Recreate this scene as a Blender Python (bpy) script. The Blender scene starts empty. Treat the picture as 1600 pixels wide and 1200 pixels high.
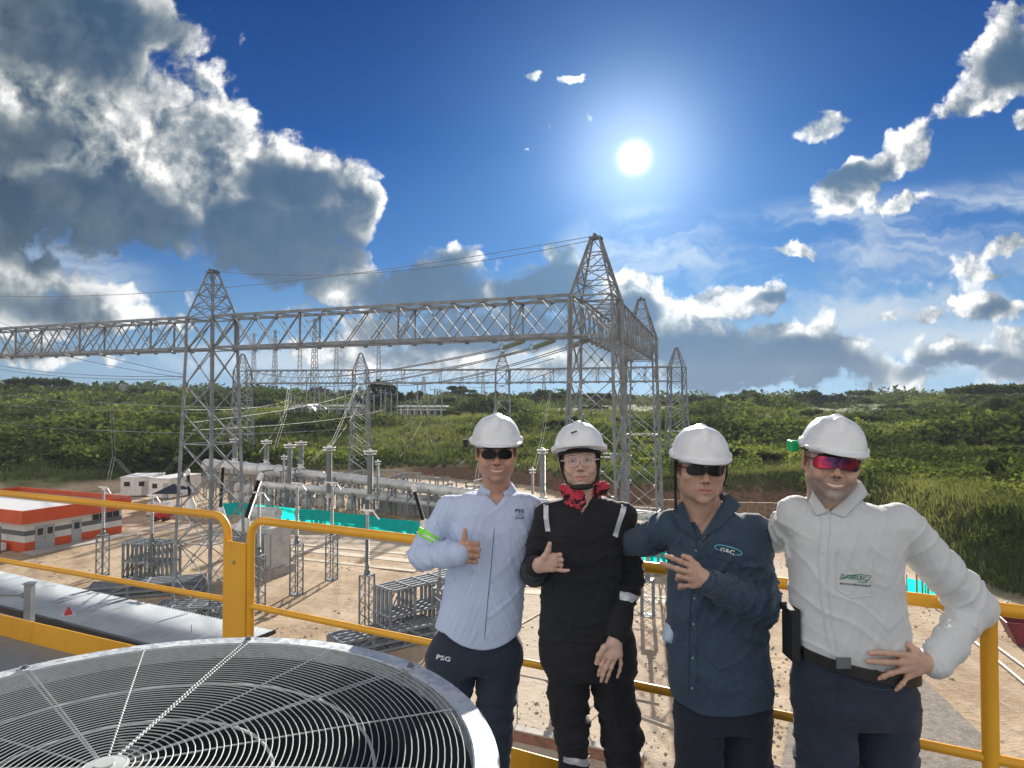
import bpy, bmesh, math, random
import numpy as np
from mathutils import Vector, Matrix, Euler
R = math.radians
random.seed(7)
rng = np.random.default_rng(11)
SC = bpy.context.scene
COL = SC.collection

# ------------------------------------------------------------------ camera
F = 1060.0                     # focal length in photo pixels (photo 1600 x 1200)
CZ = 12.6                      # camera height above the yard
DECK = CZ - 1.95                # walkway floor
PITCH = math.atan(25 / F)
cam_data = bpy.data.cameras.new("camera")
cam = bpy.data.objects.new("camera", cam_data); COL.objects.link(cam)
cam.location = (0, 0, CZ); cam.rotation_euler = (math.pi / 2 + PITCH, 0, 0)
cam_data.sensor_width = 36.0; cam_data.lens = 36.0 * F / 1600
cam_data.clip_start = 0.05; cam_data.clip_end = 4000
SC.camera = cam
SC.view_settings.view_transform = 'Standard'; SC.view_settings.look = 'None'
SC.view_settings.gamma = 1; SC.view_settings.exposure = 1.15
SC.cycles.max_bounces = 6; SC.cycles.diffuse_bounces = 3; SC.cycles.glossy_bounces = 3
SC.cycles.transparent_max_bounces = 12; SC.cycles.caustics_reflective = False; SC.cycles.caustics_refractive = False
SC.cycles.use_denoising = True

def P(u, v, Y):
    """point at forward distance Y seen at photo pixel (u, v)"""
    a = (u - 800) / F; b = (600 - v) / F
    dy = math.cos(PITCH) - b * math.sin(PITCH); dz = math.sin(PITCH) + b * math.cos(PITCH)
    return Vector((a / dy * Y, Y, CZ + dz / dy * Y))
def PG(u, v, z=0.0):
    """point on the level z seen at photo pixel (u, v)"""
    p = P(u, v, 1.0); t = (z - CZ) / (p.z - CZ)
    return Vector((p.x * t, t, z))

# ------------------------------------------------------------------ node helpers
class N:
    """a socket wrapper, so that node maths can be written as expressions"""
    nt = None
    def __init__(s, sock): s.s = sock
    @staticmethod
    def m(op, *a, clamp=False):
        n = N.nt.nodes.new('ShaderNodeMath'); n.operation = op; n.use_clamp = clamp
        for i, x in enumerate(a):
            if isinstance(x, N): N.nt.links.new(x.s, n.inputs[i])
            else: n.inputs[i].default_value = x
        return N(n.outputs[0])
    def __add__(s, o): return N.m('ADD', s, o)
    __radd__ = __add__
    def __sub__(s, o): return N.m('SUBTRACT', s, o)
    def __rsub__(s, o): return N.m('SUBTRACT', o, s)
    def __mul__(s, o): return N.m('MULTIPLY', s, o)
    __rmul__ = __mul__
    def __truediv__(s, o): return N.m('DIVIDE', s, o)
    def clamp(s): return N.m('ADD', s, 0.0, clamp=True)
def vm(op, a, b=None, scale=None):
    n = N.nt.nodes.new('ShaderNodeVectorMath'); n.operation = op
    for i, x in enumerate((a, b)):
        if x is None: continue
        if isinstance(x, N): N.nt.links.new(x.s, n.inputs[i])
        else: n.inputs[i].default_value = x
    if scale is not None:
        if isinstance(scale, N): N.nt.links.new(scale.s, n.inputs['Scale'])
        else: n.inputs['Scale'].default_value = scale
    return N(n.outputs['Value'] if op in ('LENGTH', 'DOT_PRODUCT', 'DISTANCE') else n.outputs[0])
def comb(x, y, z=0.0):
    n = N.nt.nodes.new('ShaderNodeCombineXYZ')
    for i, q in enumerate((x, y, z)):
        if isinstance(q, N): N.nt.links.new(q.s, n.inputs[i])
        else: n.inputs[i].default_value = q
    return N(n.outputs[0])
def sep(v):
    n = N.nt.nodes.new('ShaderNodeSeparateXYZ'); N.nt.links.new(v.s, n.inputs[0])
    return [N(o) for o in n.outputs]
def sstep(x, a, b):
    n = N.nt.nodes.new('ShaderNodeMapRange'); n.interpolation_type = 'SMOOTHSTEP'
    N.nt.links.new(x.s, n.inputs[0]); n.inputs[1].default_value = a; n.inputs[2].default_value = b
    return N(n.outputs[0])
def lstep(x, a, b, c=0.0, d=1.0):
    n = N.nt.nodes.new('ShaderNodeMapRange')
    N.nt.links.new(x.s, n.inputs[0]); n.inputs[1].default_value = a; n.inputs[2].default_value = b
    n.inputs[3].default_value = c; n.inputs[4].default_value = d
    return N(n.outputs[0])
def mapping(v, loc=(0, 0, 0), rot=(0, 0, 0), scale=(1, 1, 1), typ='POINT'):
    n = N.nt.nodes.new('ShaderNodeMapping'); n.vector_type = typ
    N.nt.links.new(v.s, n.inputs[0]); n.inputs[1].default_value = loc
    n.inputs[2].default_value = rot; n.inputs[3].default_value = scale
    return N(n.outputs[0])
def noise(v, scale, detail=4, rough=0.55, dist=0.0, color=False, dims='3D', lac=2.0):
    n = N.nt.nodes.new('ShaderNodeTexNoise'); n.noise_dimensions = dims
    if v is not None: N.nt.links.new(v.s, n.inputs['Vector'])
    n.inputs['Scale'].default_value = scale; n.inputs['Detail'].default_value = detail
    n.inputs['Roughness'].default_value = rough; n.inputs['Distortion'].default_value = dist
    n.inputs['Lacunarity'].default_value = lac
    return N(n.outputs['Color' if color else 'Fac'])
def voro(v, scale, detail=0, rough=0.5, feature='F1', out='Distance', rand=1.0, dims='3D'):
    n = N.nt.nodes.new('ShaderNodeTexVoronoi'); n.feature = feature; n.voronoi_dimensions = dims
    if v is not None: N.nt.links.new(v.s, n.inputs['Vector'])
    n.inputs['Scale'].default_value = scale; n.inputs['Randomness'].default_value = rand
    if 'Detail' in n.inputs: n.inputs['Detail'].default_value = detail; n.inputs['Roughness'].default_value = rough
    return N(n.outputs[out])
def mixc(f, a, b, mode='MIX'):
    n = N.nt.nodes.new('ShaderNodeMix'); n.data_type = 'RGBA'; n.blend_type = mode; n.clamp_result = False
    for idx, x in ((0, f), (6, a), (7, b)):
        if isinstance(x, N): N.nt.links.new(x.s, n.inputs[idx])
        elif idx == 0: n.inputs[0].default_value = x
        else: n.inputs[idx].default_value = tuple(x) + ((1,) if len(x) == 3 else ())
    return N(n.outputs[2])
def ramp(f, stops, interp='LINEAR'):
    n = N.nt.nodes.new('ShaderNodeValToRGB'); cr = n.color_ramp; cr.interpolation = interp
    while len(cr.elements) < len(stops): cr.elements.new(0.5)
    for e, (p, c) in zip(cr.elements, stops):
        e.position = p; e.color = tuple(c) + ((1,) if len(c) == 3 else ())
    N.nt.links.new(f.s, n.inputs[0])
    return N(n.outputs[0])

# ------------------------------------------------------------------ sun and sky
SUN_EL, SUN_AZ = R(19.5), R(10.3)          # azimuth clockwise from +Y
sun_dir = Vector((math.sin(SUN_AZ) * math.cos(SUN_EL), math.cos(SUN_AZ) * math.cos(SUN_EL), math.sin(SUN_EL)))
ld = bpy.data.lights.new("sun", 'SUN'); ld.energy = 4.3; ld.angle = R(0.53); ld.color = (1.0, 0.93, 0.82)
sun = bpy.data.objects.new("sun", ld); COL.objects.link(sun)
sun.rotation_euler = sun_dir.to_track_quat('Z', 'Y').to_euler()
world = bpy.data.worlds.new("World"); SC.world = world; world.use_nodes = True
nt = world.node_tree; N.nt = nt; nt.nodes.clear()
wout = nt.nodes.new('ShaderNodeOutputWorld'); bg = nt.nodes.new('ShaderNodeBackground')
nt.links.new(bg.outputs[0], wout.inputs[0])
sky = nt.nodes.new('ShaderNodeTexSky'); sky.sky_type = 'NISHITA'; sky.sun_disc = False
sky.sun_elevation = SUN_EL; sky.sun_rotation = SUN_AZ; sky.air_density = 1.0; sky.dust_density = 0.4; sky.ozone_density = 3.0
tc = nt.nodes.new('ShaderNodeTexCoord')
d = vm('NORMALIZE', N(tc.outputs['Generated']))
dx, dy, dz = sep(d)
yy = N.m('MAXIMUM', dy, 0.12)
g = comb(dx / yy, dz / yy, 0.0)            # direction as (x/y, z/y)

def gp(u, v):
    p = P(u, v, 1.0); return (p.x, p.z - CZ)
def field(gv, blobs):
    """largest of many soft ellipses"""
    acc = None
    for (cx, cy, rx, ry, rot, w) in blobs:
        a, b = gp(cx, cy)
        if acc is not None:      # chained, so that the shader's working memory stays small
            gv = vm('ADD', gv, vm('SCALE', (1e-7, 1e-7, 0), scale=acc))
        q = mapping(gv, (a, b, 0), (0, 0, R(-rot)), (rx / F, ry / F, 1), 'TEXTURE')
        f = N.m('MULTIPLY_ADD', vm('LENGTH', q), -w, w)
        acc = f if acc is None else N.m('SMOOTH_MAX', acc, f, 0.25)
    return acc
CUM = [(70,90,300,260,0,1.7),(225,50,118,112,0,1.2),(200,280,300,165,8,1.6),(335,225,115,85,0,1.1),(430,330,175,140,15,1.5),(540,325,72,95,0,1.2),
       (530,425,74,72,0,1.),(-40,320,230,110,0,1.6),
       (110,490,210,56,0,.9),(20,440,120,90,0,.9),(270,505,90,26,0,.6),
       (680,450,130,74,0,1.2),(722,408,66,50,0,.9),(635,475,90,44,0,.9),(868,440,95,76,0,1.2),(872,402,60,42,0,.9),(985,462,85,60,0,1.1),(1075,490,80,38,0,.8),
       (1050,535,210,46,0,.9),(1270,555,150,68,0,1.2),(1160,575,170,52,0,1.2),(1225,520,80,34,0,.8),(800,520,330,54,0,1.1),(1190,468,62,28,0,.8),(1110,470,50,36,0,.7),
       (1292,198,70,30,-18,.9),(1340,290,100,42,-22,1.1),(1395,250,90,46,-30,1.0),(1412,316,56,22,-14,.8),(1575,85,98,80,-30,1.2),(1525,155,75,38,-20,1.),(1595,20,90,36,0,.8),
       (1240,392,46,17,0,.7),(1380,497,44,17,0,.7),(1450,497,36,18,0,.7),(1545,482,90,24,0,.8),(1570,385,95,26,-12,.7),(1545,430,70,10,0,.5),
       (1500,555,150,44,0,.9),(1600,580,120,50,0,.9),(1430,585,120,24,0,.7),(1260,600,170,14,0,.6),(1590,525,60,22,0,.7),
       (1450,565,300,52,0,.42),(1330,505,280,34,0,.30),(120,470,300,95,0,.40),(720,562,520,34,0,.42),(1500,420,200,36,-8,.28),(1080,500,120,40,0,.4),(895,124,26,12,-5,.7),(860,190,20,13,-30,.5),(922,190,22,15,-30,.5),(828,122,18,9,0,.5),(828,233,18,10,0,.5),(892,214,19,10,0,.5),
       (640,560,180,30,0,.7),(470,545,150,30,0,.6),(880,570,190,28,0,.7),(100,560,220,22,0,.7),(420,482,120,14,0,.5),(1600,190,26,18,0,.6)]
SHD = [(120,45,180,105,10,1.2),(100,350,300,80,6,1.8),(430,395,160,85,8,1.8),(460,300,100,48,10,1.),(-20,230,150,60,0,.8),
       (672,460,120,58,0,1.6),(715,410,36,30,0,.7),(860,450,84,64,0,1.6),(985,476,66,42,0,1.3),(1265,565,140,52,0,1.6),(1160,585,170,44,0,1.5),(1050,545,190,34,0,1.1),
       (800,520,280,38,0,1.2),(1350,282,70,22,-20,.8),(1580,90,70,46,-30,.9),(1195,477,36,12,0,.6),(1500,570,120,26,0,.9),(1600,590,110,30,0,.9),(1450,501,20,8,0,.6),(1545,490,60,12,0,.5),
       (60,480,90,50,0,.6),(60,560,200,16,0,.6)]
warp = noise(g, 4.2, 4, 0.6, color=True, dims='2D')
warp2 = noise(g, 17.0, 4, 0.62, color=True, dims='2D')
gw = vm('ADD', g, vm('MULTIPLY', vm('SUBTRACT', warp, (.5, .5, .5)), (.12, .09, 0)))
gw = vm('ADD', gw, vm('MULTIPLY', vm('SUBTRACT', warp2, (.5, .5, .5)), (.050, .042, 0)))
fb = noise(g, 6.0, 10, 0.64, dims='2D')
billow = 1.0 - voro(gw, 8.0, 3, 0.55, dims='2D')       # billows
dens = field(vm('ADD', g, vm('MULTIPLY', vm('SUBTRACT', warp2, (.5, .5, .5)), (.05, .045, 0))), CUM)
T = dens + (fb - 0.5) * 1.05 + (billow - .62) * .55
soft = noise(g, 2.6, 3, .5, dims='2D')
alpha = sstep(T - N.m('MULTIPLY', soft - .5, .5), -0.07, 0.20)
# the same field a step nearer the sun: how much cloud the light has to cross
gs = gp(993, 232)
tos = vm('NORMALIZE', vm('SUBTRACT', (gs[0], gs[1], 0), g))
st = vm('SCALE', vm('ADD', tos, (0, .35, 0)), scale=0.02)
bil2 = 1.0 - voro(vm('ADD', gw, st), 8.0, 2, 0.55, dims='2D')
fb2 = noise(vm('ADD', g, st), 6.0, 6, 0.64, dims='2D')
relief = (billow - bil2) * 1.0 + (fb - fb2) * 2.4
shade = sstep(field(vm('ADD', g, vm('MULTIPLY', vm('SUBTRACT', warp, (.5, .5, .5)), (.16, .12, 0))), SHD) + (fb - .5) * .7, -0.10, 0.60)
thick = sstep(T, 0.10, 0.9)
rim = 1.0 - sstep(T, -0.02, 0.20)
lit = N.m('ADD', 0.86 - thick * 0.30 + relief, 0.0, clamp=True)
lit = N.m('ADD', lit * (1.0 - shade * 0.88), (fb - .47) * shade * .55, clamp=True)
facing = sstep(relief, -.12, .30)
lit = N.m('MAXIMUM', lit, rim * (1.0 - shade * .35) * N.m('MULTIPLY_ADD', facing, .62, .38))
ccol = ramp(lit, [(0, (.034, .074, .130)), (.18, (.105, .150, .200)), (.45, (.27, .31, .33)), (.75, (.60, .62, .62)), (1, (.98, .97, .94))])
# clouds lower down and nearer the sun take its blue-white veil
sd = vm('DOT_PRODUCT', d, tuple(sun_dir))
glow = N.m('POWER', N.m('MAXIMUM', sd, 0.0), 42.0)
glow2 = N.m('POWER', N.m('MAXIMUM', sd, 0.0), 260.0)
glow3 = N.m('POWER', N.m('MAXIMUM', sd, 0.0), 11000.0)
# thin high cloud, right of the sun
cir = noise(mapping(gw, (0, 0, 0), (0, 0, R(12)), (1, 4.2, 1)), 3.2, 5, 0.55, dims='2D')
cmask = field(g, [(1300,420,480,130,-8,1.4),(1560,380,280,120,-10,1.2),(1040,390,200,80,0,1.),(60,440,220,70,0,.8),(1500,540,300,60,0,.8),(700,560,700,40,0,.8)])
cirrus = N.m('MULTIPLY', sstep(cir, 0.34, 0.66), sstep(cmask, 0.0, 0.5))
# base sky
skyc = vm('MULTIPLY', N(sky.outputs[0]), (.30, .56, .86))
skyc = vm('SCALE', skyc, scale=0.085)
EXPO = 2 ** -1.15
h = lstep(dz, 0.0, 0.55)
blue = ramp(h, [(0, (.38, .55, .70)), (.14, (.22, .42, .64)), (.36, (.060, .20, .48)), (.65, (.008, .085, .31)), (1, (.001, .038, .18))])
away = lstep(sd, 0.6, 1.0, 0.68, 1.35)
base = vm('SCALE', vm('MULTIPLY', blue, (.78, .88, .95)), scale=away * EXPO)
base = mixc(0.97, skyc, base)
back = lstep(dy, -0.1, 0.25)
c1 = mixc(cirrus * 0.85, base, tuple(x * EXPO for x in (.60, .70, .80)))
lum = lstep(sd, 0.3, 1.0, .78, 1.25)
cl = vm('SCALE', ccol, scale=lum * EXPO)
hz = 1.0 - lstep(dz, 0.0, 0.30)
nearsun = lstep(sd, 0.70, 0.97)
cl = mixc(N.m('MULTIPLY', (1.0 - lit) * nearsun, .85, clamp=True), cl, tuple(x * EXPO for x in (.075, .165, .31)))
cl = mixc(hz * .16, cl, tuple(x * EXPO for x in (.34, .52, .68)))
front = mixc(alpha, c1, cl)
# behind the viewer: unseen bright cumulus, added to fill the shaded fronts
bn = noise(mapping(d, (0, 0, 0), (0, 0, 0), (1, 1, 2.2)), 2.4, 4, 0.58)
ba = sstep(bn, 0.42, 0.56)
backc = mixc(ba, vm('SCALE', blue, scale=EXPO * 1.0), tuple(x * EXPO for x in (1.45, 1.38, 1.28)))
col = mixc(back, backc, front)
# air light round the sun and the sun itself
col = vm('ADD', col, vm('SCALE', (.11, .20, .28), scale=glow * EXPO))
col = vm('ADD', col, vm('SCALE', (.46, .52, .56), scale=glow2 * EXPO))
col = vm('ADD', col, vm('SCALE', (2.6, 2.5, 2.4), scale=glow3 * EXPO * 2.0))
# below the horizon: dull ground colour
col = mixc(sstep(dz, -0.06, -0.005), (.07, .065, .05), col)
nt.links.new(col.s, bg.inputs[0]); bg.inputs[1].default_value = 1.0
world.cycles.sampling_method = 'MANUAL'; world.cycles.sample_map_resolution = 1024

# ------------------------------------------------------------------ mesh helpers
class MB:
    """collects shapes and links them as ONE mesh object"""
    def __init__(s): s.v = []; s.f = []; s.n = 0; s.mi = []
    def add(s, vs, fs, mi=0):
        s.v.append(np.asarray(vs, float).reshape(-1, 3))
        s.f += [tuple(i + s.n for i in f) for f in fs]; s.mi += [mi] * len(fs)
        s.n += len(vs); return s
    def box(s, c, size, rz=0.0, M=None, mi=0):
        hx, hy, hz = size[0] / 2, size[1] / 2, size[2] / 2
        v = np.array([(x, y, z) for z in (-hz, hz) for y in (-hy, hy) for x in (-hx, hx)])
        if M is not None: v = v @ np.array(M.to_3x3()).T
        elif rz: v = v @ np.array(Matrix.Rotation(rz, 3, 'Z')).T
        return s.add(v + np.array(c), [(0, 2, 3, 1), (4, 5, 7, 6), (0, 1, 5, 4), (2, 6, 7, 3), (0, 4, 6, 2), (1, 3, 7, 5)], mi)
    def bar(s, p, q, w, h=None, up=(0, 0, 1), mi=0):
        p, q = Vector(p), Vector(q); h = h or w; dd = q - p
        if dd.length < 1e-6: return s
        dn = dd.normalized(); u = Vector(up)
        if abs(dn.dot(u)) > .98: u = Vector((1, 0, 0))
        a = dn.cross(u).normalized(); b = a.cross(dn)
        vs = [tuple(e + a * (i * w / 2) + b * (j * h / 2)) for e in (p, q) for i, j in ((-1, -1), (1, -1), (1, 1), (-1, 1))]
        return s.add(vs, [(3, 2, 1, 0), (4, 5, 6, 7), (0, 1, 5, 4), (1, 2, 6, 5), (2, 3, 7, 6), (3, 0, 4, 7)], mi)
    def angle(s, p, q, w, t=None, up=(0, 0, 1), mi=0):
        """rolled angle section: two thin plates"""
        p, q = Vector(p), Vector(q); t = t or w * .12; dn = (q - p)
        if dn.length < 1e-6: return s
        dn.normalize(); u = Vector(up)
        if abs(dn.dot(u)) > .98: u = Vector((1, 0, 0))
        a = dn.cross(u).normalized(); b = a.cross(dn)
        s.bar(p + a * (w / 2), q + a * (w / 2), w, t, up, mi); s.bar(p + b * (w / 2 + t / 2), q + b * (w / 2 + t / 2), t, w, up, mi)
        return s
    def tube(s, pts, r, seg=10, closed=False, caps=True, mi=0):
        pts = [Vector(p) for p in pts]; n = len(pts)
        rs = r if hasattr(r, '__len__') else [r] * n
        t0 = (pts[1] - pts[0]).normalized(); ref = Vector((0, 0, 1)) if abs(t0.z) < .9 else Vector((1, 0, 0))
        a = t0.cross(ref).normalized(); vs = []
        for i, p in enumerate(pts):
            if closed: t = (pts[(i + 1) % n] - pts[i - 1]).normalized()
            elif i == 0: t = t0
            elif i == n - 1: t = (pts[-1] - pts[-2]).normalized()
            else: t = ((pts[i + 1] - p).normalized() + (p - pts[i - 1]).normalized()).normalized()
            a = (a - t * a.dot(t)).normalized(); b = t.cross(a)
            for k in range(seg):
                an = 2 * math.pi * k / seg
                vs.append(tuple(p + (a * math.cos(an) + b * math.sin(an)) * rs[i]))
        fs = []
        for i in range(n if closed else n - 1):
            j = (i + 1) % n
            for k in range(seg):
                l = (k + 1) % seg
                fs.append((i * seg + k, i * seg + l, j * seg + l, j * seg + k))
        if caps and not closed:
            fs.append(tuple(range(seg - 1, -1, -1))); fs.append(tuple((n - 1) * seg + k for k in range(seg)))
        return s.add(vs, fs, mi)
    def lathe(s, base, prof, seg=16, axis=(0, 0, 1), mi=0):
        """profile of (radius, distance along the axis)"""
        ax = Vector(axis).normalized(); ref = Vector((1, 0, 0)) if abs(ax.x) < .9 else Vector((0, 1, 0))
        a = ax.cross(ref).normalized(); b = ax.cross(a); base = Vector(base); vs = []
        for (r, h) in prof:
            for k in range(seg):
                an = 2 * math.pi * k / seg
                vs.append(tuple(base + ax * h + (a * math.cos(an) + b * math.sin(an)) * r))
        fs = [(i * seg + k, i * seg + (k + 1) % seg, (i + 1) * seg + (k + 1) % seg, (i + 1) * seg + k)
              for i in range(len(prof) - 1) for k in range(seg)]
        fs.append(tuple(range(seg - 1, -1, -1))); fs.append(tuple((len(prof) - 1) * seg + k for k in range(seg)))
        return s.add(vs, fs, mi)
    def prism(s, poly, z0, z1, mi=0):
        n = len(poly)
        vs = [(x, y, z0) for x, y in poly] + [(x, y, z1) for x, y in poly]
        fs = [tuple(range(n - 1, -1, -1)), tuple(range(n, 2 * n))] + [(i, (i + 1) % n, n + (i + 1) % n, n + i) for i in range(n)]
        return s.add(vs, fs, mi)
    def build(s, name, mats, parent=None, smooth=False, loc=None):
        V = np.concatenate(s.v) if s.v else np.zeros((0, 3))
        if loc is not None: V = V - np.array(loc)
        me = bpy.data.meshes.new(name); me.from_pydata(V.tolist(), [], s.f)
        if not isinstance(mats, (list, tuple)): mats = [mats]
        for m in mats: me.materials.append(m)
        if len(mats) > 1: me.polygons.foreach_set('material_index', s.mi)
        if smooth: smooth_by_angle(me, smooth if smooth is not True else 40)
        me.update(); o = bpy.data.objects.new(name, me); COL.objects.link(o)
        if loc is not None: o.location = loc
        if parent: o.parent = parent
        return o
def smooth_by_angle(me, deg):
    me.polygons.foreach_set('use_smooth', [True] * len(me.polygons))
    if deg < 180:
        bm = bmesh.new(); bm.from_mesh(me); lim = R(deg)
        for e in bm.edges:
            e.smooth = not (len(e.link_faces) == 2 and e.calc_face_angle(0) > lim)
        bm.to_mesh(me); bm.free()
def fast_mesh(name, V, Q, mats, parent=None, smooth=True, attrs=None, mi=None):
    """mesh from numpy arrays: V (n,3), Q (m,k) faces of k corners"""
    me = bpy.data.meshes.new(name); k = Q.shape[1]
    me.vertices.add(len(V)); me.vertices.foreach_set('co', np.ascontiguousarray(V, np.float32).ravel())
    me.loops.add(Q.size); me.loops.foreach_set('vertex_index', np.ascontiguousarray(Q, np.int32).ravel())
    me.polygons.add(len(Q)); me.polygons.foreach_set('loop_start', np.arange(0, Q.size, k, dtype=np.int32))
    me.polygons.foreach_set('loop_total', np.full(len(Q), k, np.int32))
    me.polygons.foreach_set('use_smooth', np.full(len(Q), smooth))
    for m in (mats if isinstance(mats, (list, tuple)) else [mats]): me.materials.append(m)
    if mi is not None: me.polygons.foreach_set('material_index', mi)
    me.update(calc_edges=True)
    for an, (typ, dat) in (attrs or {}).items():
        at = me.attributes.new(an, typ, 'POINT')
        at.data.foreach_set('color' if 'COLOR' in typ else 'value', np.ascontiguousarray(dat, np.float32).ravel())
    me.validate()
    o = bpy.data.objects.new(name, me); COL.objects.link(o)
    if parent: o.parent = parent
    return o
def tag(o, label=None, cat=None, group=None, kind=None):
    if label: o['label'] = label
    if cat: o['category'] = cat
    if group: o['group'] = group
    if kind: o['kind'] = kind
    return o
def empty(name, loc, label=None, cat=None, group=None, rz=0.0):
    o = bpy.data.objects.new(name, None); COL.objects.link(o); o.location = loc; o.rotation_euler.z = rz
    o.empty_display_size = .1
    return tag(o, label, cat, group)
def kids(o): return [c for c in bpy.data.objects if c.parent == o]
def dup(o, loc=None, rz=None, label=None, parent=None):
    c = o.copy(); COL.objects.link(c); c.parent = parent
    for ch in kids(o): dup(ch, parent=c)
    if loc is not None: c.location = loc
    if rz is not None: c.rotation_euler.z = rz
    if label: c['label'] = label
    return c

# ------------------------------------------------------------------ numpy noise
def _h(ix, iy, iz, seed):
    n = (ix * 374761393 + iy * 668265263 + iz * 2147483647 + seed * 974634777) & 0xffffffff
    n = ((n ^ (n >> 13)) * 1274126177) & 0xffffffff
    return ((n ^ (n >> 16)) & 0xffff) / 65535.0
def vnoise(p, seed=0):
    """smooth value noise in [0,1] at points p (n,3)"""
    i = np.floor(p).astype(np.int64); f = p - i; f = f * f * f * (f * (f * 6 - 15) + 10)
    r = 0
    for dx_ in (0, 1):
        for dy_ in (0, 1):
            for dz_ in (0, 1):
                w = (f[..., 0] if dx_ else 1 - f[..., 0]) * (f[..., 1] if dy_ else 1 - f[..., 1]) * (f[..., 2] if dz_ else 1 - f[..., 2])
                r = r + w * _h(i[..., 0] + dx_, i[..., 1] + dy_, i[..., 2] + dz_, seed)
    return r
def fbm(p, oct=4, seed=0):
    a, s_, t = 1.0, 0, 0
    for o_ in range(oct):
        s_ = s_ + a * vnoise(p * 2 ** o_ + 17.3 * o_, seed + o_); t += a; a *= .5
    return s_ / t

# ------------------------------------------------------------------ materials
MATS = {}
def newmat(name):
    m = bpy.data.materials.new(name); m.use_nodes = True
    N.nt = m.node_tree; b = m.node_tree.nodes['Principled BSDF']
    return m, b
def setp(b, key, val):
    if isinstance(val, N): N.nt.links.new(val.s, b.inputs[key])
    else: b.inputs[key].default_value = (tuple(val) + (1,)) if hasattr(val, '__len__') and len(val) == 3 and key in ('Base Color', 'Emission Color') else val
def objco():
    t = N.nt.nodes.new('ShaderNodeTexCoord'); return N(t.outputs['Object'])
def worldco():
    t = N.nt.nodes.new('ShaderNodeNewGeometry'); return N(t.outputs['Position'])
def bump(h_, strength=.3, dist=.01):
    n = N.nt.nodes.new('ShaderNodeBump'); n.inputs['Strength'].default_value = strength; n.inputs['Distance'].default_value = dist
    N.nt.links.new(h_.s, n.inputs['Height']); return N(n.outputs[0])
def attr(name, out='Fac'):
    n = N.nt.nodes.new('ShaderNodeAttribute'); n.attribute_name = name; return N(n.outputs[out])
def mat(name, col, rough=.5, metal=0.0, var=.15, vs=3.0, bs=0.0, bd=.01, bsc=40.0, dirt=None, dscale=1.5, spec=None, space='o', det=5):
    """plain material with uneven tone, optional dirt patches and bump"""
    if name in MATS: return MATS[name]
    m, b = newmat(name); co = objco() if space == 'o' else worldco()
    n1 = noise(co, vs, det, .6)
    c0 = tuple(x * (1 - var) for x in col); c1 = tuple(min(1, x * (1 + var)) for x in col)
    c = mixc(sstep(n1, .3, .7), c0, c1)
    if dirt is not None:
        n2 = noise(co, dscale, 6, .65)
        c = mixc(sstep(n2, .52, .72) * .8, c, dirt)
    setp(b, 'Base Color', c)
    rr = N.m('MULTIPLY_ADD', noise(co, vs * 2.3, 4), .25, rough - .12)
    setp(b, 'Roughness', rr); setp(b, 'Metallic', metal)
    if spec is not None: setp(b, 'Specular IOR Level', spec)
    if bs > 0: setp(b, 'Normal', bump(noise(co, bsc, 4), bs, bd))
    MATS[name] = m; return m

GALV = mat('galvanised steel', (.245, .27, .295), .68, .15, .22, 2.0, dirt=(.20, .20, .19), dscale=1.2, space='w', spec=.3)
GALVD = mat('dark steel', (.16, .18, .19), .5, .4, .2, 2.0, space='w')
PORC = mat('grey porcelain', (.36, .38, .39), .55, 0, .08, 3)
WHITEP = mat('white painted metal', (.72, .72, .70), .38, .05, .1, 1.2, dirt=(.45, .43, .40), dscale=.8, space='w')
BLACKR = mat('black composite', (.012, .013, .015), .42, 0, .2, 4)
YEL, _b = newmat('yellow safety paint'); _co = worldco(); _n = noise(_co, 1.6, 5, .6); _s = noise(_co, 26, 6, .72); _g = noise(mapping(_co, scale=(1, 1, .15)), 9, 5, .7)
_c = mixc(sstep(_n, .3, .7), (.70, .33, .014), (.82, .41, .022)); _c = mixc(sstep(_g, .56, .74) * .45, _c, (.46, .21, .03)); _c = mixc(sstep(_s, .70, .735), _c, (.16, .085, .04)); _c = mixc(sstep(noise(_co, 70, 3), .72, .76) * .8, _c, (.55, .50, .40))
setp(_b, 'Base Color', _c); setp(_b, 'Roughness', N.m('MULTIPLY_ADD', _g, .35, .26)); setp(_b, 'Normal', bump(noise(_co, 55, 5, .6) - sstep(_s, .70, .735) * .5, .16, .003))
CONC = mat('concrete', (.42, .385, .34), .85, 0, .16, 1.4, bs=.25, bd=.02, bsc=14, dirt=(.25, .22, .19), dscale=.6, space='w')
CABLE = mat('aluminium cable', (.20, .21, .22), .65, .2, .05, 1)

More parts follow.
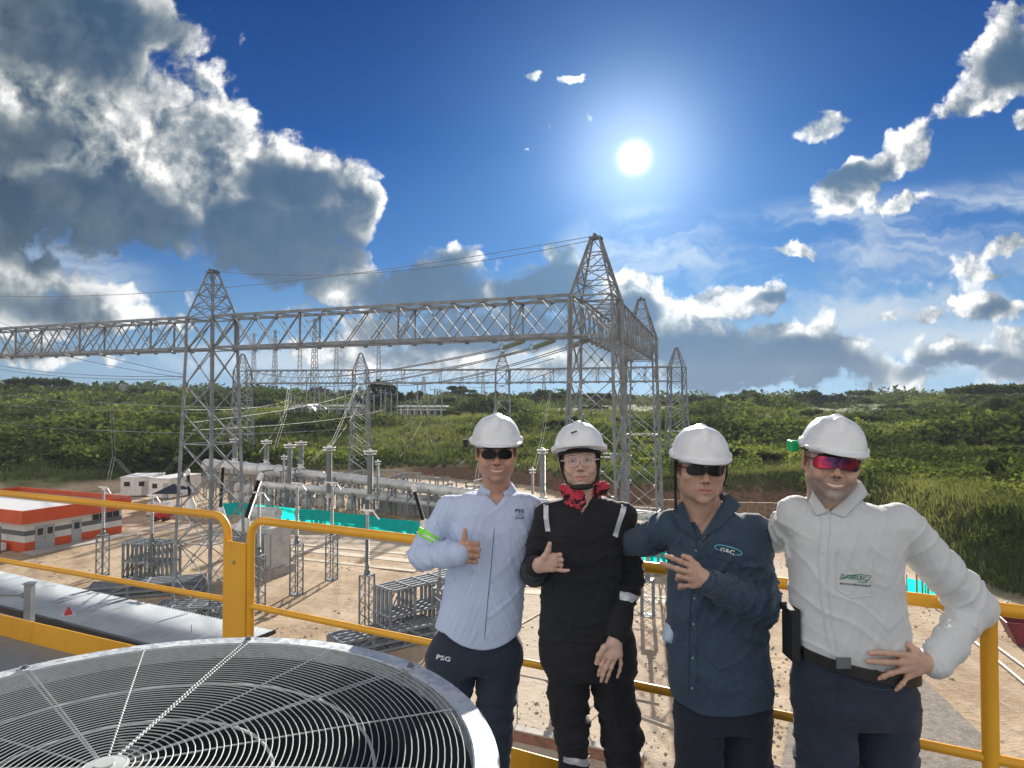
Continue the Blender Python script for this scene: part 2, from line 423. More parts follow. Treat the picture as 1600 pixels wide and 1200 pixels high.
# ------------------------------------------------------------------ terrain
BX = [-260, -90, -67, -40, -15, 3, 12, 31]; BY = [84, 86, 92, 104, 112, 100, 82, 79]
def yard_dist(x, y):
    """how far a point lies outside the levelled yard"""
    yb = np.interp(x, BX, BY)
    xr = 31.5 + (y - 42) * .02 + 1.2 * np.sin(y * .21)
    return np.maximum(y - yb, (x - xr) * np.where(y > 18, 1, .7))
def hgt(x, y):
    x = np.asarray(x, float); y = np.asarray(y, float)
    s_ = yard_dist(x, y); r_ = np.hypot(x, y); az = x / np.maximum(y, 20)
    far = np.interp(az, [-1.2, -.7, -.35, -.1, .15, .5, .8], [17.5, 17, 14.6, 12.2, 11.2, 11.4, 13.5])
    sp = np.maximum(s_, 0)
    bank = np.interp(az, [-.6, -.3, 0, .3, .45, .8], [.8, 1.2, 2.2, 2.4, 3.2, 4.2])
    z = bank * np.clip(sp / 4.5, 0, 1) ** 1.3 + (far - bank) * (1 - np.exp(-sp / 105.0))
    p = np.stack([x, y, x * 0], -1)
    k = np.clip(sp / 10, 0, 1)
    z = z + k * ((fbm(p / 38, 4, 3) - .5) * 4.2 + (fbm(p / 9, 3, 5) - .5) * 1.1 * np.clip(sp / 30, 0, 1))
    z = z + (1 - k) * (fbm(p / 7, 3, 8) - .5) * .10
    # level bench that carries the far switchyard
    bm_ = np.exp(-((x + 28) / 38) ** 2 - ((y - 190) / 24) ** 2)
    z = z * (1 - .8 * np.clip(bm_ * 1.6, 0, 1)) + 7.6 * .8 * np.clip(bm_ * 1.6, 0, 1)
    z = z - np.clip((r_ - 520) / 380, 0, 1) ** 2 * 14
    return np.where(s_ <= 0, (fbm(p / 7, 3, 8) - .5) * .10, z)
def H(x, y): return float(hgt(np.array([x]), np.array([y]))[0])
na, nr = 900, 330
rr_ = np.concatenate([[0.0], np.geomspace(6, 900, nr)])
aa = np.linspace(-math.pi, math.pi, na, endpoint=False)
aa = aa - .55 * np.sin(aa)                       # finer towards +Y
A_, R_ = np.meshgrid(aa, rr_[1:]); gx = np.sin(A_) * R_; gy = np.cos(A_) * R_
gz = hgt(gx, gy)
V = np.concatenate([[[0, 0, 0.0]], np.stack([gx, gy, gz], -1).reshape(-1, 3)])
i0 = (np.arange(nr - 1)[:, None] * na + np.arange(na)[None]) + 1
i1 = (np.arange(nr - 1)[:, None] * na + (np.arange(na)[None] + 1) % na) + 1
Q = np.stack([i0, i0 + na, i1 + na, i1], -1).reshape(-1, 4)
s_ = yard_dist(V[:, 0], V[:, 1])
pn = V.copy(); pn[:, 2] = 0
green = np.clip((s_ - np.where((V[:, 0] > 30) & (V[:, 1] < 54), -.5, 1.5) + (fbm(pn / 4, 3, 21) - .5) * 5) / 2.5, 0, 1)
bank_r = np.exp(-((s_ - 1.8) / 2.2) ** 2)
az_ = V[:, 0] / np.maximum(V[:, 1], 1)
bare = bank_r * np.clip((az_ + .25) * 5, 0, 1) * np.where(V[:, 0] > 30, np.clip((V[:, 1] - 50) / 8, 0, 1), 1)
bare = np.maximum(bare, .9 * np.exp(-((V[:, 0] + 5) / 22) ** 2 - ((V[:, 1] - 168) / 5) ** 2))
bare = np.maximum(bare, .8 * (fbm(pn / 16, 4, 33) > .66) * (s_ > 20))
gm, b = newmat('ground')
co = worldco(); gr_ = attr('green'); ba_ = attr('bare')
d1 = noise(co, .22, 8, .62); d2 = noise(co, 1.9, 7, .68); d3 = noise(mapping(co, (0, 0, 0), (0, 0, R(-22)), (1, .12, 1)), .9, 6, .6)
dirt = mixc(sstep(d1, .36, .64), (.36, .255, .160), (.55, .425, .285))
dirt = mixc(sstep(d2, .46, .70) * .65, dirt, (.21, .155, .11))
dirt = mixc(sstep(d3, .50, .66) * .45, dirt, (.55, .46, .36))
dirt = mixc(sstep(voro(co, 5.0, 1), .0, .25), (.20, .16, .12), dirt)
pale = attr('pale')
dirt = mixc(pale * .75, dirt, mixc(sstep(d2, .35, .65), (.50, .42, .33), (.60, .53, .43)))
grn = mixc(sstep(noise(co, .07, 6, .6), .38, .62), (.055, .080, .026), (.115, .145, .048))
grn = mixc(sstep(noise(co, .55, 6, .65), .45, .70), grn, (.035, .060, .016))
grn = mixc(sstep(noise(mapping(co, (0, 0, 0), (0, 0, 0), (.25, 1.4, 1)), .35, 5, .6), .56, .70) * .5, grn, (.22, .25, .07))
red = mixc(sstep(d2, .35, .65), (.105, .062, .040), (.20, .130, .085))
c = mixc(gr_, dirt, grn); c = mixc(sstep(ba_ + (d2 - .5) * .5, .35, .55), c, red)
setp(b, 'Base Color', c); setp(b, 'Roughness', .92); setp(b, 'Specular IOR Level', .2)
setp(b, 'Normal', bump(d2 + noise(co, 9, 5, .7) * .5, .7, .12))
pale_v = np.exp(-((V[:, 0] - 2 - (V[:, 1] - 36) * .12) / 5.5) ** 2) * np.clip((60 - V[:, 1]) / 15, 0, 1)
pale_v = np.maximum(pale_v, np.exp(-((V[:, 1] - 56 + V[:, 0] * .30) / 3.2) ** 2) * (V[:, 0] > -30))
ground = fast_mesh('ground', V, Q, gm, attrs={'green': ('FLOAT', green), 'bare': ('FLOAT', bare), 'pale': ('FLOAT', pale_v)})
tag(ground, kind='structure')

# ------------------------------------------------------------------ vegetation
def leafmat(name, c_lo, c_hi, trans=.45):
    m = bpy.data.materials.new(name); m.use_nodes = True; t = m.node_tree; N.nt = t; t.nodes.clear()
    o = t.nodes.new('ShaderNodeOutputMaterial'); df = t.nodes.new('ShaderNodeBsdfDiffuse'); tr = t.nodes.new('ShaderNodeBsdfTranslucent'); mx = t.nodes.new('ShaderNodeMixShader')
    tone = attr('tone'); n1 = noise(worldco(), .5, 3)
    c = mixc(N.m('ADD', tone, (n1 - .5) * .5, clamp=True), c_lo, c_hi)
    t.links.new(c.s, df.inputs[0]); t.links.new(mixc(1.0, c, (1.25, 1.2, .65), 'MULTIPLY').s, tr.inputs[0]); mx.inputs[0].default_value = trans
    t.links.new(df.outputs[0], mx.inputs[1]); t.links.new(tr.outputs[0], mx.inputs[2]); t.links.new(mx.outputs[0], o.inputs[0])
    return m
LEAF = leafmat('leaves', (.034, .056, .022), (.19, .235, .075), .38)
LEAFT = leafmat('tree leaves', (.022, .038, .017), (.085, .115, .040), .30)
GRASS = leafmat('grass blades', (.060, .088, .036), (.215, .24, .105), .36)
BARK = mat('bark', (.13, .10, .075), .9, 0, .3, 2)
def leaf_quads(cen, size, n, flat=.6, rg=rng):
    """small quads with random facing round given centres (m,3) -> verts, quads"""
    m_ = len(cen)
    nrm = rg.normal(size=(m_, 3)); nrm[:, 2] = np.abs(nrm[:, 2]) + flat; nrm /= np.linalg.norm(nrm, axis=1, keepdims=True)
    t_ = np.cross(nrm, rg.normal(size=(m_, 3))); t_ /= np.linalg.norm(t_, axis=1, keepdims=True); u_ = np.cross(nrm, t_)
    sz = (size * (.5 + rg.random(m_)))[:, None] if np.isscalar(size) else (size * (.5 + rg.random(m_)))[:, None]
    a_ = .35 + .4 * rg.random((m_, 1))
    v = np.stack([cen - t_ * sz, cen - u_ * sz * a_, cen + t_ * sz, cen + u_ * sz * a_], 1)
    return v.reshape(-1, 3), np.arange(m_ * 4).reshape(-1, 4)
def crown_pts(n, rx, rz, lumps, rg, flat=False):
    """leaf positions gathered in clumps so that gaps stay between them"""
    cl = rg.normal(size=(lumps, 3)); cl /= np.linalg.norm(cl, axis=1, keepdims=True); cl *= (.45 + .5 * rg.random((lumps, 1)))
    cl[:, 2] = np.abs(cl[:, 2]) * (1 if not flat else .5) - (.15 if not flat else 0)
    k = rg.integers(0, lumps, n); sp_ = rg.normal(size=(n, 3)); sp_ /= np.linalg.norm(sp_, axis=1, keepdims=True)
    rad = (.20 + .16 * rg.random(lumps))[k][:, None]
    p = cl[k] + sp_ * rad * rg.random((n, 1)) ** .35
    return p * np.array([rx, rx, rz])

# scrub over the hillsides: one uncountable mass
def scatter(nb, r0, r1, a0, a1, rg, pw=1.0):
    r = r0 * (r1 / r0) ** (rg.random(nb) ** pw); a = a0 + (a1 - a0) * rg.random(nb)
    return np.sin(a) * r, np.cos(a) * r, r
def scrub(name, nb, r0, r1, a0, a1, per, seed, mate, sz=(.7, 2.0), thr=.44, lsz=.22, kind='bush', minsd=7, tall=1.0):
    rg = np.random.default_rng(seed); x, y, r = scatter(nb, r0, r1, a0, a1, rg)
    sd = yard_dist(x, y); p = np.stack([x, y, x * 0], -1)
    dens_ = fbm(p / 26, 4, 40); keep = (sd > minsd) & (dens_ + .10 * rg.random(nb) > thr)
    bench = np.exp(-((x + 28) / 34) ** 2 - ((y - 190) / 20) ** 2) > .35; keep &= ~bench
    x, y, r, dn_ = x[keep], y[keep], r[keep], dens_[keep]; nb = len(x); z = hgt(x, y)
    rad = (sz[0] + (sz[1] - sz[0]) * rg.random(nb) ** 2) * (1 + np.clip((r - 90) / 260, 0, 1.3)) * (.7 + 1.2 * np.clip(dn_ - .42, 0, .3) / .3)
    pp_ = np.stack([x, y * .55, x * 0], -1); pt_ = np.clip((fbm(pp_ / 17, 4, 91) - .5) * 3.2 + .42, 0, 1); rad = rad * (1.35 - .6 * pt_)
    pts = []; tone = []; ls = []
    for k in range(nb):
        q = rg.normal(size=(per, 3)); q /= np.linalg.norm(q, axis=1, keepdims=True); q[:, 2] = np.abs(q[:, 2])
        q *= (.65 + .5 * rg.random((per, 1))) * np.array([1, 1, .75 * tall]) * rad[k]
        pts.append(q + (x[k], y[k], z[k] - .1)); ls.append(np.full(per, lsz * rad[k] * (1.25)))
        tone.append(np.full(per, np.clip(pt_[k] + .45 * (rg.random() - .5), 0, 1)) + .25 * (rg.random(per) - .5))
    cen = np.concatenate(pts); v, q = leaf_quads(cen, np.concatenate(ls), len(cen), rg=rg)
    o = fast_mesh(name, v, q, mate, smooth=False, attrs={'tone': ('FLOAT', np.repeat(np.clip(np.concatenate(tone), 0, 1), 4))})
    return tag(o, None, None, None, 'stuff')
o = scrub('near_scrub', 1500, 40, 100, R(20), R(44), 120, 6, LEAF, lsz=.09, minsd=2.5, thr=.36, sz=(.5, 1.3)); tag(o, 'leafy scrub at the top of the bank right of the yard', 'scrub')
o = scrub('scrub', 19000, 62, 520, R(-46), R(44), 84, 5, LEAF, lsz=.105); tag(o, 'dense green scrub covering the hillsides behind the yard', 'scrub')
def grass_patch(name, nb, seed, a0, a1, r0, r1, minsd, hh, lab, per=9):
    rg = np.random.default_rng(seed); x, y, r = scatter(nb, r0, r1, a0, a1, rg)
    sd = yard_dist(x, y); keep = sd > np.where((y < 56) & (x > 25), .3, minsd); x, y, r = x[keep], y[keep], r[keep]
    z = hgt(x, y); nb = len(x); n_ = nb * per
    X = np.repeat(x, per) + rg.normal(size=n_) * .22; Y = np.repeat(y, per) + rg.normal(size=n_) * .22; Z = np.repeat(z, per)
    hh_ = hh * (.5 + rg.random(n_)) * np.repeat(1 + np.clip((r - 60) / 150, 0, 1.5), per); w_ = .028 * (1 + np.repeat(r, per) / 60)
    a = rg.random(n_) * 6.28; bx_, by_ = np.cos(a) * w_, np.sin(a) * w_; lx, ly = rg.normal(size=n_) * .35 * hh_, rg.normal(size=n_) * .35 * hh_
    v = np.stack([np.stack([X - bx_, Y - by_, Z - .05], -1), np.stack([X + bx_, Y + by_, Z - .05], -1), np.stack([X + lx, Y + ly, Z + hh_], -1)], 1).reshape(-1, 3)
    tn = np.repeat(np.clip(fbm(np.stack([x, y, x * 0], -1) / 9, 3, 60) * 1.6 - .35 + .2 * rg.random(nb), 0, 1), per * 3)
    o = fast_mesh(name, v, np.arange(n_ * 3).reshape(-1, 3), GRASS, smooth=False, attrs={'tone': ('FLOAT', tn)})
    return tag(o, lab, 'grass', None, 'stuff')
grass_patch('tall_grass', 34000, 9, R(12), R(44), 40, 150, 2.6, .55, 'long sunlit grass on the bank right of the yard')
grass_patch('meadow_grass', 16000, 10, R(-44), R(14), 84, 220, 3, .6, 'rough grass on the terraces behind the switchgear')

def tree(x, y, hh, cr, lab, cat='tree', group='trees along the skyline', name='tree', flat=False, n=520, seed=0, dark=.4, lean=0, lz=.16):
    rg = np.random.default_rng(seed + 100); z = H(x, y) - .2
    t = empty(name, (x, y, z), lab, cat, group)
    tb = MB(); top = hh * (.80 if flat else .62)
    tb.tube([(0, 0, 0), (lean * .4, 0, top * .5), (lean, 0, top)], [hh * .026, hh * .02, hh * .012], 7)
    for k in range(5):
        a = rg.random() * 6.28; z0 = top * (.5 + .4 * rg.random()); L = cr * (.5 + .4 * rg.random())
        tb.tube([(lean * z0 / top, 0, z0), (lean + math.cos(a) * L * .5, math.sin(a) * L * .5, z0 + L * (.35)), (lean + math.cos(a) * L, math.sin(a) * L, z0 + L * (.45 if flat else .7))], [hh * .011, hh * .008, hh * .004], 5)
    tb.build('trunk', BARK, t)
    ch = hh * (.16 if flat else .42)
    p = crown_pts(n, cr, ch, 11 if not flat else 14, rg, flat) + (lean, 0, hh - ch * (1.0 if flat else 1.05))
    v, q = leaf_quads(p, cr * lz, n, rg=rg)
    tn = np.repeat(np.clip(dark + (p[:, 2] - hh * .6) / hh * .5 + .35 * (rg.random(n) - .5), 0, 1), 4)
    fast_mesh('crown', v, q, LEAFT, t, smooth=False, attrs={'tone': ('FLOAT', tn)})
    return t
def px_tree(u, vtop, Y, cr_px, lab, **k):
    """a tree whose top shows at photo pixel (u, vtop) when it stands at distance Y"""
    p = P(u, vtop, Y); g0 = H(p.x, Y); return tree(p.x, Y, max(2.5, p.z - g0), cr_px * Y / F, lab, **k)
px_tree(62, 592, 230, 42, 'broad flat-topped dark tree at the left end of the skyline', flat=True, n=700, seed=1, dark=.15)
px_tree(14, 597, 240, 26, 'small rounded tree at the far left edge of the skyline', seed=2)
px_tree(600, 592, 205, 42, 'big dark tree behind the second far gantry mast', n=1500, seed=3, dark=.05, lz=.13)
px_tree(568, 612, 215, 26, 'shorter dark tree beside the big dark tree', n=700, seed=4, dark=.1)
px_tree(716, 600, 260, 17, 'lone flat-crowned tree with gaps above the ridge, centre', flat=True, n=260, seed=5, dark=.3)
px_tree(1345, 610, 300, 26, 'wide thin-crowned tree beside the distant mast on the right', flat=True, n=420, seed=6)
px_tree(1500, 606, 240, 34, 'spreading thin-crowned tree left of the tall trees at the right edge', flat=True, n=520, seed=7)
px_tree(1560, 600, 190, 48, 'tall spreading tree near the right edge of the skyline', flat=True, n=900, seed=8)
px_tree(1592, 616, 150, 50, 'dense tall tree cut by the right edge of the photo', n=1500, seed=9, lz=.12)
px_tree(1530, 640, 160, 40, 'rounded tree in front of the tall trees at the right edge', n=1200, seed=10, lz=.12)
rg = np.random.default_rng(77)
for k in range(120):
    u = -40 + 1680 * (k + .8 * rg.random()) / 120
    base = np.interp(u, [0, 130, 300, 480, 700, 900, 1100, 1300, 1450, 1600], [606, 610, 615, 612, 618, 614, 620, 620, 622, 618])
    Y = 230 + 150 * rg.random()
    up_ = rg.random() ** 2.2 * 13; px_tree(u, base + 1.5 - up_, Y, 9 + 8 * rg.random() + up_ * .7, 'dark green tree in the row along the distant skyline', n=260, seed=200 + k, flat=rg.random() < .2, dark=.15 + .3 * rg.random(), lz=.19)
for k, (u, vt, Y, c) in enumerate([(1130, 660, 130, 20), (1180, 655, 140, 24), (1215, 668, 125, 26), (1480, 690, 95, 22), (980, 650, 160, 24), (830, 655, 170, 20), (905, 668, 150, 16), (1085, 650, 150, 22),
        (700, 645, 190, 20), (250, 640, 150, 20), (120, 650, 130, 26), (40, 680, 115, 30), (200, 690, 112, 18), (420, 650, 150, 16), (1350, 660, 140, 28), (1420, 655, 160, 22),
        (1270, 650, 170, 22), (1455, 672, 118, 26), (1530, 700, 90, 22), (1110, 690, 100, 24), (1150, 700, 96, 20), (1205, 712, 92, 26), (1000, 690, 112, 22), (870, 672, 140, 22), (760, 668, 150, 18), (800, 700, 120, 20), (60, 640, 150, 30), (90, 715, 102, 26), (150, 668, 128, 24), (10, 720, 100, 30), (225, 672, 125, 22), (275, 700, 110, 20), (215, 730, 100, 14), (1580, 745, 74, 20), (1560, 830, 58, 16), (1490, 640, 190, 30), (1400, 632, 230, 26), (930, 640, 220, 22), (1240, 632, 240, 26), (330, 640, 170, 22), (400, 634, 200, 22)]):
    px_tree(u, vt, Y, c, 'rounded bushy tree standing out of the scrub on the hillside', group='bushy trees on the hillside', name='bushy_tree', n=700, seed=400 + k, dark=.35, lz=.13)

# ------------------------------------------------------------------ gantries
UG = Vector((.926, -.377, 0)); VG = Vector((.377, .926, 0))
ZB, ZT, ZA = 15.55, 17.35, 20.1
def gantry_tower(x, y, yaw, label, w0=1.35, w1=.93, leg=.14, za=ZA, zb=ZB, zt=ZT, group='lattice gantry masts', z0=None):
    z0 = H(x, y) if z0 is None else z0
    t = empty('gantry_mast', (x, y, z0), label, 'mast', group, yaw); Zb, Zt, Za = zb - z0, zt - z0, za - z0
    def w(z): return w0 + (w1 - w0) * min(1, z / Zb)
    C4 = [(-1, -1), (1, -1), (1, 1), (-1, 1)]
    for (a, b_) in C4:
        m = MB(); m.angle((a * w(0), b_ * w(0), 0), (a * w1, b_ * w1, Zb), leg, leg * .3, (a, b_, 0)); m.angle((a * w1, b_ * w1, Zb), (a * w1, b_ * w1, Zt), leg, leg * .3, (a, b_, 0))
        m.box((a * w(0), b_ * w(0), .03), (.4, .4, .06)); m.build('leg', GALV, t)
    m = MB(); z = .3; sgn = 1
    while z < Zb - .4:
        st = min(2.1 - .035 * z, Zb - z) if Zb - z > 2.6 else Zb - z
        for i in range(4):
            (a0, b0), (a1, b1) = C4[i], C4[(i + 1) % 4]; wa, wb = w(z), w(z + st)
            m.bar((a0 * wa, b0 * wa, z), (a1 * wb, b1 * wb, z + st), leg * .55, leg * .2); m.bar((a1 * wa, b1 * wa, z), (a0 * wb, b0 * wb, z + st), leg * .55, leg * .2)
            if sgn % 3 == 0: m.bar((a0 * wa, b0 * wa, z), (a1 * wa, b1 * wa, z), leg * .6, leg * .4)
            m.box(((a0 + a1) / 2 * (wa + wb) / 2, (b0 + b1) / 2 * (wa + wb) / 2, z + st / 2), (leg * .9,) * 3)
            m.box((a0 * wa, b0 * wa, z), (leg * 1.5, leg * 1.5, leg * 1.7))
        z += st; sgn += 1
    for zz in (Zb, Zt):
        for i in range(4):
            (a0, b0), (a1, b1) = C4[i], C4[(i + 1) % 4]
            m.bar((a0 * w1, b0 * w1, zz), (a1 * w1, b1 * w1, zz), leg * .8, leg * .5)
            if zz == Zb: m.bar((a0 * w1, b0 * w1, Zb), (a1 * w1, b1 * w1, Zt), leg * .6, leg * .4); m.bar((a1 * w1, b1 * w1, Zb), (a0 * w1, b0 * w1, Zt), leg * .6, leg * .4)
    m.build('bracing', GALV, t)
    m = MB(); wt = .16
    for (a, b_) in C4: m.angle((a * w1, b_ * w1, Zt), (a * wt, b_ * wt, Za), leg * .7, leg * .2, (a, b_, 0))
    for k in range(4):
        f0, f1 = k / 4, (k + 1) / 4; wa = w1 + (wt - w1) * f0; wb = w1 + (wt - w1) * f1; za_, zb_ = Zt + (Za - Zt) * f0, Zt + (Za - Zt) * f1
        for i in range(4):
            (a0, b0), (a1, b1) = C4[i], C4[(i + 1) % 4]
            m.bar((a0 * wa, b0 * wa, za_), (a1 * wb, b1 * wb, zb_), leg * .4, leg * .2)
            if k < 3: m.bar((a1 * wa, b1 * wa, za_), (a0 * wb, b0 * wb, zb_), leg * .4, leg * .2)
            m.bar((a0 * wb, b0 * wb, zb_), (a1 * wb, b1 * wb, zb_), leg * .4, leg * .3)
    m.build('peak_frame', GALV, t)
    m = MB(); m.box((0, 0, Za + .04), (.55, .55, .08)); m.box((0, 0, Za + .14), (.1, .7, .12)); m.build('cap_plate', GALVD, t)
    return t
def gantry_beam(p, q, label, hw=.85, group='lattice gantry beams', n=None, ch=.125, zb=ZB, zt=ZT, e=0.9):
    p, q = Vector(p), Vector(q); dd = q - p; dd.z = 0; dn = dd.normalized(); L = dd.length
    t = empty('gantry_beam', (p.x, p.y, zb), label, 'beam', group, math.atan2(dn.y, dn.x))
    hh = zt - zb; n = n or int(round(L / 1.6)); x0 = e; x1 = L - e; sx = (x1 - x0) / n
    for s_ in (-1, 1):
        for zz in (0, hh):
            m = MB(); m.angle((x0, s_ * hw, zz), (x1, s_ * hw, zz), ch, ch * .3, (0, 0, 1)); m.build('chord', GALV, t)
    m = MB()
    for k in range(n + 1):
        x = x0 + k * sx
        for zz in (0, hh):
            m.bar((x, -hw, zz), (x, hw, zz), ch * .5, ch * .4)
            if k < n: m.bar((x, -hw if k % 2 else hw, zz), (x + sx, hw if k % 2 else -hw, zz), ch * .4, ch * .25)
        for s_ in (-1, 1):
            if k < n:
                m.bar((x, s_ * hw, 0), (x + sx, s_ * hw, hh), ch * .6, ch * .22); m.bar((x, s_ * hw, hh), (x + sx, s_ * hw, 0), ch * .6, ch * .22)
            m.box((x, s_ * hw, 0), (ch * 1.8, ch * .6, ch * 1.5)); m.box((x, s_ * hw, hh), (ch * 1.6, ch * .6, ch * 1.3))
            if k % 4 == 0: m.bar((x, s_ * hw, 0), (x, s_ * hw, hh), ch * .9, ch * .5)
        if k % 4 == 0: m.bar((x, -hw, 0), (x, hw, hh), ch * .5, ch * .5)
    m.build('bracing', GALV, t)
    return t
def at(u, Y): p = P(u, 700, Y); return (p.x, Y)
T1 = at(330, 39.9); T2 = at(932, 31.4); T3 = at(1003, 50.7)
yg = math.atan2(UG.y, UG.x)
T0 = (2 * T1[0] - T2[0], 2 * T1[1] - T2[1])
gantry_tower(*T1, yg, 'tall near lattice mast left of the rail post, over the steel frames')
gantry_tower(*T2, yg, 'tallest lattice mast in the photo, behind the woman in black', w0=1.25)
gantry_tower(*T3, yg, 'second mast of the right-hand pair, just behind the tallest mast')
gantry_tower(*T0, yg, 'near lattice mast beyond the left edge, carrying the end of the long beam')
v2 = lambda a, z=0: Vector((a[0], a[1], z))
gantry_beam(v2(T1), v2(T2), 'long lattice beam between the left mast and the tallest mast')
gantry_beam(v2(T0), v2(T1), 'lattice beam running out of the photo to the left edge')
gantry_beam(v2(T2), v2(T3), 'short lattice beam running back from the tallest mast')
FT = [at(378, 113), at(563, 111), at(785, 109), at(1058, 100)]
FZ = [(15.45, 17.6, 19.9)] * 4
labs = ['small far lattice mast seen behind the tall left mast', 'far lattice mast above the left end of the white bus ducts', 'far lattice mast above the helmet of the man giving a thumbs up', 'far lattice mast at the right end of the distant beam']
for a, l in zip(FT, labs): gantry_tower(*a, 0.0, l, w0=1.5, w1=1.05, leg=.17, za=20.2, zb=15.3, zt=17.4)
for i, l in enumerate(['left span of the distant lattice beam', 'middle span of the distant lattice beam', 'right span of the distant lattice beam, passing behind the tallest mast']):
    gantry_beam(v2(FT[i]), v2(FT[i + 1]), l, hw=1.0, ch=.17, zb=15.3, zt=17.4, n=14, e=1.0)

# insulator strings with disc sheds, and conductors
GLASS = mat('greenish glass insulator', (.24, .29, .22), .35, 0, .1, 3)
def string(p, q, label, nd=14, r=.13):
    p, q = Vector(p), Vector(q); dn = (q - p).normalized(); L = (q - p).length
    t = empty('insulator_string', p, label, 'insulator', 'insulator strings under the beams')
    m = MB(); prof = []
    for k in range(nd):
        a = L * (.06 + .88 * k / nd); s_ = L * .88 / nd
        prof += [(.03, a), (r, a + s_ * .25), (r * .9, a + s_ * .4), (.03, a + s_ * .5)]
    m.lathe((0, 0, 0), prof, 10, dn); m.build('disc_stack', GLASS, t, smooth=True)
    m = MB(); m.bar((0, 0, 0), dn * L, .025)
    m.tube([dn * L * .95 + Vector((math.cos(a) * .22, 0, math.sin(a) * .22)) for a in np.linspace(0, 6.28, 13)[:-1]], .018, 5, closed=True)
    m.build('end_fitting', GALVD, t); return t
def cable(p, q, sag, label, r=.022, n=18, group='overhead conductors', twin=0):
    p, q = Vector(p), Vector(q); m = MB()
    side = (q - p).cross(Vector((0, 0, 1))).normalized() * twin / 2
    for s_ in ((-1, 1) if twin else (0,)):
        m.tube([p.lerp(q, k / n) - Vector((0, 0, sag * 4 * (k / n) * (1 - k / n))) + side * s_ for k in range(n + 1)], r, 5)
    o = m.build('overhead_conductor', CABLE, smooth=True, loc=tuple(p)); return tag(o, label, 'cable', group)
def on_beam(a, b, f, z=ZB): return v2(a).lerp(v2(b), f) + Vector((0, 0, z))
t2b = v2(T2, ZB)
for k, (f, uu, vv, YY) in enumerate([(.975, 560, 590, 112), (.90, 430, 592, 113), (.83, 380, 575, 116)]):
    p = on_beam(T1, T2, f) + VG * 1.0; q = P(uu, vv, YY); dn = (q - p).normalized(); e_ = p + dn * 2.3 - Vector((0, 0, .28))
    string(p, e_, 'glass insulator string slung from the long beam, number %s from the tallest mast' % ['one', 'two', 'three'][k])
    cable(e_, q, 1.6, 'sagging twin conductor from the %s insulator string of the long beam to the far beam' % ['first', 'second', 'third'][k], r=.03, twin=.35)
for k, (u0, v0, u1, v1) in enumerate([(866, 560, 600, 592), (880, 575, 700, 596), (820, 548, 480, 585)]):
    cable(P(u0, v0, 48), P(u1, v1, 112), 1.2, 'thin conductor fanning out between the tallest mast and the far beam, %s of three' % ['topmost', 'lowest', 'middle'][k], r=.03)
apex1, apex2 = v2(T1, ZA + .15), v2(T2, ZA + .15)
cable(apex2, v2(T0, ZA) + (apex2 - apex2), 1.0, 'long earth wire running left from the peak of the tallest mast', r=.016)
cable(apex2 + Vector((0, .3, -.1)), apex1 + Vector((0, .3, 0)), .8, 'earth wire between the peaks of the two near masts', r=.016)
for k, (v0, v1, Y0) in enumerate([(478, 585, 52), (505, 590, 52), (560, 588, 60), (566, 592, 60)]):
    cable(P(-60, v0, Y0), P(288, v1, 41), .5, 'conductor crossing the sky left of the left mast, %s of four' % ['highest', 'second highest', 'second lowest', 'lowest'][k], r=.018)
for k, (v0, v1, v2_, Y0) in enumerate([(604, 629, 629, 60), (648, 672, 668, 62), (622, 640, 636, 64)]):
    cable(P(-60, v0, Y0), P(150, v1, Y0 + 4), .3, 'conductor strung low across the left hillside, %s of three' % ['upper', 'lowest', 'middle'][k], r=.022)
    cable(P(150, v1, Y0 + 4), P(560, v2_, 108), .6, 'conductor continuing past the left mast in front of the hillside, %s of three' % ['upper', 'lowest', 'middle'][k], r=.03)

for k in range(10):
    u0, v0, Y0 = 350 + 55 * k, 700 + 7 * (k % 3), 76; u1 = u0 + (60 if k % 2 else -35)
    cable(P(u0, v0, Y0), P(u1, 600, 111), .8, 'thin vertical dropper between the far beam and the bushings', r=.014, group='thin droppers below the far beam')
for k, (u0, v0, Y0, u1, v1, Y1) in enumerate([(300, 660, 44, 560, 612, 110), (300, 672, 44, 600, 640, 112), (290, 640, 44, 450, 625, 118)]):
    cable(P(u0, v0, Y0), P(u1, v1, Y1), .5, 'thin line strung over the switchgear, %s of three' % ['upper', 'middle', 'lower'][k], r=.011, group='thin lines over the switchgear')
# distant pylons
def pylon(u, vtop, Y, lab, wpx=11, arms=3):
    p = P(u, vtop, Y); g0 = H(p.x, Y); hh = p.z - g0; w = wpx / 2 * Y / F
    t = empty('transmission_pylon', (p.x, Y, g0), lab, 'pylon', 'pylons on the horizon', random.uniform(-.3, .3))
    m = MB(); c4 = [(-1, -1), (1, -1), (1, 1), (-1, 1)]; n = 14
    def ww(f): return w * (1 - .72 * f)
    for a, b_ in c4: m.bar((a * w, b_ * w, 0), (a * ww(1), b_ * ww(1), hh), .16)
    for k in range(n):
        f0, f1 = k / n, (k + 1) / n
        for i in range(4):
            (a0, b0), (a1, b1) = c4[i], c4[(i + 1) % 4]
            m.bar((a0 * ww(f0), b0 * ww(f0), f0 * hh), (a1 * ww(f1), b1 * ww(f1), f1 * hh), .09); m.bar((a1 * ww(f0), b1 * ww(f0), f0 * hh), (a0 * ww(f1), b0 * ww(f1), f1 * hh), .09)
    m.build('lattice_body', GALV, t)
    for k in range(arms):
        z = hh * (.97 - .13 * k); m = MB(); L = w * (2.4 if k else 1.8)
        for s_ in (-1, 1): m.bar((0, -.3, z), (s_ * L, 0, z + .1), .12); m.bar((0, 0, z - .9), (s_ * L, 0, z + .1), .1); m.bar((s_ * L, 0, z), (s_ * L, 0, z - 1.4), .1)
        m.build('cross_arm', GALV, t)
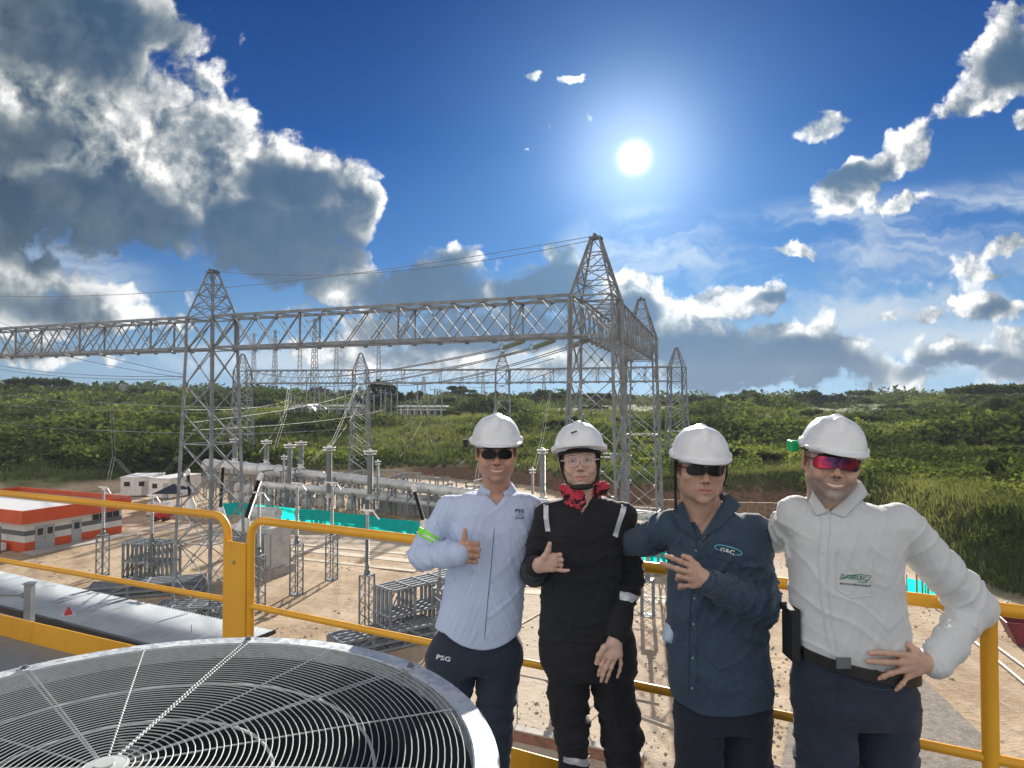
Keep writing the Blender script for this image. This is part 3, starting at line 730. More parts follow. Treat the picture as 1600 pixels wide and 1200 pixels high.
for u, v_, Y, l, w_ in [(397, 520, 330, 'leftmost of the distant pylons, just right of the left mast', 8), (430, 515, 330, 'second distant pylon from the left mast', 8), (469, 514, 330, 'third distant pylon, seen through the near beam', 8),
        (492, 497, 260, 'tall slim distant pylon rising above the far beam', 11), (526, 515, 320, 'distant pylon just right of the tall slim one', 8), (592, 514, 330, 'distant pylon over the big dark tree', 8),
        (662, 588, 380, 'small faint pylon right of the big dark tree', 8), (722, 575, 400, 'faint pylon halfway between the big tree and the thumbs-up man', 8), (755, 580, 400, 'faint pylon left of the third far mast', 7), (826, 578, 380, 'faint pylon right of the third far mast', 7),
        (850, 585, 390, 'faint pylon nearest the tallest mast', 7), (1360, 597, 520, 'tiny pylon on the skyline far to the right', 9), (192, 600, 240, 'slim pylon standing in the scrub on the left hillside', 5), (258, 604, 420, 'small pylon on the skyline left of the left mast', 12)]:
    pylon(u, v_, Y, l, w_)

# ------------------------------------------------------------------ switchgear
DUCT = mat('light grey duct paint', (.62, .63, .62), .38, .1, .1, .9, dirt=(.42, .41, .38), dscale=.7, space='w')
KY = 1.2
def pw(u, v, Y): return P(u, v, Y * KY)
def duct(p, q, r, label, nf=7, legs=0, name='bus_duct'):
    r *= KY; p, q = Vector(p), Vector(q); dn = (q - p).normalized(); L = (q - p).length
    t = empty(name, p, label, 'duct', 'gas-insulated bus ducts'); m = MB()
    m.lathe((0, 0, 0), [(r * .5, -r * .35), (r * .85, -r * .2), (r, 0), (r, L), (r * .85, L + r * .2), (r * .5, L + r * .35)], 18, dn); m.build('pipe', DUCT, t, smooth=True)
    for k in range(nf):
        m = MB(); m.lathe(dn * L * (k + .5) / nf, [(r, -.07), (r * 1.16, -.06), (r * 1.16, .06), (r, .07)], 18, dn); m.build('flange', DUCT, t)
    for k in range(legs):
        f = (k + .3) / legs; c = dn * L * f; g_ = -(p.z + c.z) + r
        side = dn.cross(Vector((0, 0, 1))).normalized() * r * 1.1; m = MB()
        for s_ in (-1, 1): m.bar(c + side * s_, Vector((c.x, c.y, -p.z)) + side * s_ * 1.3, .14)
        m.bar(c + side - Vector((0, 0, r)), c - side - Vector((0, 0, r)), .14); h_ = p.z + c.z
        m.bar(c + side * 1.0 - Vector((0, 0, r)), Vector((c.x, c.y, -p.z * .5)) - side * 1.1, .08); m.bar(c - side - Vector((0, 0, r)), Vector((c.x, c.y, -p.z * .5)) + side * 1.1, .08)
        m.build('support_leg', GALV, t)
    return t
duct(pw(322, 726, 74), pw(448, 738, 68), .62, 'thick white duct behind the left mast, highest of the ducts', 5, 3)
duct(pw(448, 734, 72), pw(505, 741, 70), .26, 'slim white duct in line with the end of the thick one', 3, 1)
duct(pw(520, 744, 66), pw(770, 776, 55), .42, 'long white duct running behind the thumbs-up man', 9, 8)
duct(pw(452, 738, 70), pw(610, 758, 66), .36, 'white duct linking the thick duct to the long one', 5, 4)
duct(pw(404, 757, 62), pw(578, 771, 60), .30, 'lower white duct in front of the grey tanks', 6, 5)
duct(pw(560, 775, 64), pw(760, 797, 56), .24, 'thin low duct under the long white one', 6, 5)
duct(pw(500, 762, 68), pw(720, 788, 60), .30, 'dull duct half hidden behind the long white one', 6, 5)
duct(pw(770, 778, 54), pw(1060, 812, 46), .36, 'far right length of duct glimpsed between the people', 7, 5)
TANK = mat('grey tank enamel', (.50, .51, .50), .4, .1, .12, 1.5, dirt=(.30, .29, .27), dscale=1.0, space='w')
k = 0
for u, v_, Y in [(372, 792, 66), (388, 795, 65), (412, 793, 66), (420, 799, 63), (438, 794, 66), (452, 797, 64), (466, 797, 64), (478, 800, 63), (486, 795, 65), (500, 799, 63), (532, 800, 64), (548, 803, 62)]:
    p = PG(u, v_ - 3); t = empty('breaker_tank', (p.x, p.y, 0), 'squat grey breaker tank in the row under the lower duct', 'tank', 'breaker tanks under the ducts')
    m = MB(); m.lathe((0, 0, .25), [(.10, 0), (.42, .05), (.48, .3), (.48, .75), (.38, 1.0), (.24, 1.1), (.24, 1.35)], 14); m.lathe((0, 0, 1.6), [(.24, 0), (.44, .15), (.44, .8), (.3, 1.0), (.2, 1.1)], 14); m.build('vessel', TANK, t, smooth=True)
    m = MB(); [m.bar((sx * .36, sy * .36, 0), (sx * .36, sy * .36, .5), .08) for sx in (-1, 1) for sy in (-1, 1)]; m.build('stand', GALVD, t)
    k += 1
# dense thicket of steel supports under the ducts
for k in range(46):
    u = 325 + 430 * (k + random.random() * .6) / 46; vb = np.interp(u, [320, 560, 760], [782, 794, 822]) + random.uniform(-6, 3); p = PG(u, vb)
    hh = random.uniform(2.4, 4.6); t = empty('support_frame', (p.x, p.y, 0), 'galvanised support frame in the thicket under the ducts', 'frame', 'steel supports under the ducts', random.choice([yg, yg + math.pi / 2]) + random.uniform(-.05, .05))
    m = MB(); wv = random.uniform(.5, 1.3)
    for s_ in (-1, 1): m = MB(); m.bar((s_ * wv, 0, 0), (s_ * wv, 0, hh), .12); m.build('upright', GALV, t)
    m = MB(); m.bar((-wv - .2, 0, hh), (wv + .2, 0, hh), .14); m.bar((-wv, 0, .3), (wv, 0, hh * .7), .06); m.bar((wv, 0, .3), (-wv, 0, hh * .7), .06); m.bar((-wv, 0, hh * .7), (wv, 0, hh * .7), .08); m.build('cross_bracing', GALV, t)
# pale panel wall behind the ducts
m = MB(); a, b_ = PG(588, 797), PG(735, 816); nn = 16
t = empty('panel_wall', (a.x, a.y, 0), 'pale corrugated panel wall behind the long white duct', 'wall'); dd = b_ - a
for k in range(nn):
    c = dd * ((k + .5) / nn); mm = MB(); mm.box((c.x, c.y, 1.15), (dd.length / nn * .96, .08, 2.3), math.atan2(dd.y, dd.x)); mm.build('panel', TANK, t)
def insul(m, base, ax, L, r, n=None, seg=12):
    n = n or max(6, int(L / .11)); prof = [(r * .7, 0)]
    for k in range(n):
        a = L * k / n; s_ = L / n; prof += [(r * .66, a + s_ * .1), (r, a + s_ * .45), (r * .66, a + s_ * .8)]
    prof.append((r * .66, L)); m.lathe(base, prof, seg, ax)
def bushing(u, vt, vb, Y, r, lab, lattice=True, name='bushing'):
    Y *= KY; r *= KY; a, b_ = P(u, vb, Y), P(u, vt, Y); L = b_.z - a.z
    t = empty(name, (a.x, Y, 0), lab, 'bushing', 'grey porcelain bushings of the switchgear')
    m = MB(); insul(m, (0, 0, a.z), (0, 0, 1), L, r, int(L / .09)); m.build('insulator', PORC, t, smooth=30)
    m = MB(); m.lathe((0, 0, b_.z), [(r * .9, 0), (r * .9, .15), (r * .5, .18), (r * .5, .3)], 12)
    m.tube([(math.cos(q) * r * 1.9, math.sin(q) * r * 1.9, b_.z + .05) for q in np.linspace(0, 6.28, 15)[:-1]], .06, 6, closed=True)
    m.tube([(math.cos(q) * r * 1.7, math.sin(q) * r * 1.7, b_.z - .22) for q in np.linspace(0, 6.28, 15)[:-1]], .05, 6, closed=True)
    for q in range(4): m.bar((0, 0, b_.z + .05), (math.cos(q * 1.57) * r * 1.9, math.sin(q * 1.57) * r * 1.9, b_.z + .05), .04)
    m.build('corona_ring', WHITEP, t, smooth=40)
    m = MB(); h_ = a.z
    m.lathe((0, 0, h_ - .5), [(r * 1.3, 0), (r * 1.3, .1), (r * .9, .12), (r * .9, .42), (r * 1.2, .44), (r * 1.2, .5)], 12); m.build('base_flange', DUCT, t)
    if lattice: lat(t, .34, h_ - .5)
    return t
def lat(t, w, h_, name='lattice_support', bw=.07, tower=None):
    m = MB(); c4 = [(-1, -1), (1, -1), (1, 1), (-1, 1)]
    for a, b2 in c4: m.angle((a * w, b2 * w, 0), (a * w, b2 * w, h_), bw * 1.5, bw * .4, (a, b2, 0))
    n = max(3, int(h_ / (w * 1.25)))
    for k in range(n):
        z0, z1 = h_ * k / n, h_ * (k + 1) / n
        for i in range(4):
            (a0, b0), (a1, b1) = c4[i], c4[(i + 1) % 4]
            if (k + i) % 2: m.bar((a0 * w, b0 * w, z0), (a1 * w, b1 * w, z1), bw, bw * .4)
            else: m.bar((a1 * w, b1 * w, z0), (a0 * w, b0 * w, z1), bw, bw * .4)
    m.box((0, 0, h_), (w * 2.3, w * 2.3, .05)); m.box((0, 0, .03), (w * 2.6, w * 2.6, .06))
    return m.build(name, GALV, t)
for u, vt, vb, Y, r, l in [(367, 687, 716, 74, .30, 'short bushing seen through the left mast'), (416, 690, 718, 72, .28, 'short bushing on the left end of the thick duct'), (452, 696, 756, 64, .27, 'bushing right of centre on the thick duct'),
        (470, 692, 725, 70, .29, 'bushing standing behind the others near the middle'), (514, 700, 770, 60, .28, 'tall bushing right of the thick duct'), (578, 706, 772, 58, .29, 'tall bushing left of the thumbs-up man'), (848, 704, 770, 56, .24, 'bushing seen between the thumbs-up man and the woman')]:
    bushing(u, vt, vb, Y, r, l)
for u, vt, vb, Y, l in [(443, 714, 770, 62, 'slim arrester beside the lower duct'), (590, 722, 788, 60, 'slim arrester just right of the tall bushing'), (832, 735, 785, 56, 'slim arrester at the shoulder of the thumbs-up man')]:
    bushing(u, vt, vb, Y, .13, l, True, 'surge_arrester')
def black_bushing(u0, v0, u1, v1, Y, r, lab):
    a, b_ = P(u1, v1, Y), P(u0, v0, Y); dn = (b_ - a).normalized(); L = (b_ - a).length
    t = empty('black_bushing', a, lab, 'bushing', 'slanting black bushings'); m = MB(); insul(m, (0, 0, 0), dn, L, r, int(L / .08)); m.build('insulator', BLACKR, t, smooth=30)
    m = MB(); m.lathe(dn * L, [(r * 1.0, 0), (r * 1.05, .1), (r * 1.0, .35), (r * .5, .5)], 12, dn); m.build('end_cap', WHITEP, t, smooth=True)
    m = MB(); m.lathe(-dn * .9, [(r * 2.6, 0), (r * 2.6, .25), (r * 1.8, .6), (r * 1.3, .9)], 14, dn); m.build('turret', WHITEP, t, smooth=40); return t
black_bushing(405, 750, 385, 808, 47, .19, 'slanting black bushing above the bend of the yellow rail')
black_bushing(349, 730, 345, 792, 54, .17, 'upright black bushing seen through the left mast')
black_bushing(648, 768, 661, 812, 47, .17, 'black bushing by the sleeve of the thumbs-up man')
black_bushing(294, 742, 297, 778, 56, .17, 'short black bushing at the left edge of the left mast')
# transformer below the slanting bushings
p = PG(385, 912); t = empty('power_transformer', (p.x, p.y + 3, 0), 'grey transformer tank with radiators behind the double rail post', 'transformer', None, yg)
m = MB(); m.box((0, 0, 2.0), (3.4, 2.0, 2.8)); m.box((0, 0, 3.45), (3.6, 2.2, .12)); m.build('tank', TANK, t)
for k in range(12): m = MB(); m.box((-1.6 + k * .29, -1.32, 2.0), (.05, .55, 2.2)); m.build('radiator_fin', TANK, t)
m = MB(); m.lathe((-1.6, .5, 4.3), [(.1, 0), (.4, .02), (.4, 2.6), (.1, 2.62)], 14, (1, 0, 0)); m.bar((-1, .5, 3.5), (-1, .5, 4), .12); m.bar((.4, .5, 3.5), (.4, .5, 4), .12); m.build('conservator', TANK, t, smooth=40)
m = MB(); m.box((0, 0, .3), (3.8, 2.6, .6)); m.build('plinth', CONC, t)

# instrument posts: slim porcelain on lattice stands
def ipost(u, vb, vm, vt, lab, dark=False, w=.26, head=True):
    b0 = PG(u, vb); Y = b0.y; zm = P(u, vm, Y).z; zt = P(u, vt, Y).z
    t = empty('instrument_post', (b0.x, Y, 0), lab, 'post', 'instrument posts on lattice stands', yg)
    lat(t, w, zm, bw=.05); m = MB(); L = zt - zm
    m.lathe((0, 0, zm), [(.16, 0), (.16, .25), (.11, .3), (.11, .55)], 12); m.build('base_box', GALVD, t, smooth=40)
    m = MB(); insul(m, (0, 0, zm + .5), (0, 0, 1), L * .42, .13); m.build('lower_insulator', GALVD if dark else PORC, t, smooth=30)
    m = MB(); m.lathe((0, 0, zm + .5 + L * .42), [(.14, 0), (.14, .12)], 12); insul(m, (0, 0, zm + .62 + L * .42), (0, 0, 1), L * .5 - .5, .10); m.build('upper_insulator', PORC, t, smooth=30)
    if head:
        m = MB(); m.lathe((0, 0, zt - .12), [(.12, 0), (.12, .16)], 10); m.box((0, 0, zt + .08), (.9, .12, .08)); m.tube([(.35, 0, zt + .1), (.5, 0, zt - .1), (.75, 0, zt - .35)], .03, 5); m.build('terminal_head', WHITEP, t, smooth=40)
    return t
ipost(160, 899, 836, 763, 'instrument post in front of the orange and white building')
ipost(236, 914, 846, 776, 'instrument post among the steel frames, left of the left mast')
ipost(403, 955, 868, 772, 'instrument post just right of the double yellow post')
ipost(463, 929, 850, 757, 'instrument post second to the right of the double yellow post')
ipost(518, 906, 836, 756, 'instrument post standing farthest back in the sandy bay')
ipost(573, 987, 898, 800, 'nearest instrument post with a dark shaft, in the sandy bay', dark=True)
ipost(687, 1000, 918, 850, 'instrument post beside the stack of frames, by the arm of the thumbs-up man')
ipost(1012, 962, 905, 840, 'lattice instrument post seen between the woman and the man in denim', w=.3)
# drop conductors on the left
for k, (pts, l) in enumerate([([(174, 634, 60), (178, 712, 60), (168, 757, 56)], 'pair of droppers hanging down to the post by the orange building'),
                              ([(181, 716, 60), (205, 742, 58), (236, 748, 54), (262, 732, 50), (290, 705, 42)], 'looped jumper sagging towards the left mast'),
                              ([(160, 762, 50), (180, 776, 50), (236, 782, 49)], 'thin jumper between the two left instrument posts'),
                              ([(430, 700, 64), (445, 650, 70), (452, 600, 90)], 'dropper rising from the bushings left of centre'),
                              ([(487, 720, 64), (520, 690, 70), (560, 600, 100)], 'dropper rising from the central bushings to the far beam'),
                              ([(740, 780, 52), (752, 700, 70), (790, 600, 105)], 'dropper rising behind the thumbs-up man to the far beam'),
                              ([(835, 735, 56), (846, 690, 70), (862, 600, 100)], 'dropper rising right of the thumbs-up man')]):
    m = MB(); q = [P(*a) for a in pts]; cur = []
    for i in range(len(q) - 1):
        for s_ in range(6): cur.append(q[i].lerp(q[i + 1], s_ / 6))
    cur.append(q[-1])
    for o_ in (-.12, .12): m.tube([c + Vector((o_, 0, 0)) for c in cur], .013, 5)
    tag(m.build('jumper_cable', CABLE, smooth=True, loc=tuple(q[0])), l, 'cable', 'jumper cables')

# steel frame stacks
def frame_stack(c, rz, L, W, hh, lab, seed, low=False):
    rg = random.Random(seed); t = empty('steel_frame_stack', (c[0], c[1], 0), lab, 'steelwork', 'stacks of galvanised steelwork', rz)
    nb = 5
    for k in range(nb):
        y = -W / 2 + W * k / (nb - 1); m = MB()
        for x in np.linspace(-L / 2, L / 2, 4): m.angle((x, y, 0), (x, y, hh), .14, .04, (1, 1, 0))
        for z in (.1, hh * .5, hh): m.bar((-L / 2, y, z), (L / 2, y, z), .12, .12)
        m.bar((-L / 2, y, .1), (-L / 6, y, hh), .06); m.bar((L / 6, y, hh), (L / 2, y, .1), .06); m.build('frame', GALV, t)
    for z in (.2, hh * .5, hh + .06):
        for x in np.linspace(-L / 2, L / 2, 5):
            m = MB(); m.bar((x, -W / 2, z), (x, W / 2, z), .1, .08); m.build('cross_rail', GALV, t)
    return t
a = PG(235, 905); frame_stack((a.x, a.y), yg + .1, 3.4, 1.6, 2.6, 'upright stack of galvanised frames at the foot of the left mast', 1)
a = PG(182, 935); frame_stack((a.x + 1.5, a.y + 1.0), yg + .72, 6.5, 1.6, .8, 'low stack of galvanised frames lying beyond the corrugated roof', 2)
a = PG(655, 985); frame_stack((a.x, a.y), yg + 1.15, 4.6, 1.5, 2.7, 'upright stack of galvanised frames behind the thumbs-up man', 3)
a = PG(600, 1010); frame_stack((a.x, a.y), yg + 1.0, 5.2, 1.6, .9, 'low stack of galvanised frames above the fan rim', 4)
a = PG(300, 975); frame_stack((a.x, a.y), yg + .5, 3.6, 1.6, 1.1, 'jumble of short frames inside the foot of the left mast', 5)

# turquoise mesh barrier
CYAN = bpy.data.materials.new('turquoise shade cloth'); CYAN.use_nodes = True; N.nt = t_ = CYAN.node_tree; t_.nodes.clear()
_o = t_.nodes.new('ShaderNodeOutputMaterial'); _d = t_.nodes.new('ShaderNodeBsdfDiffuse'); _t = t_.nodes.new('ShaderNodeBsdfTranslucent'); _m = t_.nodes.new('ShaderNodeMixShader'); _m.inputs[0].default_value = .6
_c = mixc(noise(worldco(), 1.2, 4), (.01, .62, .55), (.02, .85, .76)); t_.links.new(_c.s, _d.inputs[0]); t_.links.new(_c.s, _t.inputs[0]); t_.links.new(_d.outputs[0], _m.inputs[1]); t_.links.new(_t.outputs[0], _m.inputs[2]); t_.links.new(_m.outputs[0], _o.inputs[0])
def netting(pl, hh, lab):
    t = empty('barrier_netting', PG(*pl[len(pl) // 2]), lab, 'barrier', 'turquoise netting barriers'); bx_, by_, bz_ = t.location
    for i in range(len(pl) - 1):
        a, b_ = PG(*pl[i]), PG(*pl[i + 1]); n = 8; vs = []
        for k in range(n + 1):
            q = a.lerp(b_, k / n); sagz = .10 * math.sin(k / n * math.pi); w_ = .05 * math.sin(k * 2.3 + i)
            for z in (.03, hh * .5, hh - sagz): vs.append((q.x - bx_, q.y - by_ + w_ * (z > .4), z))
        fs = [(k * 3 + j, k * 3 + j + 1, (k + 1) * 3 + j + 1, (k + 1) * 3 + j) for k in range(n) for j in range(2)]
        m = MB(); m.add(vs, fs); m.build('netting', CYAN, t, smooth=True)
        m = MB(); m.tube([(a.x - bx_, a.y - by_, 0), (a.x - bx_ + random.uniform(-.06, .06), a.y - by_, 1.3)], .03, 6); m.build('stake', GALVD, t)
netting([(345, 806), (372, 804), (426, 811), (500, 818), (570, 827), (640, 837), (700, 843), (826, 857), (915, 872), (1044, 889)], 1.42, 'long turquoise netting barrier running behind the instrument posts')
netting([(1418, 929), (1446, 932), (1474, 936)], 1.1, 'short turquoise netting barrier seen through the bent arm of the man in white')

# ------------------------------------------------------------------ buildings
ORANGE = mat('orange red wall paint', (.62, .085, .018), .55, 0, .08, 1.0, dirt=(.45, .10, .04), dscale=.8)
WALLW = mat('white wall paint', (.66, .65, .62), .6, 0, .06, 1.0, dirt=(.46, .44, .40), dscale=.7)
BANDG = mat('dark grey wall paint', (.12, .125, .13), .55, 0, .1, 1.0)
ROOFW = mat('white roof sheeting', (.68, .69, .70), .5, 0, .06, .5, dirt=(.45, .46, .46), dscale=.5)
ROOFG = mat('grey roof sheeting', (.26, .28, .30), .55, .1, .12, .5)
GLASSD = mat('dark window glass', (.02, .024, .028), .08, 0, .1, 1)
DOORG = mat('grey door paint', (.38, .40, .41), .45, 0, .06, 2)
cx, cy = -40.3, 56.4; L1, L2 = 8.6, 16.0; rzb = math.atan2(.914, .406)
t = empty('site_office', (cx, cy, 0), 'single-storey orange and white striped office with flat roof, far left', 'building', None, rzb)
# local x runs along the face with the doors, local y to the left along the other face
def bandbox(z0, z1, m_, nm, off=0.0):
    m = MB(); m.box((L1 / 2, L2 / 2, (z0 + z1) / 2), (L1 + off * 2, L2 + off * 2, z1 - z0)); return m.build(nm, m_, t)
bandbox(0, .78, ORANGE, 'skirting_band', .012); bandbox(.78, 1.32, WALLW, 'wall'); bandbox(1.32, 1.72, BANDG, 'grey_band', .012); bandbox(1.72, 2.4, WALLW, 'wall')
m = MB(); th = .12
for c_, s_ in (((L1 / 2, -.5, 2.95), (L1 + 1.12, th, 1.1)), ((L1 / 2, L2 + .5, 2.95), (L1 + 1.12, th, 1.1)), ((-.5, L2 / 2, 2.95), (th, L2 + .88, 1.1)), ((L1 + .5, L2 / 2, 2.95), (th, L2 + .88, 1.1))): m.box(c_, s_)
m.build('fascia', ORANGE, t)
m = MB(); m.box((L1 * .22, L2 / 2, 3.3), (L1 * .5, L2 + .7, .12)); m.build('roof', ROOFW, t)
m = MB(); m.box((L1 * .76, L2 / 2, 3.0), (L1 * .56, L2 + .7, .12)); m.build('roof', ROOFG, t)
def door(x, w, lab=None):
    m = MB(); m.box((x, -.03, 1.0), (w, .06, 2.0)); d_ = m.build('door', DOORG, t)
    m = MB(); m.box((x, -.07, 1.5), (w * .55, .02, .55)); m.build('pane', GLASSD, d_); m = MB(); m.box((x + w * .36, -.08, 1.0), (.03, .05, .14)); m.build('handle', GALVD, d_)
door(1.2, .78); door(2.0, .78); door(4.3, .85)
m = MB(); m.box((7.0, -.03, 1.98), (2.6, .05, .5)); w_ = m.build('window', GLASSD, t); m = MB(); [m.box((5.7 + k * .65, -.06, 1.98), (.05, .04, .5)) for k in range(5)]; m.build('frame', DOORG, w_)
m = MB(); m.box((6.6, -.025, 1.52), (.9, .03, .16)); m.build('sign_plate', GALVD, t)
for k, y in enumerate((2.4, 3.8)):
    a_ = Vector((cx, cy, 0)) + Matrix.Rotation(rzb, 3, 'Z') @ Vector((-.45, y, 0))
    q = empty('air_conditioner', a_, 'outdoor air-conditioning unit by the office wall, %s the corner' % ('nearer' if k == 0 else 'farther from'), 'air conditioner', 'air-conditioning units', rzb)
    m = MB(); m.box((0, 0, .38), (.34, .85, .56)); m.build('casing', WHITEP, q); m = MB(); m.lathe((-.17, .1, .38), [(.2, 0), (.2, .02)], 16, (-1, 0, 0)); m.build('fan_guard', GALVD, q)
    m = MB(); m.bar((0, -.3, 0), (0, -.3, .1), .05); m.bar((0, .3, 0), (0, .3, .1), .05); m.build('feet', GALVD, q)
for k, y in enumerate((1.5, 3.1)):
    a_ = Vector((cx, cy, 0)) + Matrix.Rotation(rzb, 3, 'Z') @ Vector((-1.0, y, 0)); m = MB(); m.tube([(0, 0, 0), (0, 0, 2.2)], .05, 8); m.box((0, 0, .02), (.2, .2, .04))
    tag(m.build('steel_pole', GALVD, loc=None), 'thin dark pole before the office end wall, %s' % ('nearer the corner' if k == 0 else 'farther left'), 'pole', 'poles by the office').location = a_
m = MB(); m.box((4.2, -1.0, .05), (9, 1.9, .1)); o = m.build('path', CONC); o.location = (cx, cy, 0); o.rotation_euler.z = rzb; tag(o, kind='structure')
def cabin(u, vb, w, dpt, hh, rz, lab):
    a = PG(u, vb); q = empty('site_cabin', (a.x, a.y, 0), lab, 'cabin', 'white site cabins', rz)
    m = MB(); m.box((w / 2, dpt / 2, .2 + hh / 2), (w, dpt, hh)); m.build('wall', WHITEP, q)
    m = MB(); m.box((w / 2, dpt / 2, .2 + hh + .05), (w + .16, dpt + .16, .1)); m.build('roof', ROOFW, q)
    for x in (.8, 2.6, 4.3):
        if x < w - .5: m = MB(); m.box((x, -.02, 1.7), (.7, .05, .6)); m.build('window', GLASSD, q)
    m = MB(); m.box((w - .6, -.02, 1.15), (.8, .05, 1.9)); m.build('door', DOORG, q)
    m = MB(); m.box((w / 2, dpt / 2, .1), (w * .96, dpt * .9, .2)); m.build('skid', GALVD, q)
cabin(188, 777, 3.6, 5, 2.3, .12, 'left white site cabin with small windows, at the foot of the hillside')
cabin(233, 780, 3.0, 6, 2.4, -.2, 'right white site cabin, overlapping the left one')
a = PG(272, 796); q = empty('canopy_tent', (a.x, a.y, 0), 'dark peaked canopy tent behind the left mast', 'tent')
m = MB(); m.add([(-1.7, -1.7, 2), (1.7, -1.7, 2), (1.7, 1.7, 2), (-1.7, 1.7, 2), (0, 0, 3)], [(0, 1, 4), (1, 2, 4), (2, 3, 4), (3, 0, 4), (3, 2, 1, 0)]); m.build('canopy', mat('navy canvas', (.02, .026, .045), .8), q)
for sx in (-1, 1):
    for sy in (-1, 1): m = MB(); m.bar((sx * 1.6, sy * 1.6, 0), (sx * 1.6, sy * 1.6, 2), .05); m.build('leg', GALV, q)
a = PG(268, 800); q = empty('water_tank', (a.x, a.y - 2.5, 0), 'white rectangular tank in front of the dark canopy tent', 'tank')
m = MB(); m.box((0, 0, .85), (2.2, 1.4, 1.3)); m.build('shell', WHITEP, q, smooth=30); m = MB(); m.box((0, 0, .1), (2.3, 1.5, .2)); m.build('pallet', GALVD, q); m = MB(); m.lathe((0, 0, 1.5), [(.25, 0), (.25, .1)], 14); m.build('lid', GALVD, q)
REDP = mat('red machine paint', (.42, .03, .025), .45, 0, .1, 3)
a = PG(252, 814); q = empty('red_compressor', (a.x, a.y, 0), 'small red wheeled machine on the sand right of the office', 'machine')
m = MB(); m.box((0, 0, .55), (1.5, .7, .55)); m.box((.35, 0, .95), (.6, .5, .3)); m.bar((.7, 0, .4), (1.5, 0, .3), .08); m.build('body', REDP, q)
for sx in (-.45, .45):
    for sy in (-.4, .4): m = MB(); m.lathe((sx, sy - .06, .27), [(.12, 0), (.26, .01), (.26, .11), (.12, .12)], 16, (0, 1, 0)); m.build('wheel', BLACKR, q)

# far switchyard on the bench
for k, (u0, u1, v_, Y, l) in enumerate([(470, 560, 634, 185, 'far pale control building with orange base on the hillside bench, left'), (622, 695, 636, 188, 'far pale open-sided building on the hillside bench, right')]):
    a, b_ = P(u0, v_, Y), P(u1, v_, Y); z0 = H((a.x + b_.x) / 2, Y); W = b_.x - a.x; hh = max(3.2, a.z - z0); q = empty('control_building', (a.x, Y, z0), l, 'building', 'buildings of the far switchyard')
    m = MB(); m.box((W / 2, 3, hh), (W + 1, 8, .35)); m.box((W / 2, 3, hh * .72), (W * .95, 7.6, .25)); m.build('roof', ROOFW, q)
    m = MB(); m.box((W / 2, 4, hh * .36), (W * .92, 5, hh * .70)); m.build('wall', WALLW, q); m = MB(); m.box((W / 2, 1.45, .5), (W * .93, .1, 1.0)); m.build('base_band', ORANGE if k == 0 else CONC, q)
    for j in range(7): m = MB(); m.box((W * (j + .5) / 7, -.6, hh * .5), (.3, .3, hh)); m.build('column', WALLW, q)
    for j in range(6): m = MB(); m.box((W * (j + 1) / 7, 1.44, hh * .5), (W * .05, .06, 1.1)); m.build('window', GLASSD, q)
a = P(444, 652, 180); z0 = H(a.x, 180); q = empty('arched_store', (a.x, 180, z0), 'white barrel-roofed store left of the far control building', 'building')
W = 9.0; m = MB(); pr = [(W * .5 * math.cos(x), 3.6 * math.sin(x)) for x in np.linspace(0, math.pi, 14)]
m.add([(W / 2 + a_, y_, b2) for y_ in (0, 12) for a_, b2 in pr], [(i, i + 1, 15 + i, 14 + i) for i in range(13)] + [tuple(range(13, -1, -1)), tuple(range(14, 28))]); m.build('shell', WHITEP, q, smooth=30)
m = MB(); m.box((W / 2, -.05, 1.4), (2.6, .1, 2.8)); m.build('door', GALVD, q)
for k in range(26):
    u = 450 + 245 * (k + random.random() * .5) / 26; Y = random.uniform(172, 182); vt = random.uniform(612, 634) if k % 3 else random.uniform(596, 612); a = P(u, vt, Y); z0 = H(a.x, Y)
    m = MB(); hh = a.z - z0; m.tube([(0, 0, 0), (0, 0, hh)], .16, 6); m.bar((-1.2, 0, hh), (1.2, 0, hh), .16); m.bar((-1.2, 0, hh), (-1.2, 0, hh + .8), .12); m.bar((1.2, 0, hh), (1.2, 0, hh + .8), .12); m.bar((0, 0, hh), (0, 0, hh + .8), .12)
    o = m.build('busbar_support', GALV); o.location = (a.x, Y, z0); tag(o, 'pale T-shaped busbar support in the far switchyard', 'post', 'busbar supports of the far switchyard')

# ------------------------------------------------------------------ ground details
def slab(u0, v0, u1, v1, w, nm='path', m_=CONC, h_=.05):
    a, b_ = PG(u0, v0), PG(u1, v1); m = MB(); m.bar(a + Vector((0, 0, h_ / 2)), b_ + Vector((0, 0, h_ / 2)), w, h_); return tag(m.build(nm, m_), kind='structure')
PALE = mat('pale screed', (.52, .45, .35), .85, 0, .12, 1.2, bs=.2, bd=.02, bsc=10, dirt=(.34, .28, .21), dscale=.8, space='w')
slab(418, 868, 650, 893, .55, m_=PALE); slab(430, 855, 650, 878, 1.0, m_=PALE, h_=.045); slab(412, 846, 655, 868, .5, m_=PALE, h_=.06); slab(200, 828, 300, 822, 2.6, m_=PALE, h_=.03)
slab(595, 925, 640, 905, .35, m_=PALE); slab(590, 965, 652, 935, .1, m_=PALE); slab(590, 962, 640, 972, .1, m_=PALE); slab(820, 925, 1250, 955, .9, m_=PALE, h_=.03); slab(700, 905, 1200, 948, .5, m_=PALE, h_=.055)
slab(815, 975, 850, 955, .12, m_=PALE); slab(800, 1052, 1030, 1100, .06, m_=CONC); slab(1000, 1120, 1250, 1210, .08, m_=CONC)
LOWW = mat('red brown brickwork', (.26, .13, .085), .85, 0, .25, 3, bs=.4, bd=.02, bsc=12)
t = empty('kerb_wall', PG(790, 1152), 'low concrete and brick kerb wall on the sand between the legs of two people', 'wall'); a, b_ = PG(790, 1152) - t.location, PG(1005, 1200) - t.location
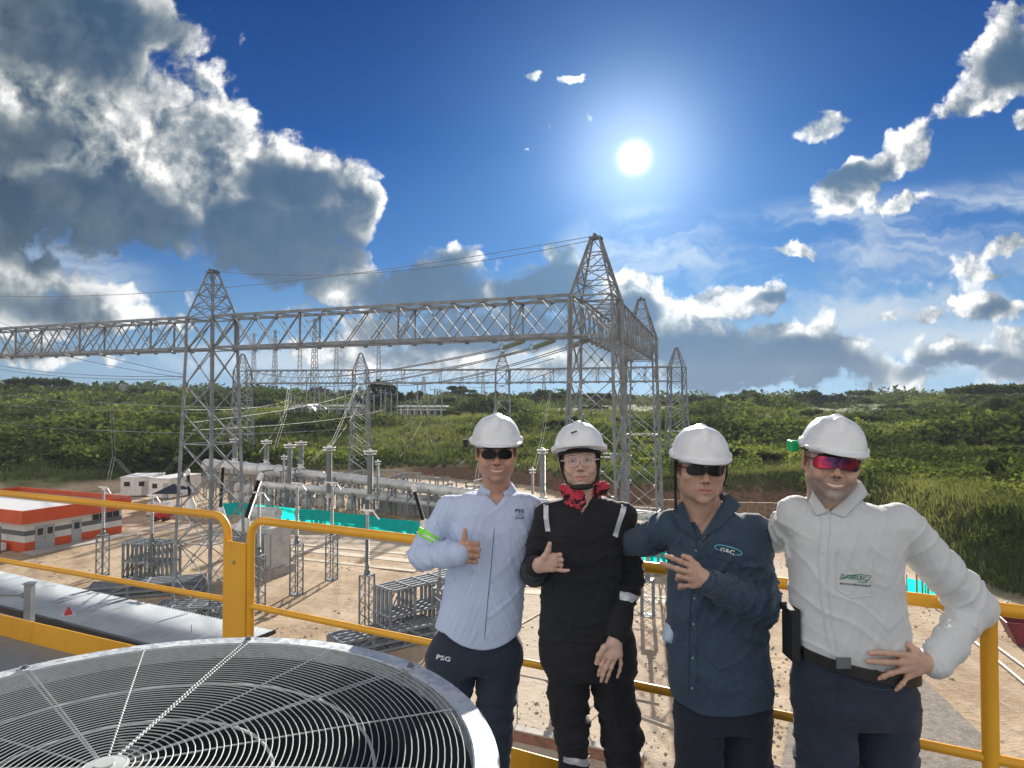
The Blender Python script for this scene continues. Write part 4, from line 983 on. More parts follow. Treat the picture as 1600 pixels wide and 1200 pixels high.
m = MB(); m.bar(a + Vector((0, 0, .2)), b_ + Vector((0, 0, .2)), .3, .4); m.build('brick_course', LOWW, t); m = MB(); m.bar(a + Vector((0, 0, .43)), b_ + Vector((0, 0, .43)), .38, .06); m.build('coping', CONC, t)
a = PG(808, 1146); m = MB(); m.tube([(0, 0, 0), (0, 0, 1.75), (-.08, 0, 1.85), (-.14, 0, 1.83)], .022, 7); m.box((0, 0, .02), (.2, .2, .04)); o = m.build('bent_rod', GALVD); o.location = a; tag(o, 'thin upright rod with a bent tip on the sand beside the kerb wall', 'rod')
# flat grey patch on the ground, and clutter, right
GREYP = mat('grey ground patch', (.22, .19, .16), .95, 0, .3, 4, bs=.8, bd=.05, bsc=14, space='w')
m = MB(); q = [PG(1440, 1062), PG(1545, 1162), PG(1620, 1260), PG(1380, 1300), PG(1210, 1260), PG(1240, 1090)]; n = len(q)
m.add([(a.x, a.y, .115) for a in q], [tuple(range(n - 1, -1, -1))]); m.build('path', GREYP)['kind'] = 'structure'
WOOD = mat('raw timber', (.38, .26, .14), .8, 0, .2, 3)
a = PG(1590, 1012); q = empty('skip', (a.x + 1.2, a.y + .3, 0), 'dark red open skip at the right edge beyond the corner rail', 'skip', None, -.35)
m = MB(); L_, W_, h_ = 3.0, 1.6, 1.25
for s_ in (-1, 1):
    m.add([(-L_ / 2 + .5, s_ * W_ / 2, .15), (L_ / 2 - .5, s_ * W_ / 2, .15), (L_ / 2, s_ * W_ / 2, h_), (-L_ / 2, s_ * W_ / 2, h_), (-L_ / 2 + .5, s_ * (W_ / 2 - .05), .15), (L_ / 2 - .5, s_ * (W_ / 2 - .05), .15), (L_ / 2, s_ * (W_ / 2 - .05), h_), (-L_ / 2, s_ * (W_ / 2 - .05), h_)],
          [(0, 1, 2, 3), (7, 6, 5, 4), (3, 2, 6, 7), (0, 3, 7, 4), (1, 5, 6, 2), (0, 4, 5, 1)])
    m.bar((s_ * (L_ / 2 - .5), 0, .15), (s_ * L_ / 2, 0, h_), .05, W_, (0, 1, 0))
m.box((0, 0, .15), (L_ - 1, W_, .06)); m.build('tub', mat('dark red skip paint', (.16, .018, .03), .5, 0, .2, 2), q)
m = MB(); [m.box((x, 0, .05), (.2, W_ * .9, .1)) for x in (-.8, .8)]; m.build('runner', GALVD, q)
for k, (u0, v0, u1, v1, Y, l) in enumerate([(1500, 968, 1625, 1060, 31, 'upper white pipe leaning across the sand at the right edge'), (1556, 950, 1575, 940, 40, 'short white stay behind the corner rail'), (1490, 975, 1610, 1075, 30, 'lower white pipe lying beside the upper one')]):
    a, b_ = PG(u0, v0, .1), PG(u1, v1, .1); m = MB(); m.tube([(0, 0, 0), tuple(b_ - a)], .06, 8); o = m.build('white_pipe', WHITEP, smooth=True); o.location = a; tag(o, l, 'pipe', 'white pipes on the ground')
for k, (u, vb, hh) in enumerate([(1440, 935, 1.9), (1449, 936, 2.0), (1458, 937, 1.8)]):
    a = PG(u, vb); m = MB(); m.box((0, 0, hh / 2), (.1, .06, hh)); o = m.build('timber_stake', WOOD); o.location = a + Vector((0, .5, 0)); tag(o, 'raw timber stake behind the netting, %s of three' % ['left', 'middle', 'right'][k], 'stake', 'timber stakes')
a = PG(1600, 930); q = empty('handrail', (a.x - 1, a.y - 4, 0), 'white tubular handrail behind the skip at the right edge', 'railing')
for k in range(9): m = MB(); m.tube([(k * .35, 0, 0), (k * .35, 0, 1.0)], .02, 6); m.build('baluster', WHITEP, q)
m = MB(); m.tube([(0, 0, 1), (2.8, 0, 1)], .03, 8); m.build('top_rail', WHITEP, q)
# scattered planks, stones and formwork behind the barrier
rgp = random.Random(4)
for k in range(34):
    u = rgp.uniform(500, 700) if k < 20 else rgp.uniform(1010, 1240); vv = (np.interp(u, [500, 700], [800, 818]) if k < 20 else rgp.uniform(822, 850)) + rgp.uniform(-5, 9); a = PG(u, vv); L = rgp.uniform(1.2, 3.2)
    m = MB(); m.box((0, 0, .08), (L, .22, .07)); o = m.build('plank', WOOD if k % 3 else PALE); o.location = (a.x, a.y, .05 + .02 * (k % 4)); o.rotation_euler = (0, rgp.uniform(-.08, .08), rgp.uniform(-.5, 1.2)); tag(o, 'loose plank in the clutter on the ground beyond the barrier', 'plank', 'loose planks')
# brown block wall along the foot of the bank
t = empty('retaining_wall', PG(1130, 806), 'low brown block retaining wall at the foot of the green bank', 'wall'); pts = [PG(1018, 804), PG(1130, 807), PG(1250, 812)]
for i in range(2):
    a, b_ = pts[i] - t.location, pts[i + 1] - t.location; n = 9
    for k in range(n):
        p0, p1 = a.lerp(b_, k / n), a.lerp(b_, (k + .94) / n); m = MB(); m.bar(p0 + Vector((0, 0, .8)), p1 + Vector((0, 0, .8)), .35, 1.6 + .2 * rgp.random()); m.build('block_panel', mat('brown block', (.22, .145, .10), .9, 0, .3, 2, bs=.5, bd=.04, bsc=6, space='w'), t)
# fence posts and wires on the terraces
for k in range(40):
    u = rgp.uniform(560, 1560); v0 = rgp.uniform(668, 720); Y = 150 * 50 / max(20, (v0 - 625)) ; Y = min(Y, 190); a = P(u, v0, Y); z0 = H(a.x, Y)
    if yard_dist(np.array([a.x]), np.array([Y]))[0] < 6: continue
    m = MB(); m.tube([(0, 0, 0), (0, 0, 2.0)], .07, 6); m.bar((-.02, 0, 1.9), (.25, -.1, 2.1), .05); o = m.build('fence_post', CONC); o.location = (a.x, Y, z0); tag(o, 'thin pale fence post on the green terraces', 'fence post', 'fence posts on the terraces')

# loose stones on the sand
rgs = np.random.default_rng(55); n_ = 7000; yy_ = 23 + 45 * rgs.random(n_) ** 1.5; xx_ = (rgs.random(n_) * 1.7 - .85) * yy_; k_ = (yard_dist(xx_, yy_) < -1) & (fbm(np.stack([xx_, yy_, xx_ * 0], -1) / 4, 3, 77) > .47); xx_, yy_ = xx_[k_], yy_[k_]; n_ = len(xx_)
oc = np.array([(1, 0, 0), (0, 1, 0), (-1, 0, 0), (0, -1, 0), (0, 0, 1), (0, 0, -1)], float); of_ = np.array([(0, 1, 4), (1, 2, 4), (2, 3, 4), (3, 0, 4), (1, 0, 5), (2, 1, 5), (3, 2, 5), (0, 3, 5)])
sz_ = (.03 + .07 * rgs.random(n_) ** 3)[:, None, None]; vv_ = (oc[None] * (.6 + .6 * rgs.random((n_, 6, 1)))) * sz_ * np.array([1.2, 1, .7]) + np.stack([xx_, yy_, hgt(xx_, yy_) + .015], -1)[:, None]
o = fast_mesh('loose_stones', vv_.reshape(-1, 3), (of_[None] + np.arange(n_)[:, None, None] * 6).reshape(-1, 3), mat('loose stone', (.36, .31, .25), .9, 0, .35, .4, space='w'), smooth=False); tag(o, 'small stones strewn over the sandy yard', 'stones', None, 'stuff')

# ------------------------------------------------------------------ walkway, guard rails
RD = .77                                    # top rail below the eye
def railpt(u, v): return PG(u, v, CZ - RD)
RL0, RL1 = railpt(-260, 744), railpt(356, 806.5)
RR0, RR1 = railpt(392, 812), railpt(1545, 950)
RR2 = RR1 + (RR1 - RR0).normalized() * 1.6
DM = mat('walkway plate', (.23, .25, .265), .6, .2, .12, 1.5, bs=.3, bd=.004, bsc=60, dirt=(.14, .14, .14))
m = MB(); q = [RL0 + (RL0 - RL1) * .6, RL1, RR0, RR2 + Vector((1.0, -.5, 0)), Vector((4.5, -6, 0)), Vector((-9, -6, 0))]
off = Vector((.22, .42, 0)) * .25
m.prism([(a.x + off.x, a.y + off.y) for a in q[:4]][::-1] + [(-9, -6), (4.5, -6)][::1] if False else [(a.x + (off.x if i < 4 else 0), a.y + (off.y if i < 4 else 0)) for i, a in enumerate(q)][::-1], DECK - .12, DECK)
tag(m.build('walkway_deck', DM), kind='structure')
WALLB = mat('plant building cladding', (.40, .41, .41), .6, .1, .1, .5)
m = MB(); m.prism([(RR2.x - .2, RR2.y - 1.2), (RL0.x + 1.5, RL0.y - 1.6), (-9, -20), (6, -20)], -.3, DECK - .125)
tag(m.build('plant_building', WALLB), 'plain clad plant building carrying the walkway', 'building')
zt = CZ - RD; zm = CZ - 1.32
def arcpts(c, a0, r, up, out, n=8): return [c + out * (r * math.cos(t)) + up * (r * math.sin(t)) for t in np.linspace(*a0, n)]
def rail_panel(a, b_, lab, endl='arc', endr='arc', posts=()):
    t = empty('guardrail', (a.x, a.y, DECK), lab, 'guardrail', 'yellow guardrail panels along the walkway'); O = Vector((a.x, a.y, DECK))
    a = Vector((a.x, a.y, zt)); b_ = Vector((b_.x, b_.y, zt)); dn = (b_ - a).normalized(); up = Vector((0, 0, 1)); r = .12
    pts = []
    if endl == 'arc': pts += [a - up * (zt - DECK - .0)] + arcpts(a - up * r + dn * r, (math.pi, math.pi / 2), r, up, dn)
    else: pts += [a]
    if endr == 'arc': pts += arcpts(b_ - up * r - dn * r, (math.pi / 2, 0), r, up, dn) + [b_ - up * (zt - DECK)]
    else: pts += [b_]
    m = MB(); m.tube([p_ - O for p_ in pts], .0255, 16); m.build('top_rail', YEL, t, smooth=True)
    m = MB(); d_ = Vector((0, 0, zm - zt)); m.tube([a + d_ - O, b_ + d_ - O], .0195, 14); m.build('mid_rail', YEL, t, smooth=True)
    m = MB(); p0, p1 = a - O, b_ - O; sd = Vector((dn.y, -dn.x, 0)) * -.035
    m.bar(Vector((p0.x, p0.y, .085)) + sd, Vector((p1.x, p1.y, .085)) + sd, .008, .17); m.build('toe_board', YEL, t)
    for f in posts:
        c = a.lerp(b_, f) - O; m = MB(); m.tube([(c.x, c.y, .01), (c.x, c.y, c.z)], .029, 16); ps = m.build('post', YEL, t, smooth=True)
        m = MB(); m.box((c.x, c.y, .006), (.14, .14, .012)); m.lathe((c.x + .05, c.y + .05, .01), [(.012, 0), (.012, .02)], 6); m.build('base_plate', YEL, ps)
    return t
L_ = (RR1 - RR0).length
rail_panel(RL0, RL1, 'yellow guardrail panel left of the double post, in front of the corrugated roof', 'open', 'arc', (.02,))
fx = (railpt(1065, 892) - RR0).length / L_
rail_panel(RR0, RR1, 'long yellow guardrail panel running behind the four people', 'arc', 'open', (fx, .9995))
rail_panel(RR1 + (RR1 - RR0).normalized() * .004, RR2, 'short yellow guardrail panel beyond the corner post at the right edge', 'open', 'open', (.98,))
c = (RL1 + RR0) / 2; dn = (RR0 - RL1).normalized(); q = empty('rail_joint_post', (c.x, c.y, DECK), 'flat yellow double post plate joining two guardrail panels, behind the fan', 'post', None, math.atan2(dn.y, dn.x))
m = MB(); wv = .232; m.box((.0, -.030, .515), (wv, .010, 1.03)); o = m.build('plate', YEL, q)
m = MB(); [m.lathe((x, -.036, z), [(.010, 0), (.010, .008), (.006, .012)], 8, (0, -1, 0)) for x, z in ((0, .90), (0, .12), (-.05, .12), (.05, .12))]; m.build('bolt', GALV, q)
bpy.context.view_layer.update()

# corrugated lean-to roof below the walkway
SHEET = bpy.data.materials.new('corrugated sheet'); SHEET.use_nodes = True; N.nt = SHEET.node_tree; b = SHEET.node_tree.nodes['Principled BSDF']
co = worldco(); n1 = noise(co, .5, 5); c = mixc(sstep(n1, .35, .65), (.27, .31, .35), (.35, .385, .42)); c = mixc(sstep(noise(mapping(co, (0, 0, 0), (0, 0, R(-27.6)), (6, .5, 1)), 1.2, 4), .55, .7) * .35, c, (.19, .22, .25))
setp(b, 'Base Color', c); setp(b, 'Roughness', .8); setp(b, 'Metallic', 0.0); b.inputs['Specular IOR Level'].default_value = .15
ZR = 3.4
A0, A1, B0, B1 = PG(0, 893, ZR), PG(428, 986, ZR), PG(0, 950, ZR), PG(212, 1003, ZR)
dn = (A1 - A0).normalized(); nn = Vector((dn.y, -dn.x, 0)); Wd = (B0 - A0).dot(nn)
A0 = A0 - dn * 12; LL = (A1 - A0).length; t = empty('lean_to_shed', (A1.x, A1.y, 0), 'long shed with pale corrugated roof and black gutter below the walkway', 'building', None, math.atan2(dn.y, dn.x))
nx = int(LL / .02); xs = -np.arange(nx) * .02; prof_z = ZR + .036 * np.sin(xs * 2 * math.pi / .19)
Vv = []; 
for y in (0.0, -Wd): Vv += [np.stack([xs, np.full(nx, y), prof_z + (.12 if y < 0 else 0)], -1)]
for y in (-Wd, 0.0): Vv += [np.stack([xs, np.full(nx, y), prof_z - .012 + (.12 if y < 0 else 0)], -1)]
Vv = np.concatenate(Vv); i = np.arange(nx - 1); Qs = []
for r_ in range(4):
    r2 = (r_ + 1) % 4; Qs.append(np.stack([r_ * nx + i, r_ * nx + i + 1, r2 * nx + i + 1, r2 * nx + i], -1))
fast_mesh('roof_sheet', Vv, np.concatenate(Qs), SHEET, t, smooth=True)
m = MB()
for k in range(9): m.box((-k * 3.2 - 1.7, -Wd / 2, ZR + .095), (.05, Wd * .98, .004))
m.build('lap_joint', SHEET, t)
m = MB(); m.bar((0, -Wd - .08, ZR + .02), (-LL, -Wd - .08, ZR + .02), .16, .26); m.build('gutter', BLACKR, t)
m = MB(); m.bar((.06, -Wd, ZR - .02), (.06, .02, ZR - .02), .05, .16); m.build('barge_board', BLACKR, t)
m = MB(); m.box((-LL / 2, -Wd / 2, (ZR - .1) / 2), (LL - .3, Wd - .3, ZR - .14)); m.build('wall', WALLB, t)
bpy.context.view_layer.update()
g_ = PG(107, 962, ZR + .07); q = empty('roof_marker', g_, 'small red and white pyramid marker on the corrugated roof', 'marker')
m = MB(); m.lathe((0, 0, 0), [(.30, 0), (.30, .05)], 4); m.build('base', WHITEP, q); m = MB(); m.lathe((0, 0, .05), [(.21, 0), (.02, .34)], 4); m.build('cone', mat('red plastic', (.50, .02, .03), .4), q)
m = MB(); g_ = PG(299, 993, ZR); m.tube([(0, 0, 0), (0, 0, .42)], .012, 6); o = m.build('roof_rod', GALVD); o.location = g_; tag(o, 'thin rod standing up from the corrugated roof near the fan', 'rod')
# lower gravel roof strip and grey wall in front of the shed
m = MB(); a, b_ = PG(-300, 990, 1.0), PG(420, 1120, 1.0); 
a = P(45, 1004, 13.0); h_ = P(45, 912, 13.0); q = empty('steel_post', (a.x, a.y, 0), 'grey square steel post rising in front of the corrugated roof, far left', 'post')
m = MB(); m.box((0, 0, h_.z / 2), (.13, .13, h_.z)); m.build('shaft', GALV, q); m = MB(); m.box((0, 0, h_.z + .01), (.17, .17, .02)); m.build('cap', GALV, q); m = MB(); m.box((0, 0, .02), (.4, .4, .04)); m.build('base_plate', GALV, q)
m = MB(); m.tube([(-.08, 0, h_.z - .22), (-1.5, -.2, h_.z - .15), (-4.5, -.4, h_.z - .05)], .022, 6); m.lathe((-.08, 0, h_.z - .22), [(.05, 0), (.05, .06)], 8, (-1, 0, 0)); m.build('stay_cable', CABLE, q)
m = MB(); m.prism([(a.x - 22, a.y + 11.0), (a.x + 3.6, a.y + 3.5), (a.x + 2.0, a.y - 3.6), (a.x - 22, a.y + 3)], 2.0, 2.3)
tag(m.build('flat_roof_slab', mat('grey membrane roof', (.36, .355, .36), .8, 0, .06, .6)), 'flat grey roof slab between the walkway and the corrugated shed', 'roof')

# ------------------------------------------------------------------ condenser fan
HF = .85; fc = Vector((-1.0863 * HF, 1.8324 * HF, CZ - HF)); RO = 1.0552 * HF
FAN = bpy.data.materials.new('spangled galvanising'); FAN.use_nodes = True; N.nt = FAN.node_tree; b = FAN.node_tree.nodes['Principled BSDF']
co = objco(); vc = voro(co, 45, 2, out='Color'); vx = sep(vc)[0]
c = mixc(vx, (.36, .41, .45), (.60, .65, .68)); c = mixc(sstep(noise(co, 6, 6, .7), .5, .7) * .5, c, (.28, .31, .32))
setp(b, 'Base Color', c); setp(b, 'Metallic', .45); setp(b, 'Roughness', N.m('MULTIPLY_ADD', vx, .2, .38)); setp(b, 'Normal', bump(noise(co, 30, 4), .15, .002))
WIRE = mat('galvanised wire', (.50, .53, .52), .5, .3, .1, 3)
DARKM = mat('dark fan housing', (.022, .028, .031), .9, 0, .3, 3, dirt=(.04, .045, .04), spec=.08)
BLADE = mat('fan blade enamel', (.024, .033, .038), .9, 0, .2, 3, spec=.08)
t = empty('cooling_fan', (fc.x, fc.y, DECK), 'large round cooling fan with spiral wire guard in the lower left foreground', 'fan'); zf = fc.z - DECK
m = MB(); ri = RO - .062
m.lathe((0, 0, 0), [(ri, zf - .05), (ri, zf - .004), (ri + .004, zf), (RO - .004, zf), (RO, zf - .004), (RO, zf - .05)][::1], 160)
V_ = np.concatenate(m.v); m.f = m.f[:-2]; m.mi = m.mi[:-2]; rim = m.build('rim', FAN, t, smooth=30)
m = MB(); m.lathe((0, 0, 0), [(ri + .001, zf - .05), (ri - .006, zf - .1), (ri - .03, zf - .34), (ri - .03, zf - .5), (.0, zf - .5)], 96); m.f = m.f[:-2]; m.mi = m.mi[:-2]; m.build('shroud', mat('fan shroud', (.035, .045, .050), .9, 0, .25, 2, spec=.1), t, smooth=50)
m = MB(); m.lathe((0, 0, 0), [(RO - .01, .0), (RO - .01, zf - .05)], 96); m.f = m.f[:-2]; m.mi = m.mi[:-2]; m.build('housing', FAN, t, smooth=30)
m = MB(); nr_ = 50
def dome(r): return zf + .006 + .014 * (1 - (r / ri) ** 2)
for k in range(nr_):
    r = .045 + (ri - .02 - .045) * k / (nr_ - 1); ns = 48 if k < 10 else 96
    m.tube([(math.cos(a) * r, math.sin(a) * r, dome(r)) for a in np.linspace(0, 2 * math.pi, ns + 1)[:-1]], .0014, 5, closed=True)
m.build('wire_guard', WIRE, t, smooth=True)
for k in range(16):
    a = R(22.5 * k + .5); m = MB(); dd = Vector((math.cos(a), math.sin(a), 0)); sd = Vector((-dd.y, dd.x, 0))
    for o_ in ((-.0055, .0055) if k % 2 == 0 else (0,)):
        m.tube([dd * r + sd * o_ * (r / ri * 1.2 + .3) + Vector((0, 0, dome(r) - .0042)) for r in np.linspace(.02, ri + (.012 if k % 2 == 0 else -.01), 12)], .0024, 5)
    m.build('spoke', WIRE, t, smooth=True)
    if k % 2 == 0:
        m = MB(); c = dd * (ri + .024) + Vector((0, 0, zf)); m.box(tuple(c + Vector((0, 0, .003))), (.05, .02, .005), a); m.build('clip', FAN, t)
        m = MB(); m.lathe(tuple(c + Vector((0, 0, .005))), [(.013, 0), (.013, .003), (.0085, .0035), (.0085, .010)], 6); m.build('bolt', GALVD, t)
m = MB(); m.lathe((0, 0, dome(0) - .006), [(.048, 0), (.050, .002), (.050, .006), (.02, .009), (.02, .014)], 32); m.build('guard_hub', WIRE, t, smooth=30)
m = MB(); m.lathe((0, 0, zf - .34), [(.16, 0), (.17, .02), (.17, .16), (.10, .21), (.04, .22)], 32); m.build('motor_hub', DARKM, t, smooth=40)
nb = 5
for k in range(nb):
    a0 = 2 * math.pi * k / nb + .35; vs = []; fs = []; nr2, nc = 14, 8
    for s_ in (0, 1):
        for i in range(nr2 + 1):
            r = .15 + (ri - .07 - .15) * i / nr2; sweep = .45 * (i / nr2) ** 1.3; wd = (.42 - .12 * i / nr2) * (.6 + .4 * min(1, i / 3))
            for j in range(nc + 1):
                f = j / nc - .5; an = a0 + sweep + f * wd / max(r, .2) * .62; pz = zf - .20 + f * .13 + .02 * (1 - 4 * f * f) - .006 * s_
                vs.append((math.cos(an) * r, math.sin(an) * r, pz))
    n1_ = (nr2 + 1) * (nc + 1)
    for i in range(nr2):
        for j in range(nc):
            q0 = i * (nc + 1) + j; fs.append((q0, q0 + 1, q0 + nc + 2, q0 + nc + 1)); fs.append((n1_ + q0, n1_ + q0 + nc + 1, n1_ + q0 + nc + 2, n1_ + q0 + 1))
    m = MB(); m.add(vs, fs); m.build('blade', BLADE, t, smooth=60)
m = MB()
for a in (.4, 2.0, 3.6): m.bar((math.cos(a) * .1, math.sin(a) * .1, zf - .42), (math.cos(a) * (ri - .03), math.sin(a) * (ri - .03), zf - .42), .05, .03)
m.build('motor_mount', DARKM, t)
for r in (.36, .60):
    m = MB(); m.tube([(math.cos(a) * r, math.sin(a) * r, zf - .045) for a in np.linspace(0, 2 * math.pi, 97)[:-1]], .0045, 6, closed=True); m.build('stiffener_ring', WIRE, t, smooth=True)

# ------------------------------------------------------------------ distance-field modelling for bodies and cloth
class SDF:
    def __init__(s, lo, hi, res):
        s.lo = np.array(lo, float); s.res = res; s.n = np.maximum(4, np.ceil((np.array(hi) - s.lo) / res).astype(int) + 1)
        s.V = np.full(tuple(s.n), 1.0, np.float32)
    def _sub(s, lo, hi, pad):
        a = np.clip(np.floor((np.array(lo) - pad - s.lo) / s.res).astype(int), 0, s.n); b = np.clip(np.ceil((np.array(hi) + pad - s.lo) / s.res).astype(int) + 1, 0, s.n)
        if np.any(b <= a): return None, None
        sl = tuple(slice(i, j) for i, j in zip(a, b))
        g_ = np.meshgrid(*[s.lo[k] + s.res * np.arange(a[k], b[k]) for k in range(3)], indexing='ij')
        return sl, np.stack(g_, -1).astype(np.float32)
    def op(s, lo, hi, fn, k=.01, mode='add'):
        pad = max(k * 1.5, s.res * 3) + .01; sl, p = s._sub(lo, hi, pad)
        if sl is None: return s
        d = fn(p); cur = s.V[sl]
        if mode == 'add':
            h_ = np.clip(.5 + .5 * (cur - d) / k, 0, 1); s.V[sl] = cur * (1 - h_) + d * h_ - k * h_ * (1 - h_)
        else:
            h_ = np.clip(.5 - .5 * (cur + d) / k, 0, 1); s.V[sl] = cur * (1 - h_) + (-d) * h_ + k * h_ * (1 - h_)
        return s
    def cone(s, a, b, ra, rb, k=.01, mode='add'):
        a, b = np.array(a, float), np.array(b, float); r = max(ra, rb)
        def fn(p):
            ab = b - a; t = np.clip(((p - a) @ ab) / max(ab @ ab, 1e-9), 0, 1)
            return np.linalg.norm(p - a - t[..., None] * ab, axis=-1) - (ra + (rb - ra) * t)
        return s.op(np.minimum(a, b) - r, np.maximum(a, b) + r, fn, k, mode)
    def chain(s, pts, rs, k=.01, mode='add'):
        for i in range(len(pts) - 1): s.cone(pts[i], pts[i + 1], rs[i], rs[i + 1], k, mode)
        return s
    def ell(s, c, r, k=.01, mode='add', rot=None):
        c = np.array(c, float); r = np.array(r, float); M = None if rot is None else np.array(Euler([R(x) for x in rot]).to_matrix())
        def fn(p):
            q = p - c
            if M is not None: q = q @ M
            l = np.linalg.norm(q / r, axis=-1); l2 = np.linalg.norm(q / (r * r), axis=-1)
            return l * (l - 1) / np.maximum(l2, 1e-6)
        e = max(r); return s.op(c - (r if M is None else e), c + (r if M is None else e), fn, k, mode)
    def loft(s, rings, k=.02, mode='add', pw=2.4):
        """rings: (z, cx, cy, a, b) bottom to top"""
        rg_ = np.array(sorted(rings), float); z = rg_[:, 0]
        def fn(p):
            zz = p[..., 2]; cx, cy, a, b = [np.interp(zz, z, rg_[:, i]) for i in (1, 2, 3, 4)]
            q = ((np.abs(p[..., 0] - cx) / a) ** pw + (np.abs(p[..., 1] - cy) / b) ** pw) ** (1 / pw)
            d = (q - 1) * np.minimum(a, b) * .95
            return np.maximum(d, np.maximum(z[0] - zz, zz - z[-1]))
        A = rg_[:, 3].max(); B = rg_[:, 4].max()
        return s.op((rg_[:, 1].min() - A, rg_[:, 2].min() - B, z[0]), (rg_[:, 1].max() + A, rg_[:, 2].max() + B, z[-1]), fn, k, mode)
    def cut(s, fn): s.V = np.maximum(s.V, fn(s._sub(s.lo, s.lo + s.res * (s.n - 1), 0)[1])).astype(np.float32); return s
    def mesh(s, smooth=1):
        V = s.V.copy(); V[0] = V[-1] = 1; V[:, 0] = V[:, -1] = 1; V[:, :, 0] = V[:, :, -1] = 1
        I = V < 0; nx, ny, nz = V.shape; cs = [(i, j, k) for i in (0, 1) for j in (0, 1) for k in (0, 1)]
        cnt = sum(I[i:nx - 1 + i, j:ny - 1 + j, k:nz - 1 + k].astype(np.int8) for i, j, k in cs)
        act = (cnt > 0) & (cnt < 8); idx = np.argwhere(act); vid = np.full(act.shape, -1, np.int64); vid[act] = np.arange(len(idx))
        cv = {c: V[idx[:, 0] + c[0], idx[:, 1] + c[1], idx[:, 2] + c[2]] for c in cs}
        acc = np.zeros((len(idx), 3)); n_ = np.zeros(len(idx))
        for c in cs:
            for ax in range(3):
                if c[ax] == 0:
                    e = list(c); e[ax] = 1; e = tuple(e); v0, v1 = cv[c], cv[e]; m_ = (v0 < 0) != (v1 < 0)
                    t = np.where(m_, v0 / np.where(np.abs(v0 - v1) < 1e-9, 1, v0 - v1), 0); pt = np.tile(np.array(c, float), (len(idx), 1)); pt[:, ax] += t
                    acc += pt * m_[:, None]; n_ += m_
        P_ = (idx + acc / n_[:, None]) * s.res + s.lo; Q = []
        for ax in range(3):
            u_, w_ = (ax + 1) % 3, (ax + 2) % 3; sl0 = [slice(None)] * 3; sl1 = [slice(None)] * 3; sl0[ax] = slice(0, -1); sl1[ax] = slice(1, None)
            ed = I[tuple(sl0)] != I[tuple(sl1)]; e = np.argwhere(ed); e = e[(e[:, u_] > 0) & (e[:, w_] > 0) & (e[:, u_] < V.shape[u_] - 1) & (e[:, w_] < V.shape[w_] - 1)]
            ins = I[e[:, 0], e[:, 1], e[:, 2]]; du = np.zeros(3, int); du[u_] = 1; dw = np.zeros(3, int); dw[w_] = 1
            q = np.stack([vid[tuple((e - du - dw).T)], vid[tuple((e - dw).T)], vid[tuple(e.T)], vid[tuple((e - du).T)]], -1)
            q[~ins] = q[~ins][:, ::-1]; Q.append(q)
        Q = np.concatenate(Q)
        for _ in range(smooth):
            S = np.zeros_like(P_); c_ = np.zeros(len(P_))
            for i in range(4):
                for j in (1, 3):
                    np.add.at(S, Q[:, i], P_[Q[:, (i + j) % 4]]); np.add.at(c_, Q[:, i], 1)
            P_ = P_ * .5 + .5 * S / np.maximum(c_, 1)[:, None]
        return P_, Q
def vnormals(P_, Q):
    n = np.cross(P_[Q[:, 2]] - P_[Q[:, 0]], P_[Q[:, 3]] - P_[Q[:, 1]]); o = np.zeros_like(P_)
    for i in range(4): np.add.at(o, Q[:, i], n)
    return o / np.maximum(np.linalg.norm(o, axis=1, keepdims=True), 1e-9)
def folds(p, seed, fr=(4, 4, 13), tilt=0.0, warp=.35):
    """ridged cloth folds, mostly across z, tilted"""
    xm = p[:, 0].mean(); q = np.stack([p[:, 0], p[:, 1], p[:, 2] - math.tan(tilt) * np.abs(p[:, 0] - xm) * .9 + .25 * p[:, 0] * math.sin(seed)], -1)
    w = np.stack([vnoise(p * 5 + 3, seed), vnoise(p * 5 + 9, seed + 1), vnoise(p * 5 + 15, seed + 2)], -1) - .5
    q = (q + w * warp * .3) * np.array(fr)
    r_ = 1 - np.abs(2 * vnoise(q, seed + 5) - 1); r2 = 1 - np.abs(2 * vnoise(q * 1.9 + 5, seed + 8) - 1)
    return r_ ** 4 * .75 + r2 ** 3 * .25 - .30
def sm(x, a, b): t = np.clip((x - a) / (b - a), 0, 1); return t * t * (3 - 2 * t)

# materials for people
def skinmat(name, base):
    m, b = newmat(name); tone = attr('tint', 'Color'); n1 = noise(objco(), 45, 4); n2 = noise(objco(), 9, 3)
    c = mixc(sstep(n1 * .5 + n2 * .5, .35, .65), tuple(x * .88 for x in base), tuple(min(1, x * 1.1) for x in base))
    c = mixc(1.0, c, tone, 'MULTIPLY'); setp(b, 'Base Color', c); setp(b, 'Roughness', .48); setp(b, 'Subsurface Weight', .12)
    b.inputs['Subsurface Radius'].default_value = (.012, .005, .003); setp(b, 'Normal', bump(noise(objco(), 260, 3), .12, .001)); return m
def clothmat(name, col, weave=900, wb=.25, var=.10, rough=.85, big=6.0, sheen=.15, trans=0.0, wear=None):
    m, b = newmat(name); co = objco(); w = noise(mapping(co, scale=(1, 1, 1)), weave, 2); n1 = noise(co, big, 5, .6)
    c = mixc(sstep(n1, .3, .7), tuple(x * (1 - var) for x in col), tuple(min(1, x * (1 + var)) for x in col))
    c = mixc(w * .35, c, tuple(min(1, x * 1.35) for x in col))
    if wear is not None: c = mixc(sstep(noise(co, 38, 6, .7), .48, .72) * .5, c, wear)
    setp(b, 'Base Color', c); setp(b, 'Roughness', rough); setp(b, 'Sheen Weight', sheen)
    setp(b, 'Normal', bump(noise(co, 260, 3) * .6 + noise(co, 34, 4) * 1.4, wb, .004))
    if trans > 0: setp(b, 'Transmission Weight', 0.0)
    return m
HATW = mat('white helmet shell', (.74, .75, .76), .28, 0, .03, 6, dirt=(.60, .60, .60), dscale=9)
LENSB = mat('dark lens', (.006, .007, .010), .22, 0, .1, 6, spec=.25)
